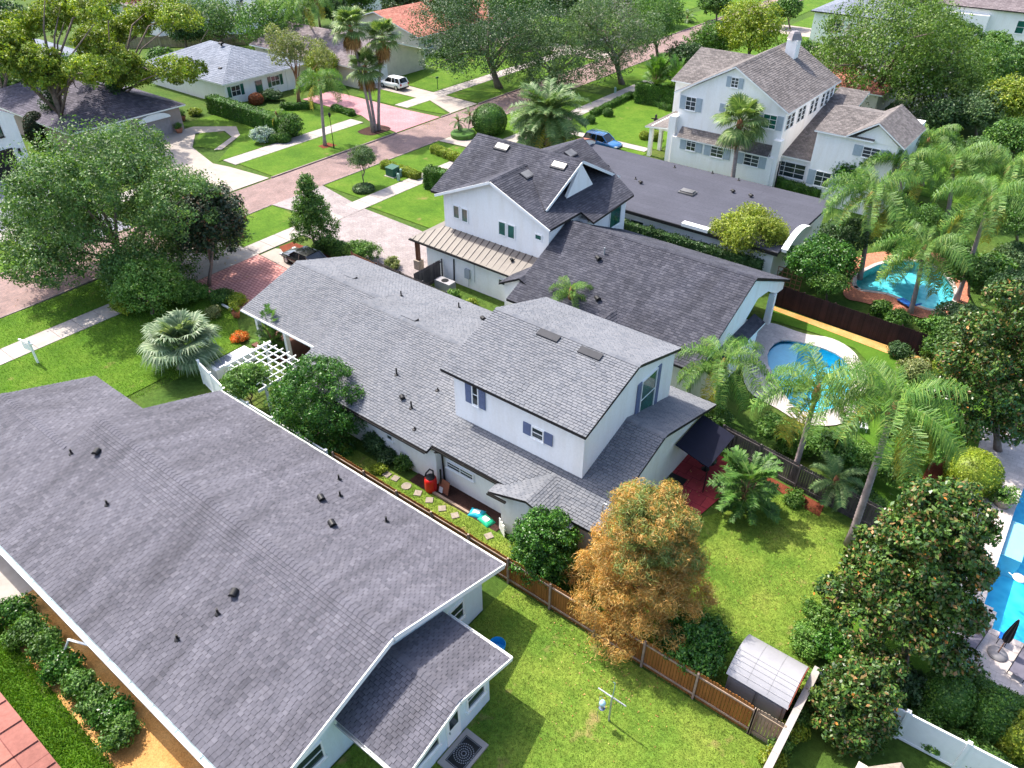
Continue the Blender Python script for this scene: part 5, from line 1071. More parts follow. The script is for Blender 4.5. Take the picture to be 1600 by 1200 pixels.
def spray_tree(label, base, h0, h1, n, sc, meshes, r0=0.06, name='tree', group=None, bark='barkr'):
    '''short trunk carrying long leafy sprays, each spray a part'''
    PL[0] += 1; rg = random.Random(PL[0] * 17); bx, by = at(*base); t = thing(name, label, 'tree', (bx, by, 0), 0, group)
    mb = MB(); mb.tube([(0, 0, -0.05), (0.03, 0.02, h1 * 0.6), (0, 0, h1)], [r0 * 1.3, r0, r0 * 0.6], 8)
    for i in range(5): a = i * 1.26; mb.tube([(0, 0, h0 * 0.8), (0.5 * sc * math.cos(a), 0.5 * sc * math.sin(a), h1)], [r0 * 0.6, r0 * 0.3], 6)
    mb.build('trunk', M[bark], t, True)
    for i in range(n):
        q = i / n; a = i * 2.39996 + rg.uniform(-0.3, 0.3); z = h1 + (h0 - h1) * q; rr = 0.45 * sc * rg.random()
        o = link('leaf_spray', meshes[min(len(meshes) - 1, int(q * len(meshes)))], t, (rr * math.cos(a), rr * math.sin(a), z)); k = sc * rg.uniform(0.75, 1.15)
        o.scale = (k, k, k); o.rotation_euler = (rg.uniform(-0.3, 0.3), rg.uniform(-0.2, 0.2), a)
    return t
def palm(label, base, head, kind='queen', nf=17, rt=0.17, sc=1.0, yellow=2, name='palm_tree', group=None, droop_bias=0.0, zt=None):
    """base: sighted foot of the trunk; head: sighted crown centre"""
    PL[0] += 1; rg = random.Random(PL[0] * 13)
    bx, by = at(*base)
    if zt is None:                               # height where the head's sight line passes over the foot
        hx, hy, zt = onX(head[0], head[1], bx); lx, ly = 0.0, hy - by
        r_ = ray(*head); t_ = (bx * r_[0] + by * r_[1]) / (r_[0] ** 2 + r_[1] ** 2); hx, hy, zt = r_[0] * t_, r_[1] * t_, CAM_H + r_[2] * t_
    else: hx, hy = at(head[0], head[1], zt)
    t = thing(name, label, 'palm tree', (bx, by, 0), 0, group)
    top = Vector((hx - bx, hy - by, zt)); pts = []; rad = []
    for i in range(9):
        s = i / 8; pts.append(Vector((top.x * s ** 1.3, top.y * s ** 1.3, zt * s))); rad.append(rt * (1.35 if i == 0 else 1.0 - 0.3 * s))
    mb = MB(); mb.tube(pts, rad, 10)
    for i in range(int(zt / 0.22)):              # leaf-scar rings
        s = (i + 0.5) / int(zt / 0.22); j = min(7, int(s * 8)); c = pts[j].lerp(pts[j + 1], s * 8 - j); r = (rt * (1 - 0.3 * s)) * 1.05
        mb.tube([c - Vector((0, 0, 0.03)), c + Vector((0, 0, 0.03))], r, 10, 0, False)
    mb.build('trunk', M['barkp'], t, True)
    if kind == 'queen': MB().lathe([(rt * 0.8, -0.7), (rt * 1.5, -0.3), (rt * 1.3, 0.1), (0.05, 0.5)], top, 10).build('leaf_bases', M['crownshaft'], t, True); base_set, yel = QF, QY
    elif kind == 'date': MB().lathe([(rt * 1.0, -1.0), (rt * 1.7, -0.4), (rt * 1.6, 0.1), (0.1, 0.4)], top, 10).build('leaf_bases', M['crownshaft'], t, True); base_set, yel = DF, DY
    elif kind == 'fan': MB().lathe([(rt * 0.8, -0.9), (rt * 1.6, -0.4), (rt * 1.2, 0.1), (0.05, 0.3)], top, 10).build('leaf_bases', M['crownshaft'], t, True); base_set, yel = FF, FD
    else: base_set, yel = FS, FD
    for i in range(nf):
        q = i / max(1, nf - 1)                   # 0 = youngest upright, 1 = oldest hanging
        me = yel[rg.randrange(len(yel))] if i >= nf - yellow else base_set[min(len(base_set) - 1, int((q * 0.98) * (len(base_set) - (1 if kind == 'queen' else 0)) + rg.uniform(0, 0.5)))]
        if kind == 'queen' and i == 0: me = QF[4]
        o = link('frond' if kind in ('queen', 'date') else 'fan_leaf', me, t, top + Vector((0, 0, 0.1 - 0.35 * q)))
        k = sc * rg.uniform(0.88, 1.12); o.scale = (k, k * rg.choice((-1, 1)), k)
        o.rotation_euler = (rg.uniform(-0.25, 0.25), rg.uniform(-0.12, 0.12), i * 2.39996 + rg.uniform(-0.3, 0.3))
    return t
# ------------------------------------------------------------------ planting
def oaklobes(c, r, rng):
    out = [(c[0], c[1], c[2] + 0.15 * r[2], r[0] * 0.6, r[1] * 0.6, r[2] * 0.7)]
    for i in range(15):
        a = i * 2.4; d = 0.45 + 0.35 * ((i * 0.618) % 1); q = rng.uniform(0.24, 0.40)
        out.append((c[0] + math.cos(a) * r[0] * d, c[1] + math.sin(a) * r[1] * d, c[2] + r[2] * rng.uniform(-0.75, 0.75) * (1.15 - d), r[0] * q, r[1] * q, r[2] * q * 1.1))
    return out
def conelobes(c, r, rng):
    out = []
    for i in range(26):
        t = (i + 0.5) / 26; rad = (1 - t) ** 0.75 * 0.85 + 0.06; a = i * 2.4; q = 0.22 + 0.2 * (1 - t)
        out.append((c[0] + math.cos(a) * r[0] * (rad - q * 0.7), c[1] + math.sin(a) * r[1] * (rad - q * 0.7), c[2] + r[2] * (2 * t - 1) * 0.92, r[0] * q, r[1] * q, r[2] * q * 0.6))
    out.append((c[0], c[1], c[2] - 0.2 * r[2], r[0] * 0.45, r[1] * 0.45, r[2] * 0.6))
    return out
def domelobes(c, r, rng):
    out = [(c[0], c[1], c[2] - 0.1 * r[2], r[0] * 0.62, r[1] * 0.62, r[2] * 0.7)]
    for i in range(26):
        t = (i + 0.5) / 26; z = -0.82 + 1.7 * t; rad = math.sqrt(max(0.02, 1 - max(0, z * 0.9 + 0.12) ** 2)) * (0.82 if z > -0.5 else 0.7); a = i * 2.4; q = rng.uniform(0.2, 0.33)
        out.append((c[0] + math.cos(a) * r[0] * (rad - q * 0.6), c[1] + math.sin(a) * r[1] * (rad - q * 0.6), c[2] + r[2] * z, r[0] * q, r[1] * q, r[2] * q * 0.75))
    return out
def maglobes(c, r, rng):
    out = [(c[0], c[1], c[2] - 0.25 * r[2], r[0] * 0.62, r[1] * 0.62, r[2] * 0.6)]
    for i in range(34):
        t = (i + 0.5) / 34; z = -0.9 + 1.8 * t; rad = 0.95 * (1 - 0.62 * t ** 1.2); a = i * 2.4; q = rng.uniform(0.16, 0.30)
        out.append((c[0] + math.cos(a) * r[0] * (rad - q * 0.6), c[1] + math.sin(a) * r[1] * (rad - q * 0.6), c[2] + r[2] * z, r[0] * q, r[1] * q, r[2] * q * 0.7))
    return out
def umbrellalobes(c, r, rng):
    out = []
    for i in range(22):
        a = i * 2.4; d = 0.12 + 0.82 * ((i * 0.618) % 1); q = rng.uniform(0.20, 0.34)
        out.append((c[0] + math.cos(a) * r[0] * d, c[1] + math.sin(a) * r[1] * d, c[2] + r[2] * (0.75 - 1.3 * ((i * 0.37) % 1)) * (1.1 - 0.5 * d), r[0] * q, r[1] * q, r[2] * q * 0.62))
    return out
def vaselobes(c, r, rng):
    out = []
    for i in range(14):
        a = i * 2.4; d = 0.25 + 0.7 * ((i * 0.618) % 1)
        out.append((c[0] + math.cos(a) * r[0] * d, c[1] + math.sin(a) * r[1] * d, c[2] + r[2] * (0.6 - 0.5 * d + rng.uniform(-0.35, 0.3)), r[0] * 0.25, r[1] * 0.25, r[2] * 0.34))
    return out
tree('huge spreading live oak overhanging the brick street at left', 165, 335, None, 150, 0.82, 'oak', 0.21, 5.0, base=(207, 436), lobes=oaklobes, nmax=120000, r0=0.4, nb=12, clear=[at(258, 405), at(284, 405), at(272, 420)])
tree('dark glossy magnolia leaning over the red paver driveway', 330, 350, None, 50, 1.55, 'dkmag', 0.26, 3.2, k=9, base=(326, 448), nmax=16000, clear=[at(284, 405)])
tree('light green bushy small tree on the front lawn under the oak', 232, 452, 2.6, 55, 0.95, 'fresh', 0.17, 3.0, base=(238, 490), nmax=16000)
shrub('pale green shrub beside the three walkers', 296, 455, 24, 0.8, 'fresh', 0.15)
shrub('low mixed shrub at the foot of the light green small tree', 200, 475, 22, 0.7, 'hedgey', 0.14)
palm('silvery shrub-sized fan palm with drooping leaves on the front lawn', (283, 576), (284, 536), 'fs', 46, 0.2, 1.2, 2)
tree('golden-green tree at top left with long leaning trunk', 62, 75, None, 96, 0.95, 'golden', 0.27, 3.2, lobes=umbrellalobes, nb=22, base=(112, 233), nmax=46000, r0=0.4)
tree('golden-yellow tree spreading over the slate garage roof', 198, 78, None, 92, 0.9, 'golden', 0.27, 3.2, lobes=umbrellalobes, nb=22, base=(160, 205), nmax=46000, r0=0.35)
tree('small golden tree between the two dark junipers', 125, 150, None, 52, 0.95, 'golden', 0.3, 2.8, lobes=umbrellalobes, nb=14, base=(140, 205), nmax=16000)
tree('dense green tree at the very top left corner', 8, 60, None, 50, 1.5, 'oakdark', 0.34, 3.0, base=(0, 190), nmax=14000)
tree('dark green juniper beside the tan garage', 187, 168, None, 24, 1.5, 'oakdark', 0.2, 3.2, lobes=conelobes, base=(190, 208), nmax=9000)
tree('tall dark juniper by the leaning golden trunk', 84, 172, None, 24, 1.9, 'oakdark', 0.2, 3.2, lobes=conelobes, base=(92, 222), nmax=9000)
shrub('dark egg-shaped clipped shrub by the white garage wall', 60, 204, 17, 1.5, 'dkmag', 0.16, ball=True)
tree('big dark live oak on the far verge of the street', 756, 52, None, 98, 0.72, 'oakdark', 0.24, 3.2, base=(780, 138), lobes=oaklobes, nmax=34000, r0=0.5, nb=12)
tree('grey-green live oak hanging over the street kerb', 862, 88, None, 66, 0.95, 'oakgrey', 0.22, 2.8, base=(872, 146), lobes=oaklobes, nmax=26000, nb=10)
tree('blue-grey moss-draped oak near the garden hedge corner', 955, 55, None, 62, 0.95, 'oakgrey', 0.22, 2.8, base=(972, 132), lobes=oaklobes, nmax=22000, tips=('moss', 0.75, -0.1, 0.2))
tree('green oak behind the blue-grey mossy oak', 1022, 32, None, 48, 1.0, 'mid', 0.26, 3.0, base=(1030, 100), nmax=14000)
spray_tree('vase-shaped crape myrtle by the dark hedge, nearer the street', (1022, 160), 2.2, 3.8, 46, 1.25, SPB, 0.12)
spray_tree('vase-shaped crape myrtle by the dark hedge, nearer the white gable', (1055, 166), 2.2, 3.8, 46, 1.25, SPB, 0.12)
tree('small round lollipop tree on the kerbside lawn', 567, 247, None, 22, 1.0, 'oakgrey', 0.13, 3.0, k=6, base=(568, 291), nmax=9000, r0=0.07)
tree('bright green street tree beside the black car', 484, 322, None, 34, 1.15, 'mid', 0.16, 3.2, lobes=conelobes, base=(493, 397), nmax=18000, r0=0.13)
palm('tallest thatch-skirted fan palm, leaning street-ward in the trio', (583, 207), (547, 42), 'fan', 60, 0.2, 1.3, 20)
palm('thatch-skirted fan palm leaning right in the trio', (592, 204), (597, 58), 'fan', 56, 0.2, 1.3, 20)
palm('shortest fan palm at the middle of the trio', (587, 205), (570, 105), 'fan', 50, 0.2, 1.3, 12)
palm('lone queen palm beside the black street lamp', (508, 228), (500, 128), 'queen', 16, 0.2, 1.0, 1)
tree('pale sparse crape myrtle before the blue-grey hip roof', 460, 92, None, 44, 1.05, 'pale', 0.22, 1.5, k=9, base=(467, 160), nmax=9000, bark='barkr', lobes=vaselobes)
shrub('yellow-green bush behind the pale crape myrtle', 500, 105, 30, 1.0, 'hedgey', 0.22)
tree('huge moss-hung live oak behind the white house wing', 1392, 78, None, 104, 0.9, 'mossyoak', 0.3, 3.4, base=(1358, 174), lobes=oaklobes, nmax=36000, r0=0.55, nb=12, tips=('moss', 0.85, -0.25, 0.08))
tree('second mossy oak leaning over the shaded rear lawn', 1462, 130, None, 66, 0.9, 'mossyoak', 0.28, 3.0, base=(1400, 178), nmax=16000, tips=('moss', 0.8, -0.4, 0.12))
tree('dark mossy tree beside the chimney roof', 1312, 105, None, 34, 1.0, 'oakdark', 0.26, 3.0, base=(1312, 140), nmax=9000, tips=('moss', 0.8, -0.2, 0.25))
tree('yellowish green tree behind the front wing of the chimney house', 1175, 45, None, 52, 1.0, 'hedgey', 0.34, 3.0, base=(1170, 100), nmax=12000)
tree('mid green tree at the bend of the brick street', 1110, 62, None, 36, 0.9, 'mid', 0.3, 3.0, base=(1108, 92), nmax=8000)
tree('bushy green tree left of the front wing', 1070, 88, None, 30, 0.9, 'oakdark', 0.26, 3.0, base=(1078, 115), nmax=8000)
tree('rounded green tree below the distant hip-roofed house', 1255, 82, None, 26, 0.9, 'mid', 0.26, 3.0, base=(1262, 105), nmax=6000)
for i, (a, lab, m, l) in enumerate(((
    (340, 38, 52, (350, 78)), 'broad green tree behind the blue-grey hip roof peak', 'oak', .32), ((426, 44, 58, (430, 92)), 'rounded yellow-green tree right of the hip roof peak', 'mid', .34), ((288, 48, 30, (290, 80)), 'dark round shrub tree behind the hip roof corner', 'oakdark', .3),
    ((130, 12, 45, (130, 60)), 'hazy green tree behind the golden crowns', 'mid', .4), ((232, 8, 30, (235, 45)), 'thin dark tree before the distant white gables', 'copper', .3),
    ((520, 12, 30, (520, 40)), 'dark tree inside the white boundary fence', 'oakdark', .4), ((632, 8, 32, (620, 45)), 'bare-looking dark tree beyond the white boundary fence', 'oakdark', .4), ((905, 8, 40, (905, 60)), 'dark green tree far along the street', 'oakdark', .4),
    ((845, 6, 34, (845, 60)), 'deep green tree behind the verge oak', 'mid', .4), ((970, 2, 40, (970, 50)), 'distant tree above the mossy oak', 'oakgrey', .4), ((1290, 40, 16, (1290, 60)), 'small shrub tree before the distant hip-roofed house', 'mid', .3),
    ((1545, 105, 45, (1545, 150)), 'green tree in front of the distant white wall', 'mid', .3), ((1590, 95, 34, (1590, 140)), 'green tree at the right picture edge near the top', 'hedge', .3), ((1580, 160, 46, (1575, 215)), 'yellow-green tree at the right edge above the palms', 'hedgey', .3),
    ((1530, 172, 42, (1525, 215)), 'reddish-green tree over the dark shade of the rear lawn', 'oakgrey', .28), ((1480, 180, 34, (1480, 215)), 'dark tree shading the rear lawn', 'oakdark', .28), ((1500, 60, 32, (1495, 110)), 'green tree beside the distant white bay', 'oak', .3),
    ((1560, 68, 25, (1560, 95)), 'round bush against the distant white wall', 'fresh', .3), ((1585, 225, 44, (1585, 275)), 'bright green leafy tree at the right edge beside the palms', 'hedge', .26), ((1230, 15, 22, (1235, 45)), 'small tree by the far corner driveway', 'mid', .32), ((700, 8, 46, (705, 62)), 'leafy tree behind the verge oak, over the terracotta roof', 'oakdark', .38), ((800, 8, 44, (802, 66)), 'tree filling the gap beyond the verge oak', 'mid', .38), ((1035, 5, 30, (1035, 40)), 'far tree at the head of the street', 'oak', .4), ((560, 0, 34, (565, 30)), 'far tree above the white boundary fence', 'mid', .42), ((1120, 8, 26, (1120, 34)), 'small far tree on the corner lawn', 'mid', .4), ((30, 118, 40, (30, 160)), 'dark leafy tree behind the leaning golden trunk', 'oak', .3), ((100, 105, 34, (104, 140)), 'green tree between golden crowns and slate roof', 'mid', .3), ((255, 95, 26, (258, 118)), 'green bush tree at the slate roof end', 'mid', .28), ((1425, 5, 40, (1425, 60)), 'crown tip of a tree above the mossy oak', 'oak', .36))):
    tree(lab, a[0], a[1], None, a[2], 0.9, m, l, 2.8, k=7, base=a[3], nmax=9000)
# queen palms
palm('tall leaning queen palm on the back lawn with smooth grey trunk', (1325, 852), (1396, 640), 'queen', 19, 0.2, 1.02, 3)
palm('queen palm leaning over the old grey fence before the kidney pool', (1237, 750), (1277, 612), 'queen', 17, 0.17, 0.95, 2)
palm('short queen palm beside the rear corner of the grey roof', (1112, 648), (1130, 570), 'queen', 16, 0.17, 0.92, 2)
palm('small bright palm between the two grey roofs', (880, 500), (892, 458), 'queen', 11, 0.12, 0.55, 0, zt=4.2)
palm('queen palm in front of the white house wing', (1343, 436), (1362, 305), 'queen', 20, 0.2, 1.15, 3)
palm('queen palm whose trunk crosses the turquoise pool', (1422, 490), (1444, 392), 'queen', 19, 0.19, 1.1, 2)
palm('tall queen palm right of the turquoise pool', (1494, 470), (1546, 316), 'queen', 19, 0.19, 1.1, 3)
palm('queen palm against the wing gable wall', (1400, 345), (1412, 258), 'queen', 20, 0.2, 1.15, 2)
palm('queen palm behind the turquoise pool deck', (1480, 335), (1490, 258), 'queen', 20, 0.2, 1.15, 1)
palm('queen palm at the right edge above the terracotta deck', (1572, 350), (1575, 268), 'queen', 19, 0.2, 1.1, 1)
palm('queen palm nearest the far rear lawn', (1440, 290), (1450, 222), 'queen', 18, 0.2, 1.05, 1)
palm('big date palm between the charcoal gable and the street', (856, 226), (856, 182), 'date', 80, 0.4, 1.55, 12)
palm('stocky cabbage palm before the large white house', (1141, 303), (1157, 190), 'fan', 44, 0.24, 1.5, 4)
palm('young pygmy palm with three stems in round hedge, front stem', (722, 212), (716, 190), 'date', 14, 0.07, 0.36, 0)
palm('young pygmy palm with three stems in round hedge, rear stem', (732, 210), (734, 181), 'date', 14, 0.07, 0.36, 0)
palm('slender palm beside the silver shrub in the far front garden', (437, 210), (432, 180), 'queen', 10, 0.09, 0.42, 3)
palm('distant palm beside the white boundary fence, first of three', (478, 50), (470, 8), 'queen', 14, 0.2, 1.1, 1, zt=9)
palm('distant palm beside the white boundary fence, tallest of three', (500, 42), (494, 0), 'queen', 14, 0.2, 1.1, 1, zt=10)
palm('small palm in the bed behind the leaning back-lawn palm', (1300, 790), (1306, 752), 'date', 20, 0.1, 0.55, 0)
palm('drooping palm at the distant white gables', (290, 40), (290, 10), 'queen', 14, 0.2, 1.0, 2, zt=7)
palm('spiky palm beside the distant driveway at top', (1075, 35), (1074, 28), 'date', 18, 0.1, 0.7, 0)
# broadleaf trees close by
tree('big magnolia with bronze leaf undersides between lawn and stone deck', 1418, 880, None, 112, 1.25, 'magnolia', 0.20, 3.6, k=16, base=(1400, 1010), nmax=46000, s=0.42, rzk=1.25) if 0 else tree('big magnolia with bronze leaf undersides between lawn and stone deck', 1438, 890, None, 116, 1.3, 'magnolia', 0.19, 3.6, lobes=maglobes, base=(1412, 1040), nmax=70000)
tree('smaller magnolia standing at the white vinyl fence', 1336, 1098, None, 64, 1.15, 'magnolia', 0.17, 3.6, lobes=domelobes, base=(1340, 1150), nmax=30000)
tree('tall dark magnolia at the right edge by the dark mulch', 1562, 565, None, 88, 1.4, 'magnolia', 0.2, 3.4, lobes=domelobes, base=(1560, 705), nmax=46000)
def cyp(c, r, rng): return conelobes(c, r, rng)
ct = tree('bald cypress turning russet orange beside the brown fence', 1008, 872, None, 110, 1.08, 'cyp', 0.20, 2.2, base=(1000, 968), lobes=maglobes, nmax=85000, aspect=0.13, clr=0.34, bark='barkr', r0=0.12, droop=0.5, up=0.1, nb=24, tips=('cypg', 0.2, 'top', 0.3))
tree('large round glossy tree between white fence and light grey roof', 497, 632, 2.6, 78, 0.85, 'lig', 0.13, 4.0, lobes=domelobes, base=(508, 690), nmax=42000)
tree('round glossy tree at the brown fence, left of the russet cypress', 851, 852, 2.2, 56, 0.95, 'lig', 0.12, 4.0, lobes=domelobes, base=(850, 905), nmax=34000)
tree('dark leafy bush below the russet cypress at the brown fence', 1088, 1004, 1.6, 52, 0.8, 'lig', 0.13, 3.6, k=8, base=(1085, 1030), nmax=20000)
tree('small citrus tree in front of the white pergola', 386, 598, 2.4, 36, 0.8, 'fresh', 0.14, 3.0, k=8, base=(396, 640), nmax=12000, r0=0.07)
spray_tree('small tree with long arching leaf sprays by the crimson patio', (1158, 800), 0.7, 2.7, 60, 0.92, SPF, 0.08)
spray_tree('tall strappy plant clump beside the entry porch column', (432, 552), 0.6, 2.2, 22, 0.75, SPB, 0.05, 'shrub')
tree('yellow-green tree in front of the flat felt roof', 1172, 362, 3.6, 56, 0.85, 'lime', 0.16, 2.8, k=16, s=0.36, base=(1180, 425), nmax=24000, r0=0.12)
tree('dark tree under the palms by the turquoise pool', 1322, 372, 3.4, 40, 0.9, 'oakdark', 0.18, 3.2, k=8, base=(1325, 405), nmax=10000)
tree('dense dark green tree over the near-black fence', 1284, 405, 3.0, 50, 0.9, 'lig', 0.18, 3.4, k=9, base=(1290, 452), nmax=18000)
tree('low green bush leaning over the near-black fence', 1290, 438, 2.2, 32, 0.8, 'fresh', 0.16, 3.2, k=7, base=(1292, 470), nmax=11000)
tree('rounded green tree against the white wing window', 1345, 268, 3.5, 40, 0.8, 'lig', 0.24, 3.0, k=7, base=(1345, 305), nmax=9000)
for lb_, px_, py_, zc_, r_, m_, b_ in (('leafy tree crowding the right side of the turquoise pool', 1515, 425, 3.2, 34, 'mid', (1515, 462)), ('dark green tree between right-hand magnolia and pool deck', 1500, 520, 2.6, 36, 'oak', (1498, 560)), ('broad bush hiding the terracotta deck edge', 1462, 515, 2.0, 26, 'hedge', (1462, 535)),
        ('green tree above the right-hand magnolia', 1590, 455, 3.5, 46, 'oakdark', (1590, 510)), ('bushy tree behind the turquoise pool', 1400, 378, 2.8, 30, 'lig', (1400, 405)), ('low tree beside the white wing hidden by palms', 1440, 345, 3.2, 36, 'mid', (1440, 380)), ('green tree at the right edge behind the palms', 1590, 335, 4.0, 44, 'mid', (1590, 385)), ('shady tree between palms and far rear lawn', 1530, 245, 4.0, 40, 'oak', (1530, 285)),
        ('rounded tree at the right edge of the rear lawn', 1590, 210, 4.0, 36, 'hedge', (1590, 245)), ('bush between leaning palm and golden topiary', 1450, 690, 1.8, 34, 'fresh', (1450, 715)), ('tall bush behind the leaning palm crown', 1425, 640, 2.2, 36, 'mid', (1425, 680)), ('leafy bush right of the leaning palm trunk', 1400, 735, 1.6, 32, 'fresh', (1400, 755)), ('fern-like bush at the old grey fence corner', 1300, 700, 1.6, 30, 'mid', (1300, 722)), ('dense bush between the kidney pool and fence', 1215, 668, 1.6, 26, 'fresh', (1215, 688)), ('bush at the foot of the big magnolia', 1310, 1010, 1.2, 30, 'lig', (1310, 1025)), ('shaded bush behind the smaller magnolia', 1405, 1062, 1.4, 34, 'oakdark', (1405, 1080)), ('leafy mass between the two magnolias', 1370, 1040, 1.5, 34, 'magnolia', (1370, 1062))):
    tree(lb_, px_, py_, zc_, r_, 0.9, m_, 0.17, 3.2, k=8, base=b_, nmax=9000, s=0.45)
# shrubs
for a in (('round golden-green topiary ball next to the stone deck', 1521, 738, 36, 0.9, 'hedgey', .09), ('lower golden-green ball half behind the topiary', 1500, 775, 26, 0.9, 'hedgey', .09), ('dark tall clipped shrub by the lounger hedge', 1478, 1090, 34, 1.4, 'hedge', .1), ('clipped shrub with golden tip in the row by the lounger hedge', 1548, 1118, 31, 1.5, 'hedge', .1), ('clipped shrub at the right picture edge of the row', 1592, 1150, 30, 1.4, 'hedgey', .1),
          ('bright lime shrub below the near-black fence end', 1488, 580, 26, 1.0, 'hedgey', .14), ('round clipped ball tree at the street corner hedge', 765, 188, 24, 0.9, 'hedge', .14), ('clipped boxwood ball by the garden path end', 950, 176, 7, 0.9, 'hedge', .1), ('clipped boxwood ball beside the blue SUV', 922, 187, 7, 0.9, 'hedge', .1),
          ('left of two boxwood balls before the white porch', 1007, 212, 7, .9, 'hedgey', .1), ('right of two boxwood balls before the white porch', 1024, 213, 8, .9, 'hedgey', .1), ('copper-red clipped mound in the far front garden', 400, 155, 10, .8, 'copper', .12), ('clipped green drum shrub right of the silver shrub', 443, 215, 10, .8, 'hedge', .12), ('clipped green drum shrub touching the silver shrub', 427, 216, 9, .8, 'hedge', .12),
          ('small clipped ball inside a ring at the lollipop tree foot', 568, 294, 15, .35, 'oakgrey', .1), ('clipped block shrub by the felt-roofed house wall', 994, 350, 10, 2.2, 'hedge', .13), ('narrow clipped shrub by the felt-roofed house wall', 1018, 355, 7, 2.6, 'hedge', .13), ('bright round shrub under the felt roof edge', 1062, 376, 15, 1.1, 'fresh', .13), ('small square clipped shrub under the felt roof edge', 1098, 386, 7, 2.2, 'hedge', .12)):
    shrub(a[0], a[1], a[2], a[3], a[4], a[5], a[6], ball=True)
for a in (('silver-leaved mound in the far front garden', 410, 211, 16, .8, 'silver', .14), ('dark shrub mass behind the silver mound', 455, 195, 22, .9, 'hedge', .16), ('dark shrub below the green front door', 423, 148, 14, .7, 'oakdark', .16), ('climber covering the felt-roofed house wall', 1070, 352, 22, 1.1, 'hedge', .15), ('shrubs filling the passage by the clipped blocks', 1085, 385, 24, .8, 'oakdark', .15), ('dark shrubs below the yellow-green tree', 1195, 408, 22, .8, 'hedge', .15),
          ('glossy shrub before the black car bed, left', 505, 382, 16, .9, 'mid', .13), ('glossy shrub before the black car bed, middle', 527, 390, 17, .9, 'hedge', .13), ('bright shrub at the end of the driveway bed', 565, 393, 24, .8, 'fresh', .14), ('spiky pale plant by the reddish board fence', 612, 412, 12, .9, 'pale', .16), ('small plant in the passage beside the slatted fence', 706, 459, 8, .9, 'fresh', .12), ('yellowish plant in the passage beside the slatted fence', 738, 474, 8, .9, 'hedgey', .12),
          ('dark shrub at the white wall behind the round glossy tree', 585, 690, 20, 1.0, 'oakdark', .14), ('leafy shrub in the side yard near the red barrel', 628, 722, 13, 1.2, 'mid', .13), ('small yellow-green plant behind the brown fence top', 592, 733, 9, .7, 'hedgey', .1), ('dark planting in the shade of the side yard', 606, 712, 18, .7, 'oakdark', .13),
          ('ferny shrub under the dark magnolia', 345, 465, 18, .7, 'mid', .14), ('yellow-green border plant by the terracotta pot', 372, 468, 14, .8, 'hedgey', .13), ('red and orange flowers by the white planter', 376, 528, 11, .6, 'flower', .1), ('pale rosette plant on the shaded front lawn', 332, 488, 12, .8, 'pale', .14), ('leafy plants at the porch column', 428, 540, 20, .8, 'fresh', .13), ('small dark shrub by the far planter wall', 622, 88, 12, 1.1, 'oakdark', .2), ('low shrubs in the far planter', 700, 82, 16, .5, 'hedge', .2),
          ('bushy hedge plant against the old grey fence', 1255, 690, 30, .7, 'fresh', .14), ('leafy shrub under the leaning palm fronds', 1345, 720, 34, .8, 'fresh', .14), ('shrub at the foot of the old grey fence', 1360, 790, 22, .8, 'mid', .13), ('dark shrub behind the tall palm trunk', 1345, 775, 20, .9, 'oakdark', .13), ('low plants at the lawn corner beside the short queen palm', 1120, 660, 28, .8, 'mid', .14), ('green shrub at the grey shed corner', 1258, 1000, 26, .8, 'fresh', .13), ('shrub bordering the lawn left of the big magnolia', 1285, 960, 26, .8, 'fresh', .13), ('yellow-flowered plant beside the big magnolia', 1318, 895, 9, .8, 'hedgey', .1),
          ('potted-looking plant on the stone deck corner', 1562, 778, 13, .8, 'fresh', .1), ('dark shrub by the near-black fence end', 1405, 548, 16, .8, 'oakdark', .13), ('grassy plants at the pool lawn corner', 1435, 580, 24, .8, 'pale', .15), ('square-topped shrub before the right-hand magnolia', 1462, 545, 24, 1.0, 'hedge', .14), ('banana-leaved clump beside the turquoise pool', 1545, 425, 34, 1.0, 'mid', .3), ('reddish garden plants at the right edge', 1580, 400, 30, .8, 'oakgrey', .2), ('shrub behind the terracotta deck', 1500, 395, 26, .9, 'mid', .2), ('mixed shrub between deck and right-hand magnolia', 1500, 500, 34, .9, 'oakgrey', .18), ('hedge plants over the near-black fence', 1375, 482, 16, .8, 'hedge', .14), ('hedge plants at the near-black fence end', 1400, 497, 18, .8, 'mid', .14),
          ('bright bush right of the chimney house windows', 1325, 152, 24, .9, 'hedgey', .22), ('shrub at the foot of the mossy oak', 1350, 165, 14, .9, 'hedge', .2), ('dark shade bushes on the rear lawn edge', 1510, 175, 28, .8, 'oakdark', .2), ('dark low shrub row before the rear lawn', 1475, 218, 20, .7, 'oakdark', .2), ('flower bed by the tan garage', 303, 175, 10, .6, 'hedgey', .15), ('small round bush at the white garage court', 53, 259, 6, .9, 'hedge', .12), ('shadowed bush beside the pale crimson-edged lawn', 1245, 780, 14, .7, 'fresh', .12)):
    shrub(*a)
lab_ = ('first', 'second', 'third', 'fourth', 'fifth', 'sixth', 'seventh', 'eighth')
for i, (px, py) in enumerate(((18, 955), (40, 985), (68, 1012), (95, 1042), (125, 1070), (148, 1098), (172, 1122), (190, 1146))):
    shrub('leafy bush in the orange mulch border, %s from the top' % lab_[i], px, py, 27, .75, 'mid' if i % 3 else 'lig', .13, nmax=6000, group='border bushes beside orange mulch')
for i, (px, py) in enumerate(((1275, 1062), (1262, 1090), (1248, 1116), (1236, 1142), (1224, 1166), (1210, 1190))):
    shrub('bright climber on the cream-capped wall, %s from the top' % lab_[i], px, py, 17, 1.0, 'hedgey' if i % 2 else 'fresh', .11, nmax=4500, group='climbers on the garden wall')
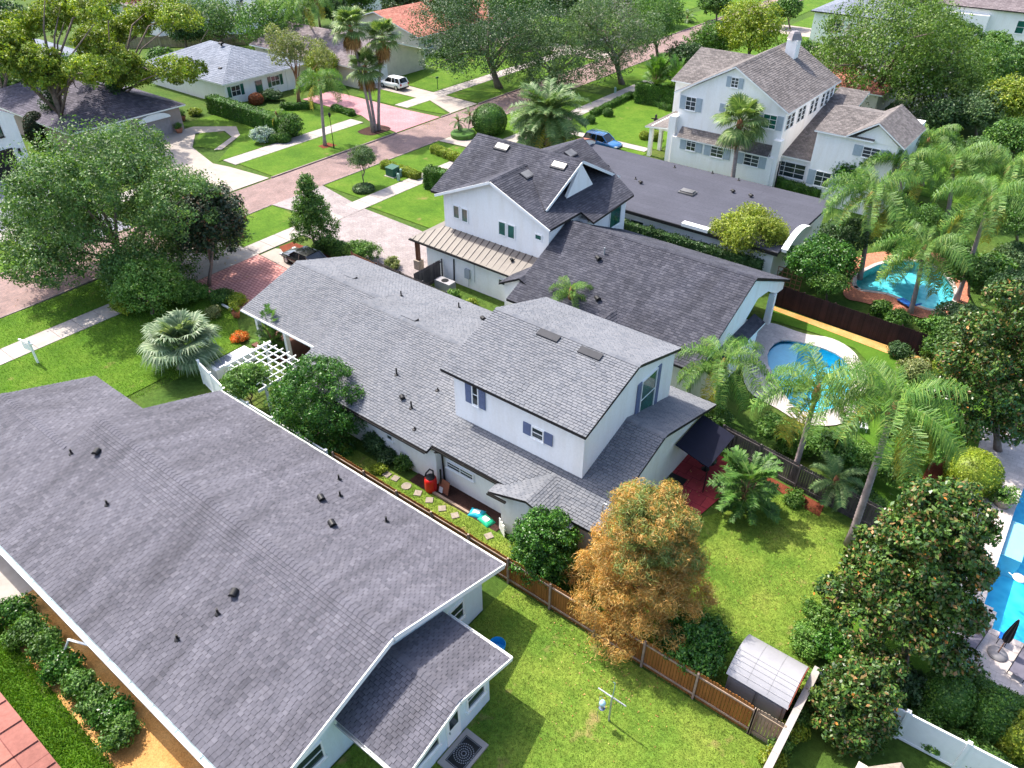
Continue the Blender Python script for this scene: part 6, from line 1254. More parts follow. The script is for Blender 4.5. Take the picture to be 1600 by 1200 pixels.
for i, (px, py) in enumerate(((1440, 1120), (1470, 1150), (1508, 1172), (1545, 1190))):
    shrub('leafy shrub before the lower white vinyl fence, %s from the left' % lab_[i], px, py, 24, .9, 'mid', .12, nmax=5000, group='shrubs before the lower vinyl fence')
# hedges
hedge('long clipped hedge between tan garage and hip-roofed bungalow', (-94.5, 56.6), (-77.8, 56.4), 1.5, 2.1, leaf=.17)
hedge('clipped hedge block with copper end beside the front lawn', at(668, 293), at(700, 300), 1.2, 2.2, leaf=.14)
hedge('low clipped hedge by the green utility boxes', at(600, 262), at(655, 281), 0.9, 0.75, 'hedgey', .11)
hedge('low golden hedge beside the pygmy palm ring', at(678, 238), at(718, 254), 1.0, 0.8, 'hedgey', .11)
hedge('golden-topped hedge between date palm and blue SUV', at(890, 224, 1.5), at(946, 243, 1.5), 1.3, 1.9, 'hedgey', .14)
hedge('golden-topped hedge along the felt-roofed house side', at(952, 244, 1.5), at(1098, 279, 1.5), 1.2, 1.8, 'hedgey', .15)
hedge('dark clipped hedge behind the crape myrtles', at(993, 160), at(1056, 168), 1.2, 2.6, leaf=.18)
hedge('low boxwood hedge along the sidewalk side of square lawn', at(925, 182), at(986, 152), 0.7, 0.7, leaf=.12)
hedge('low boxwood hedge on the far side of square lawn', at(988, 153), at(1046, 174), 0.7, 0.7, leaf=.12)
hedge('dark foundation hedge under the white house bay window', at(1199, 283, 0.9), at(1278, 307, 0.9), 0.9, 1.5, leaf=.14)
hedge('dark climber-clad strip along the felt-roofed house wall', (-31.5, 55.3), (-17.5, 55.4), 0.7, 2.3, 'oakdark', .17)
hedge('low trimmed hedge edging the stone deck loungers', (3.3, 27.2), (12, 27.2), 0.6, 0.45, leaf=.08)
hedge('clipped hedge in front of the far rose-coloured path', at(440, 172), at(490, 170), 0.9, 0.8, leaf=.16)
hedge('low clipped hedge by the far planter wall', at(700, 98), at(722, 93), 1.0, 0.7, leaf=.18)
hedge('hedge beside the pink driveway', at(522, 172), at(552, 182), 0.8, 0.7, leaf=.16)
rh = tag(MB().lathe([(1.5, 0), (1.55, 0.5), (1.45, 0.62)], (*at(724, 214), 0), 24).build('round_hedge', M['hedge']), 'round clipped hedge ring around the pygmy palms', 'hedge')
# leaf-litter grass blades over the near lawns
def blades(name, label, polys, dens, h, mat, seed, z=LZ):
    rng = np.random.default_rng(seed); PS = []
    for poly in polys:
        xs = [p[0] for p in poly]; ys = [p[1] for p in poly]; n = int(dens * (max(xs) - min(xs)) * (max(ys) - min(ys)))
        q = np.c_[rng.uniform(min(xs), max(xs), n), rng.uniform(min(ys), max(ys), n)]; ins = np.zeros(n, bool); j = len(poly) - 1
        for i in range(len(poly)):
            (xi, yi), (xj, yj) = poly[i], poly[j]; c = ((yi > q[:, 1]) != (yj > q[:, 1])) & (q[:, 0] < (xj - xi) * (q[:, 1] - yi) / (yj - yi + 1e-12) + xi); ins ^= c; j = i
        PS.append(q[ins])
    q = np.concatenate(PS); n = len(q); a = rng.uniform(0, 2 * math.pi, n); hh = h * rng.uniform(0.5, 1.3, n); w_ = h * 0.28
    V = np.empty((n, 3, 3)); dx, dy = np.cos(a), np.sin(a)
    V[:, 0] = np.c_[q[:, 0] - dx * w_, q[:, 1] - dy * w_, np.full(n, z - 0.01)]; V[:, 1] = np.c_[q[:, 0] + dx * w_, q[:, 1] + dy * w_, np.full(n, z - 0.01)]
    b = rng.normal(size=(n, 2)) * h * 0.5; V[:, 2] = np.c_[q + b, z + hh]; TRI[0] += n
    o = stuff(link(name, npmesh(name, V.reshape(-1, 3), np.arange(n * 3).reshape(n, 3), mat))); o['label'] = label; o['category'] = 'grass'; return o
M['blade'] = leafmat('grass_blades', [(0, (0.055, 0.12, 0.016)), (0.5, (0.11, 0.18, 0.024)), (1, (0.21, 0.235, 0.05))], 0.3, 0.5, 0.4)
M['blade2'] = leafmat('front_grass_blades', [(0, (0.045, 0.125, 0.008)), (0.6, (0.085, 0.19, 0.012)), (1, (0.15, 0.24, 0.02))], 0.3, 0.35, 0.4)
blades('grass', 'yellow-green grass of the two near back lawns', [rect(-14.9, -1.35, 8, 18.95), [(-12.3, 19.3), (-1.3, 19.3), (-1.3, 30.5), (-2.0, 33.0), (-6.5, 33.6), (-9.4, 29.0), (-12.3, 28.0)], rect(-33, -13, 19.35, 21.2)], 420, 0.055, M['blade'], 1)
blades('grass', 'deep green grass of the front lawn and verge', [[(-54.6, 10), (-44, 10), (-43.4, 18.6), (-43.4, 24), (-47.5, 26.5), (-54.6, 26.5)], rect(-61.0, -56.9, 10, 27)], 160, 0.07, M['blade2'], 2)
def litter(name, label, areas, mat, seed, size=0.07):
    rng = np.random.default_rng(seed); PS = []
    for x, y, r, n, z in areas: PS.append(np.c_[rng.normal(x, r, n), rng.normal(y, r, n), np.full(n, z) + rng.random(n) * 0.03])
    q = np.concatenate(PS); V = leaves(q, 0.01, len(q), size, rng, None, 2.0, 0.6); TRI[0] += 2 * len(q)
    o = stuff(link(name, npmesh(name, V, quads(len(V) // 4), mat))); o['label'] = label; o['category'] = 'leaves'; return o
M['litter'] = leafmat('fallen_leaves', [(0, (0.16, 0.07, 0.02)), (0.6, (0.28, 0.16, 0.05)), (1, (0.40, 0.30, 0.10))], 0.1, 0.2, 0.5)
litter('fallen_leaves', 'brown fallen leaves scattered under the cypress and along the fence', [(-9.5, 20.5, 1.6, 900, 0.09), (-8.0, 18.4, 1.2, 260, 0.09), (-5.0, 26.5, 2.6, 300, 0.09), (-10.6, 31.5, 0.9, 90, 0.08), (-8.0, 15.5, 2.5, 160, 0.09)], M['litter'], 9)
litter('fallen_leaves', 'dry leaves lying along the brick street kerbs under the oaks', [(-62.5, 24, 2.5, 500, 0.03), (-68.0, 70, 1.0, 120, 0.02), (-66, 84, 3, 500, 0.02), (-56, 29.5, 2.0, 160, 0.085)], M['litter'], 10, 0.11)
blades('grass', 'rough ground cover beside the border bushes', [[(-36, -1), (-17, -1), (-17, 2.2), (-36, 2.6)]], 500, 0.11, M['blade2'], 3, 0.03)
# ------------------------------------------------------------------ vehicles
def carpaint(name, c):
    m, n, b, o = _mat(name); n.links.new(_ramp(n, [(0.4, tuple(x * 0.94 for x in c)), (0.6, c)], _noise(n, 0.8)), b.inputs['Base Color'])
    b.inputs['Roughness'].default_value = 0.22; b.inputs['Coat Weight'].default_value = 0.7; b.inputs['Specular IOR Level'].default_value = 0.5; return m
M['cglass'] = glassmat('car_glass', (0.012, 0.014, 0.018), 0.04)
M['tail'] = plain('tail_lamp_red', (0.35, 0.01, 0.01), 0.3); M['headl'] = glassmat('headlamp', (0.7, 0.7, 0.7), 0.1); M['rim'] = plain('alloy_rim', (0.5, 0.5, 0.52), 0.3, metal=0.8)
def car(name, label, loc, rz, paint, L=4.7, W=1.86, H=1.68, suv=True, rails=False):
    """front towards +x; lofted body with shoulder, glasshouse, wheels"""
    t = thing(name, label, 'car', loc, rz)
    hl = L / 2
    st = [(-hl, .62, .55, .92), (-hl + .06, .80, .42, 1.02), (-hl + .35, .92, .32, 1.06), (-hl + 1.1, .985, .28, 1.04), (-.2, 1.0, .27, 1.0), (.7, .995, .27, .98), (hl - 1.15, .98, .28, .95), (hl - .45, .93, .32, .86), (hl - .1, .84, .38, .74), (hl, .66, .46, .62)]
    hk = 1.0 if suv else 0.9; V = []; F = []; n = 12
    for x, wk, z0, z1 in st:
        hw = W / 2 * wk; z1 *= hk
        ring = [(-hw * .86, z0), (hw * .86, z0), (hw * .97, z0 + .10), (hw, (z0 + z1) * .52), (hw * .985, z1 - .16), (hw * .93, z1 - .05), (hw * .80, z1), (-hw * .80, z1), (-hw * .93, z1 - .05), (-hw * .985, z1 - .16), (-hw, (z0 + z1) * .52), (-hw * .97, z0 + .10)]
        V += [(x, y, z) for y, z in ring]
    for i in range(len(st) - 1):
        for k in range(n): F.append((i * n + k, i * n + (k + 1) % n, (i + 1) * n + (k + 1) % n, (i + 1) * n + k))
    F += [tuple(range(n))[::-1], tuple((len(st) - 1) * n + k for k in range(n))]
    mb = MB(); mb.add(V, F); body = mb.build('body', paint, t, True)
    r0, r1 = (-hl + .12, -hl + .45) if suv else (-hl + .45, -hl + 1.15)      # tailgate foot and roof rear edge
    w0, w1 = hl - 1.25, hl - 2.05                                            # windscreen foot and roof front edge
    zb = 1.0 * hk; zt = H
    def gh(ins, e, za, zc):                                                  # glasshouse shell
        a = W / 2 * (.90 - ins); b = W / 2 * (.74 - ins)
        P_ = [(r0 + e, -a, za), (w0 - e, -a, za), (w0 - e, a, za), (r0 + e, a, za), (r1 + e, -b, zc), (w1 - e, -b, zc), (w1 - e, b, zc), (r1 + e, b, zc)]
        return MB().add(P_, [(0, 1, 5, 4), (1, 2, 6, 5), (2, 3, 7, 6), (3, 0, 4, 7), (4, 5, 6, 7)])
    gh(0, 0, zb - .06, zt - .06).build('window_band', M['cglass'], t)
    b = W / 2 * .76
    rf = MB(); xs = np.linspace(r1 - .06, w1 + .08, 6)
    rf.v = [(x, y * b, zt - .07 + .07 * (1 - abs(y) ** 3) + .02 * math.sin(math.pi * (x - xs[0]) / (xs[-1] - xs[0]))) for x in xs for y in (-1, -.6, 0, .6, 1)]
    rf.f = [(i * 5 + j, i * 5 + j + 1, (i + 1) * 5 + j + 1, (i + 1) * 5 + j)[::-1] for i in range(5) for j in range(4)]; rf.mi = [0] * len(rf.f)
    rfo = rf.build('roof_panel', paint, t, True)
    a = W / 2 * .905
    class PL_:
        def bar(self, *q): MB().bar(*q).build('pillar', paint, t)
    pl = PL_()
    for s in (-1, 1):
        pl.bar((w0, s * a, zb - .05), (w1, s * b, zt - .06), .09, .06); pl.bar((r0, s * a, zb - .05), (r1, s * b, zt - .06), .16 if suv else .12, .08)
        xm = (r0 + w0) / 2; pl.bar((xm + .1, s * a, zb - .05), (xm + .05, s * b, zt - .06), .08, .05)
        if suv: pl.bar((r0 + .95, s * a, zb - .05), (r1 + .85, s * b, zt - .06), .08, .05)
    if rails:
        for s in (-1, 1): MB().tube([(r1 + .1, s * b * .92, zt - .02), (r1 + .25, s * b * .92, zt + .07), (w1 - .15, s * b * .92, zt + .07), (w1, s * b * .92, zt - .02)], .022, 6).build('roof_rail', M['steel'], t)
    for x in (-hl + .95, hl - .95):
        for s in (-1, 1):
            wl = bpy.data.objects.new('wheel', MB().tube([(0, -.02, 0), (0, .02, 0)], .08, 10).v and None) if 0 else None
            ty = MB().tube([(x, s * (W / 2 - .22), .34), (x, s * (W / 2 - .19), .34), (x, s * (W / 2 - .02), .34), (x, s * (W / 2 + .0), .34)], [.30, .345, .345, .31], 18).build('wheel', M['black'], t, True)
            MB().tube([(x, s * (W / 2 - .02), .34), (x, s * (W / 2 + .012), .34)], [.22, .20], 14).build('rim', M['rim'], ty)
            MB().extr([(x + .43 * math.cos(q), .34 + .43 * math.sin(q)) for q in np.linspace(0, math.pi, 13)] + [(x - .43, .28), (x + .43, .28)], 'y', s * (W / 2 - .05) - .012, s * (W / 2 - .05) + .05).build('wheel_arch', M['black'], t) if 0 else None
    for s in (-1, 1):
        MB().obox((hl - .16, s * W * .36, .68 * hk), (.12, 0, .0), (0, .17, 0), (.0, 0, .06)).build('headlight', M['headl'], t)
        MB().obox((-hl + .06, s * W * .40, .86 * hk), (.06, 0, 0), (0, .11, 0), (0, 0, .13)).build('tail_light', M['tail'], t)
        MB().obox((w0 - .35, s * (W / 2 + .07), zb + .06), (.06, 0, 0), (0, .08, 0), (0, 0, .06)).build('wing_mirror', paint, t)
    MB().box(-hl - .02, -hl + .1, -.28, .28, .62, .76).build('number_plate', M['trim'], t)
    MB().box(-hl - .01, -hl + .3, -W * .42, W * .42, .3, .46).build('rear_bumper', M['black'], t); MB().box(hl - .3, hl - .02, -W * .36, W * .36, .32, .46).build('front_bumper', M['black'], t)
    return t
car('parked_car', 'white SUV parked on the far concrete driveway', (-83.6, 79.6, 0.07), R(180), carpaint('white_car_paint', (0.78, 0.79, 0.80)))
car('parked_car', 'blue SUV with roof rails parked behind the golden-topped hedge', (-45.6, 76.2, 0.07), R(0), carpaint('blue_car_paint', (0.02, 0.13, 0.33)), rails=True)
car('parked_car', 'black saloon partly hidden behind the light grey roof front', (-49.8, 35.2, 0.07), R(180), carpaint('black_car_paint', (0.012, 0.013, 0.014)), 4.7, 1.85, 1.45, False)

# ------------------------------------------------------------------ people
def person(label, loc, rz, top, legs, skin, hair, shorts=False, stride=0.22, h=1.72):
    s = h / 1.72; t = thing('person', label, 'person', loc, rz)
    J = {'pel': (0, 0, .95), 'spi': (0, 0, 1.18), 'che': (0.01, 0, 1.36), 'nec': (0, 0, 1.48), 'hl': (0, .10, .9), 'hr': (0, -.10, .9), 'kl': (.02 + stride * .5, .11, .5), 'kr': (.04 - stride * .4, -.11, .5), 'al': (stride * .7, .11, .08), 'ar': (-stride * .9, -.11, .09), 'fl': (stride * .7 + .16, .12, .035), 'fr': (-stride * .9 + .16, -.12, .035),
         'sl': (0, .19, 1.42), 'sr': (0, -.19, 1.42), 'el': (-.06, .25, 1.15), 'er': (.06, -.25, 1.15), 'wl': (.06, .26, .92), 'wr': (.2, -.24, .94)}
    rad = {'pel': .145, 'spi': .125, 'che': .15, 'nec': .06, 'hl': .095, 'hr': .095, 'kl': .062, 'kr': .062, 'al': .042, 'ar': .042, 'fl': .04, 'fr': .04, 'sl': .065, 'sr': .065, 'el': .042, 'er': .042, 'wl': .03, 'wr': .03}
    E = [('pel', 'spi'), ('spi', 'che'), ('che', 'nec'), ('pel', 'hl'), ('hl', 'kl'), ('kl', 'al'), ('al', 'fl'), ('pel', 'hr'), ('hr', 'kr'), ('kr', 'ar'), ('ar', 'fr'), ('che', 'sl'), ('sl', 'el'), ('el', 'wl'), ('che', 'sr'), ('sr', 'er'), ('er', 'wr')]
    ks = list(J); me = bpy.data.meshes.new('body'); me.from_pydata([tuple(c * s for c in J[k]) for k in ks], [(ks.index(a), ks.index(b)) for a, b in E], [])
    o = link('body', me, t); m_ = o.modifiers.new('skin', 'SKIN'); sv = me.skin_vertices[0].data
    for i, k in enumerate(ks): sv[i].radius = (rad[k] * s, rad[k] * s * (1.25 if k in ('che', 'pel', 'spi') else 1))
    sv[0].use_root = True; o.modifiers.new('sub', 'SUBSURF').levels = 1; o.modifiers['sub'].render_levels = 1
    dg = bpy.context.evaluated_depsgraph_get(); me2 = bpy.data.meshes.new_from_object(o.evaluated_get(dg)); o.modifiers.clear(); o.data = me2
    for mm in (top, legs, skin): me2.materials.append(mm)
    mi = []
    for p in me2.polygons:
        c = p.center; z = c.z / s; ar = abs(c.y) > .2 * s
        mi.append(2 if (ar and z < 1.2) or (shorts and z < .55 and z > .1) else (0 if z > .98 else 1))
    me2.polygons.foreach_set('material_index', mi); me2.polygons.foreach_set('use_smooth', [True] * len(mi))
    hd = MB().lathe([(.045, -.12), (.07, -.08), (.085, -.01), (.082, .05), (.06, .1), (.01, .125)], (0, 0, 0), 12).build('head', skin, t, True, (.02 * s, 0, 1.62 * s)); hd.scale = (s * 1.1, s * .95, s)
    MB().lathe([(.088, -.02), (.092, .04), (.07, .105), (.01, .135)], (-.012, 0, 0), 12).obox((-.05, 0, -.03), (.045, 0, 0), (0, .07, 0), (0, 0, .06)).build('hair', hair, hd, True)
    MB().obox((.1, 0, -.02), (.02, 0, 0), (0, .012, 0), (0, 0, .02)).build('nose', skin, hd)
    for sg in (-1, 1):
        MB().obox((.082, sg * .032, .012), (.008, 0, 0), (0, .012, 0), (0, 0, .008)).build('eye', M['black'], hd)
        w_ = Vector(J['wl' if sg > 0 else 'wr']) * s; hm = MB().obox(w_ + Vector((.01, 0, -.05)), (.022, 0, 0), (0, .012, 0), (0, 0, .045))
        for f in range(4): hm.tube([w_ + Vector((-.016 + .012 * f, 0, -.09)), w_ + Vector((-.01 + .012 * f, -.005 * sg, -.125)), w_ + Vector((.0 + .012 * f, -.018 * sg, -.15 + .006 * abs(f - 1.5)))], .007, 5)
        hm.tube([w_ + Vector((.03, 0, -.04)), w_ + Vector((.055, -.01 * sg, -.075))], .008, 5); hm.build('hand', skin, t)
    return t
sk = plain('skin', (0.45, 0.24, 0.16), 0.6); hb = plain('brown_hair', (0.05, 0.025, 0.015), 0.8); hg = plain('grey_hair', (0.4, 0.37, 0.34), 0.8)
ppl = lambda px, py: (*at(px, py, 0.07), 0.07)
person('person in dark top and shorts with bare legs near the oak trunk', ppl(259, 411), R(-60), plain('dark_shirt', (0.03, 0.02, 0.025), .8), plain('charcoal_shorts', (0.05, 0.035, 0.03), .8), sk, hb, True)
person('person in rust-red shirt and dark trousers walking on the driveway apron', ppl(284, 408), R(120), plain('rust_shirt', (0.22, 0.06, 0.04), .8), plain('dark_trousers', (0.035, 0.02, 0.02), .8), sk, hb)
person('grey-haired person in navy top and pale trousers beside the driveway', ppl(286, 433), R(150), plain('navy_shirt', (0.015, 0.02, 0.07), .8), plain('pale_trousers', (0.42, 0.47, 0.52), .8), sk, hg, False, 0.1)

# ------------------------------------------------------------------ street and garden objects
def lampost(label, base, h=2.6):
    t = thing('street_lamp', label, 'lamp', (*at(*base), 0.06))
    MB().tube([(0, 0, 0), (0, 0, .5), (0, 0, .55), (0, 0, h)], [.09, .07, .045, .035], 10).build('lamp_post', M['blackmetal'], t)
    MB().lathe([(.1, 0), (.16, .3), (.17, .33), (.04, .5), (.02, .58)], (0, 0, h), 8).build('lantern', M['blackmetal'], t)
    MB().lathe([(.085, .03), (.145, .29)], (0, 0, h), 8).build('lamp_glass', M['headl'], t); return t
lampost('black street lamp standing beside the lone queen palm', (522, 232), 3.6)
lampost('black lamp post on the far lawn by the walk', (797, 105), 2.6); lampost('black garden lamp on the rear lawn', (1457, 202), 2.4); lampost('thin black lamp post near the verge oak', (945, 128), 2.6)
t = thing('mailbox_post', 'thin dark green marker post on the far lawn', 'post', (*at(684, 140), 0.06)); MB().tube([(0, 0, 0), (0, 0, 1.5)], .05, 6).build('shaft', plain('green_post', (0.02, 0.08, 0.03), .6), t); MB().box(-.12, .12, -.2, .2, 1.5, 1.72).build('box', plain('green_box', (0.02, 0.08, 0.03), .6), t)
# for-sale sign
p = at3(60, 568, 0); t = thing('yard_sign_post', 'white wooden sign post with hanging arm on the front lawn', 'sign', p, R(100))
MB().box(-.06, .06, -.06, .06, 0, 1.95).box(-.08, .08, -.08, .08, 1.95, 1.99).build('upright', M['trim'], t); MB().box(-.05, .05, -.25, 1.15, 1.62, 1.73).build('arm', M['trim'], t)
MB().box(-.015, .015, .12, .95, 1.0, 1.5).build('hanging_board', M['trim'], t)
for yy in (.25, .82): MB().tube([(0, yy, 1.5), (0, yy, 1.63)], .008, 5).build('hook', M['steel'], t)
# utility boxes
p = at3(614, 275); t = thing('utility_box', 'dark green transformer cabinet beside low clipped hedge', 'utility box', p); MB().box(-.55, .55, -.5, .5, 0, .95).add([(-.6, -.55, .95), (.6, -.55, .95), (.6, .55, 1.05), (-.6, .55, 1.05), (-.6, -.55, 1.0), (.6, -.55, 1.0), (.6, .55, 1.1), (-.6, .55, 1.1)], [(3, 2, 1, 0), (4, 5, 6, 7), (0, 1, 5, 4), (1, 2, 6, 5), (2, 3, 7, 6), (3, 0, 4, 7)]).build('cabinet', plain('utility_green', (0.03, 0.10, 0.07), .55), t); MB().box(-.7, .7, -.65, .65, 0.02, .09).build('pad', M['concrete'], t); MB().box(.56, .6, -.05, .05, .4, .6).build('handle', M['steel'], t)
for q, lb in (((623, 283), 'pale green telecom pedestal nearest the sidewalk'), ((627, 276), 'pale green telecom pedestal behind its twin'), ((961, 146), 'pale utility pedestal on the kerbside lawn')):
    o = MB().box(-.12, .12, -.12, .12, 0, .75).lathe([(.17, .75), (.17, .8), (.05, .88)], (0, 0, 0), 4).build('utility_pedestal', plain('pedestal_green', (0.26, 0.40, 0.34), .6), loc=at3(*q)); tag(o, lb, 'utility box')
# side yard
p = at3(674, 766); t = thing('rain_barrel', 'red plastic barrel with black hose at the white wall', 'barrel', p)
MB().lathe([(.30, 0), (.34, .08), (.36, .3), (.36, .75), (.33, .95), (.26, 1.0)], (0, 0, 0), 20).build('drum', plain('red_plastic', (0.55, 0.015, 0.012), .35), t, True)
MB().lathe([(.27, .99), (.27, 1.05), (.1, 1.09)], (0, 0, 0), 18).build('lid', M['black'], t); MB().tube([(.15, .1, 1.05), (.0, .25, 1.3), (-.2, .2, 1.35), (-.3, 0, 1.15), (-.25, -.15, 1.02)], .05, 8).build('hose', M['black'], t, True); MB().tube([(.45, .35, .0), (.42, .42, 1.5)], .06, 8).build('drain_pipe', M['black'], t)
p = at3(690, 770); t = thing('leaning_board', 'brown framed board leaning against the white wall by red barrel', 'board', p); MB().obox((0.1, .12, .42), (.36, 0, 0), (0, .12, .42), (0, .02, -.006)).build('panel', plain('brown_board', (0.26, 0.10, 0.06), .7), t); MB().obox((-.05, .02, .2), (.12, 0, 0), (0, .05, .16), (0, .026, -.01)).build('paper_sheet', M['trim'], t)
o = MB().bar(at3(665, 762, .12), at3(733, 802, .12), .14, .14).build('timber_edging', M['fencerail']); tag(o, 'grey timber beam edging the dark mulch bed', 'timber')
for (px, py), c, lb, rz in (((745, 803), (0.02, 0.36, 0.48), 'blue plastic soil bag on the mulch bed', .3), ((760, 814), (0.02, 0.42, 0.22), 'green plastic soil bag on the mulch bed', -.2)):
    p = at3(px, py, .05); t = thing('soil_bag', lb, 'bag', p, rz); V = []; n = 9
    mb = MB(); mb.v = [(.42 * x, .30 * y, .06 + .13 * (1 - x ** 4) * (1 - y ** 4) + .015 * math.sin(9 * x + 4 * y)) for x in np.linspace(-1, 1, n) for y in np.linspace(-1, 1, n)] + [(.42 * x, .30 * y, .0) for x in np.linspace(-1, 1, n) for y in np.linspace(-1, 1, n)]
    mb.f = [(i * n + j, (i + 1) * n + j, (i + 1) * n + j + 1, i * n + j + 1) for i in range(n - 1) for j in range(n - 1)]
    N = n * n; edge = [(i, 0) for i in range(n)] + [(n - 1, j) for j in range(1, n)] + [(i, n - 1) for i in range(n - 2, -1, -1)] + [(0, j) for j in range(n - 2, 0, -1)]
    for a, b in zip(edge, edge[1:] + edge[:1]): mb.f.append((a[0] * n + a[1], N + a[0] * n + a[1], N + b[0] * n + b[1], b[0] * n + b[1]))
    mb.mi = [0] * len(mb.f); mb.build('sack', plain('bag_plastic', c, .35, .1), t, True); MB().obox((0, 0, .2), (.2, 0, 0), (0, .12, 0), (0, 0, .006)).build('printed_label', M['trim'], t)
for i, (px, py) in enumerate(((605, 742), (618, 748), (635, 760), (653, 771), (671, 782), (691, 795), (711, 806), (764, 838))):
    o = MB().lathe([(.30, 0), (.29, .05), (.27, .06)], (0, 0, 0), 4 if i != 2 else 12).build('stepping_stone', M['stone'], loc=at3(px, py, .045)); o.rotation_euler = (0, 0, R(45 + i * 9)); tag(o, 'pale stepping stone in the side yard grass, %s from the shaded end' % lab_[i], 'stone', 'stepping stones in the side yard')
for i, (px, py) in enumerate(((781, 820), (785, 826), (790, 832))):
    pass
o = thing('picket_gate', 'white pointed picket section leaning at the bay wall corner', 'gate', at3(784, 832, 0.05), R(-30))
for i in range(6): MB().box(i * .13 - .35, i * .13 - .26, -.012, .012, 0, .8 + .08 * (i % 2)).build('picket', M['trim'], o)
for z in (.2, .6): MB().box(-.38, .42, .013, .04, z, z + .07).build('rail', M['trim'], o)
# shed
t = thing('garden_shed', 'small grey resin shed with pale curved roof by the brown fence', 'shed', (-4.05, 19.85, 0))
MB().box(0.05, 2.55, .1, 2.1, 0, 1.85).build('shed_wall', M['shed'], t)
n = 6; prf = [(-.1 + 2.4 * i / 24, 1.86 + .62 * math.sin(math.pi * i / 24) ** .85) for i in range(25)]
for k in range(3):
    x0, x1 = k * .87 - .02, k * .87 + .84
    mb = MB()
    for i in range(24): mb.add([(x0, *prf[i]), (x1, *prf[i]), (x1, *prf[i + 1]), (x0, *prf[i + 1])], [(0, 1, 2, 3)])
    for i in range(2, 23, 2): mb.bar((x0, prf[i][0], prf[i][1] + .008), (x1, prf[i][0], prf[i][1] + .008), .03, .02) if i < 11 else None
    mb.bar((x1 + .012, -.1, 1.86), (x1 + .012, .3, 2.12), .03, .03); mb.build('roof_panel', M['shedroof'], t)
for k in range(2): MB().box(.25 + k * 1.15, 1.25 + k * 1.15, .05, .1, .25, 1.55).build('wall_panel', M['shed'], t)
MB().extr([(-.08, 1.8)] + [(a, b - .03) for a, b in prf] + [(2.28, 1.8)], 'x', 2.55, 2.62).build('gable_trim', M['gravelly'], t); MB().extr([(-.02, 1.8)] + [(a, b - .06) for a, b in prf[1:-1]] + [(2.2, 1.8)], 'x', .06, .12).build('gable_panel', M['shed'], t)
# clothesline pole and feeder
t = thing('clothesline_pole', 'grey steel clothesline pole with crossbar on the near lawn', 'pole', at3(951, 1127)); MB().tube([(0, 0, 0), (0, 0, 1.85)], .04, 10).build('upright', M['steel'], t); MB().bar((-.66, 0, 1.8), (.66, 0, 1.8), .05, .05).build('crossbar', M['steel'], t); MB().tube([(0.02, 0, 1.85), (.05, .02, 2.55), (.02, .05, 2.75), (-.05, .03, 2.78)], .02, 6).build('hook', plain('verdigris', (0.2, .33, .28), .6), t)
p = at3(936, 1098, 1.35); t = thing('bird_feeder', 'small pale blue bird feeder hanging beside the clothesline pole', 'bird feeder', (p[0], p[1], 0)); MB().tube([(0, 0, 0), (0, 0, 1.75), (0.08, 0, 1.85), (.16, 0, 1.75)], .012, 6).build('hook_pole', M['steel'], t); MB().lathe([(.13, 1.45), (.14, 1.48), (.1, 1.6), (.02, 1.66)], (.16, 0, 0), 14).build('feeder_cap', plain('pale_blue_tin', (.42, .62, .68), .5), t, True); MB().lathe([(.07, 1.15), (.07, 1.45)], (.16, 0, 0), 12).build('seed_tube', M['steel'], t); MB().lathe([(.13, 1.1), (.13, 1.15)], (.16, 0, 0), 12).build('tray', M['shutter'], t)
# doormat with rings
t = thing('door_mat', 'black ringed door mat on the porch step', 'mat', (-11.1, 11.15, .162)); MB().box(-.42, .42, -.65, .65, 0, .015).build('mat_base', M['black'], t)
for i, r in enumerate((.10, .20, .30, .40)):
    mb = MB(); m = 10 + 6 * i
    for k in range(m): a = 2 * math.pi * k / m; mb.obox((r * math.cos(a), r * math.sin(a), .018), (.022, 0, 0), (0, .022, 0), (0, 0, .003))
    stuff(mb.build('woven_ring', plain('mat_fibre', (.25, .25, .27), .9), t))
mb = MB()
for k in range(22):
    for s in (-1, 1): mb.obox((s * .38, -.6 + k * .057, .018), (.016, 0, 0), (0, .016, 0), (0, 0, .003))
    if k < 13:
        for s in (-1, 1): mb.obox((-.36 + k * .06, s * .61, .018), (.016, 0, 0), (0, .016, 0), (0, 0, .003))
stuff(mb.build('woven_border', plain('mat_fibre', (.25, .25, .27), .9), t))
o = MB().lathe([(.33, 0), (.38, .5), (.36, .52), (.30, .1)], (*at(769, 1013, .4), .35), 22).build('blue_bucket', plain('blue_plastic', (.02, .30, .62), .35)); tag(o, 'round bright blue plastic tub beside the porch eave', 'tub')
o.data.transform(Matrix.Translation((0.1, 0.25, -0.3)))
# pergola and planter
t = thing('pergola', 'white slatted pergola in front of the entry porch', 'pergola', (-39.0, 20.2, 0))
for x, y in ((.1, .1), (3.9, .1), (.1, 3.0), (3.9, 3.0)): MB().box(x - .07, x + .07, y - .07, y + .07, 0, 2.25).build('post', M['trim'], t)
for x in (0, 4.0): MB().box(x - .04, x + .04, -.5, 3.5, 2.25, 2.43).build('beam', M['trim'], t)
for i in range(7): y = .05 + i * .5; MB().box(-.1, 4.1, y - .03, y + .03, 2.43, 2.53).build('slat', M['trim'], t)
for i in range(6): x = .35 + i * .65; MB().box(x - .03, x + .03, -.3, 3.3, 2.53, 2.6).build('slat', M['trim'], t)
t = thing('garden_planter', 'white rendered planter box with grey pebbles near the pergola', 'planter', (-42.3, 20.5, 0)); MB().box(0, 1.15, 0, 3.1, 0, .75).build('planter_wall', M['white'], t); MB().box(.1, 1.05, .3, 1.6, .74, .80).build('pebble_bed', groundmat('grey_pebbles', [(.3, (.12, .14, .18)), (.7, (.42, .44, .48))], 9, 30, .5), t)
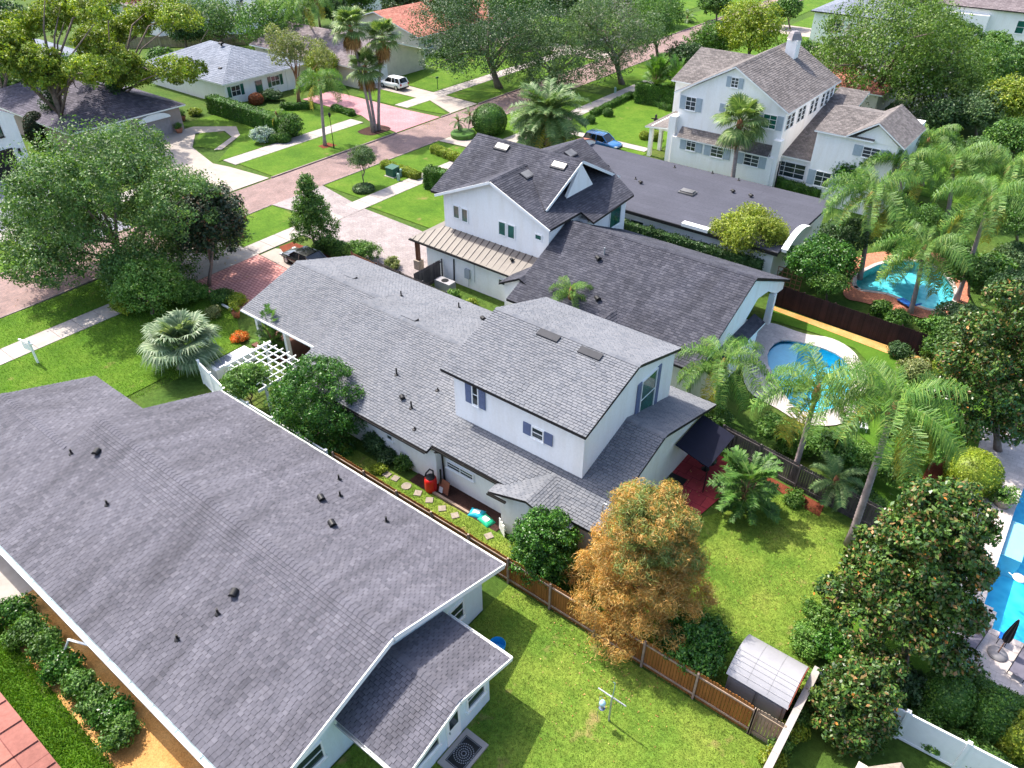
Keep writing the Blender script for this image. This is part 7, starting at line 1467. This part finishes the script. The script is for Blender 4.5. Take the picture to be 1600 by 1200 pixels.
for lb, q, r in (('terracotta pot with leafy plant beside the roof corner', (370, 496), .34), ('terracotta pot by the tan garage wall', (286, 188), .45), ('round brown pot by the tan garage door', (281, 208), .45), ('pale bowl planter on the stone deck corner', (1564, 790), .55)):
    t = thing('plant_pot', lb, 'pot', at3(*q)); MB().lathe([(r * .65, 0), (r * .9, .42), (r, .55), (r, .62), (r * .85, .62), (r * .8, .5)], (0, 0, 0), 18).build('pot', M['terracotta'] if 'pale' not in lb else M['stone'], t, True)
    rng = np.random.default_rng(len(lb)); link('foliage', crown_mesh('foliage', [(0, 0, .85, r, r, r * .9)], M['hedgey'] if r < .4 else M['fresh'], .12, 900, rng), t)
o = MB().bar(at3(333, 468, .3), at3(368, 487, .3), .16, .12).build('white_plank', M['trim']); tag(o, 'long white plank lying on the shaded front lawn', 'plank')
o = MB().lathe([(.25, 0), (.28, .15), (.1, .22)], at3(246, 562, .05), 12).build('garden_stone', M['stone']); tag(o, 'round pale stone at the foot of the silvery fan palm', 'stone')
# pool furniture on the stone deck
def lounger(lb, p, rz):
    t = thing('pool_lounger', lb, 'lounger', p, rz)
    for y in (-.32, .32): MB().tube([(-1.0, y, .3), (.25, y, .3), (.95, y, .62)], .022, 6).build('side_rail', M['blackmetal'], t)
    for x, y in ((-.9, -.32), (-.9, .32), (.6, -.32), (.6, .32)): MB().tube([(x, y, 0), (x, y, .32)], .02, 6).build('leg', M['blackmetal'], t)
    fb = plain('grey_mesh_fabric', (.13, .12, .15), .8); MB().add([(-1, -.31, .31), (.25, -.31, .31), (.25, .31, .31), (-1, .31, .31)], [(0, 1, 2, 3)]).build('seat_sling', fb, t); MB().add([(.25, -.31, .31), (.95, -.31, .63), (.95, .31, .63), (.25, .31, .31)], [(0, 1, 2, 3)]).build('back_sling', fb, t); return t
lounger('grey mesh lounger beside the big magnolia on stone deck', at3(1517, 1002, .08), R(80)); lounger('grey lounger cut off by the right edge on stone deck', at3(1597, 1040, .08), R(80))
p = at3(1558, 1022, .08); t = thing('pool_parasol', 'closed black parasol on round grey base beside the pool', 'parasol', p, R(35)); MB().lathe([(.42, 0), (.42, .06), (.2, .1), (.1, .14)], (0, 0, 0), 22).build('base', plain('grey_concrete_base', (.22, .21, .22), .8), t, True); MB().tube([(0, 0, .1), (0, .0, 2.5)], .025, 8).build('pole', M['barkr'], t)
prf = []; mb = MB(); n = 16
for z, r in ((1.0, .16), (1.3, .21), (1.8, .15), (2.3, .08), (2.5, .03)): mb.v += [(r * (1 if k % 2 else .72) * math.cos(2 * math.pi * k / n), r * (1 if k % 2 else .72) * math.sin(2 * math.pi * k / n), z) for k in range(n)]
mb.f = [(i * n + k, i * n + (k + 1) % n, (i + 1) * n + (k + 1) % n, (i + 1) * n + k) for i in range(4) for k in range(n)]; mb.mi = [0] * len(mb.f); mb.build('folded_canopy', M['black'], t)
t = thing('side_table', 'small bright blue table on the stone deck by the parasol', 'table', at3(1564, 1004, .08)); MB().box(-.2, .2, -.2, .2, .4, .44).build('table_top', plain('blue_table', (.01, .16, .6), .4), t)
for x in (-.16, .16):
    for y in (-.16, .16): MB().box(x - .015, x + .015, y - .015, y + .015, 0, .4).build('leg', M['blackmetal'], t)
t = thing('pool_float', 'white floating drainer at the deep blue pool surface', 'float', at3(1592, 905, -.1)); MB().lathe([(.05, 0), (.3, .05), (.32, .09), (.1, .13)], (0, 0, 0), 12).build('disc', M['trim'], t, True); MB().tube([(-.3, 0, .06), (-.5, .1, .06)], .02, 6).build('handle', M['trim'], t)
h18 = thing('garden_hut', 'pale stone-coloured hut roof corner cut off at the bottom edge', 'hut', (*at(1385, 1205, 2.4), 0), 0)
MB().box(-0.9, 1.6, -2.6, -0.1, 0, 2.2).build('hut_wall', M['cream'], h18); MB().lathe([(2.1, 2.2), (2.1, 2.3), (0.1, 3.0)], (0.35, -1.35, 0), 4).build('hut_roof', M['stone'], h18).rotation_euler = (0, 0, 0)
# more yard things
t = thing('patio_table', 'round glass-topped table under the navy awning', 'table', (-11.0, 32.6, .07)); MB().lathe([(.55, .70), (.55, .73)], (0, 0, 0), 20).build('table_top', M['glass'], t); MB().lathe([(.25, 0), (.05, .08), (.04, .7)], (0, 0, 0), 10).build('pedestal', M['blackmetal'], t)
o = MB().box(-.6, .6, -.9, .9, 0, .03).build('patio_mat', M['black'], loc=(-12.0, 30.2, .08)); tag(o, 'black rectangular mat on the crimson patio by the house wall', 'mat')
t = thing('air_conditioner', 'pale metal air conditioner box behind the slatted fence', 'air conditioner', at3(696, 451)); MB().box(-.8, .8, -.4, .4, 0, .75).build('casing', M['shedroof'], t); MB().lathe([(.3, .75), (.3, .78)], (0, 0, 0), 16).build('fan_grille', M['blackmetal'], t)
t = thing('lattice_screen', 'brown lattice screen behind the near-black fence end', 'screen', at3(1228, 452)); 
for i in range(6): MB().box(-1 + i * .4, -.95 + i * .4, -.03, .03, 0, 1.8).build('lath', M['barkr'], t)
for i in range(5): MB().box(-1, 1.05, .032, .07, .2 + i * .38, .25 + i * .38).build('lath', M['barkr'], t)
t = thing('deck_chair', 'white sun chair on the pool path under the leaning palms', 'chair', at3(1345, 672), R(20))
MB().box(-.3, .3, -.3, .3, .35, .41).build('seat', M['trim'], t); MB().obox((-.38, 0, .68), (.03, 0, -.02), (0, .3, 0), (-.12, 0, .34)).build('backrest', M['trim'], t)
for x in (-.26, .26):
    for y in (-.26, .26): MB().box(x - .025, x + .025, y - .025, y + .025, 0, .35).build('leg', M['trim'], t)
t = thing('bin_chair', 'blue pool lounge chair by the turquoise pool edge', 'chair', at3(1418, 480), R(-30)); MB().box(-.9, .3, -.3, .3, .26, .34).build('seat', plain('blue_cushion', (.02, .14, .5), .6), t); MB().obox((.55, 0, .5), (.3, 0, .2), (0, .3, 0), (-.03, 0, .04)).build('backrest', plain('blue_cushion', (.02, .14, .5), .6), t); MB().box(-.85, .25, -.27, .27, 0, .26).build('chair_frame', M['blackmetal'], t)
o = MB().tube([at3(1268, 738, .05), at3(1282, 752, .05), at3(1298, 760, .05)], .05, 6).build('grey_pipe', M['steel']); tag(o, 'grey pipe lying in the bed by the old fence', 'pipe')
t = thing('garden_statue', 'dark statue with outstretched arms before the white porch', 'statue', at3(1023, 202)); MB().lathe([(.25, 0), (.2, .8), (.28, 1.2), (.12, 1.5), (.16, 1.7), (.05, 1.85)], (0, 0, 0), 10).build('figure', M['black'], t, True); MB().bar((-.6, 0, 1.25), (.6, 0, 1.3), .12, .12).build('arm', M['black'], t)
t = thing('garden_bench', 'small pale bench by the far rose path', 'bench', at3(378, 148), R(90)); MB().box(-.8, .8, -.2, .2, .38, .45).build('seat', M['trim'], t); MB().box(-.8, .8, .2, .25, .45, .9).build('backrest', M['trim'], t)
for x in (-.7, .7): MB().box(x - .04, x + .04, -.18, .18, 0, .38).build('leg', M['trim'], t)
print('TRI', TRI[0], 'objects', len(bpy.data.objects))
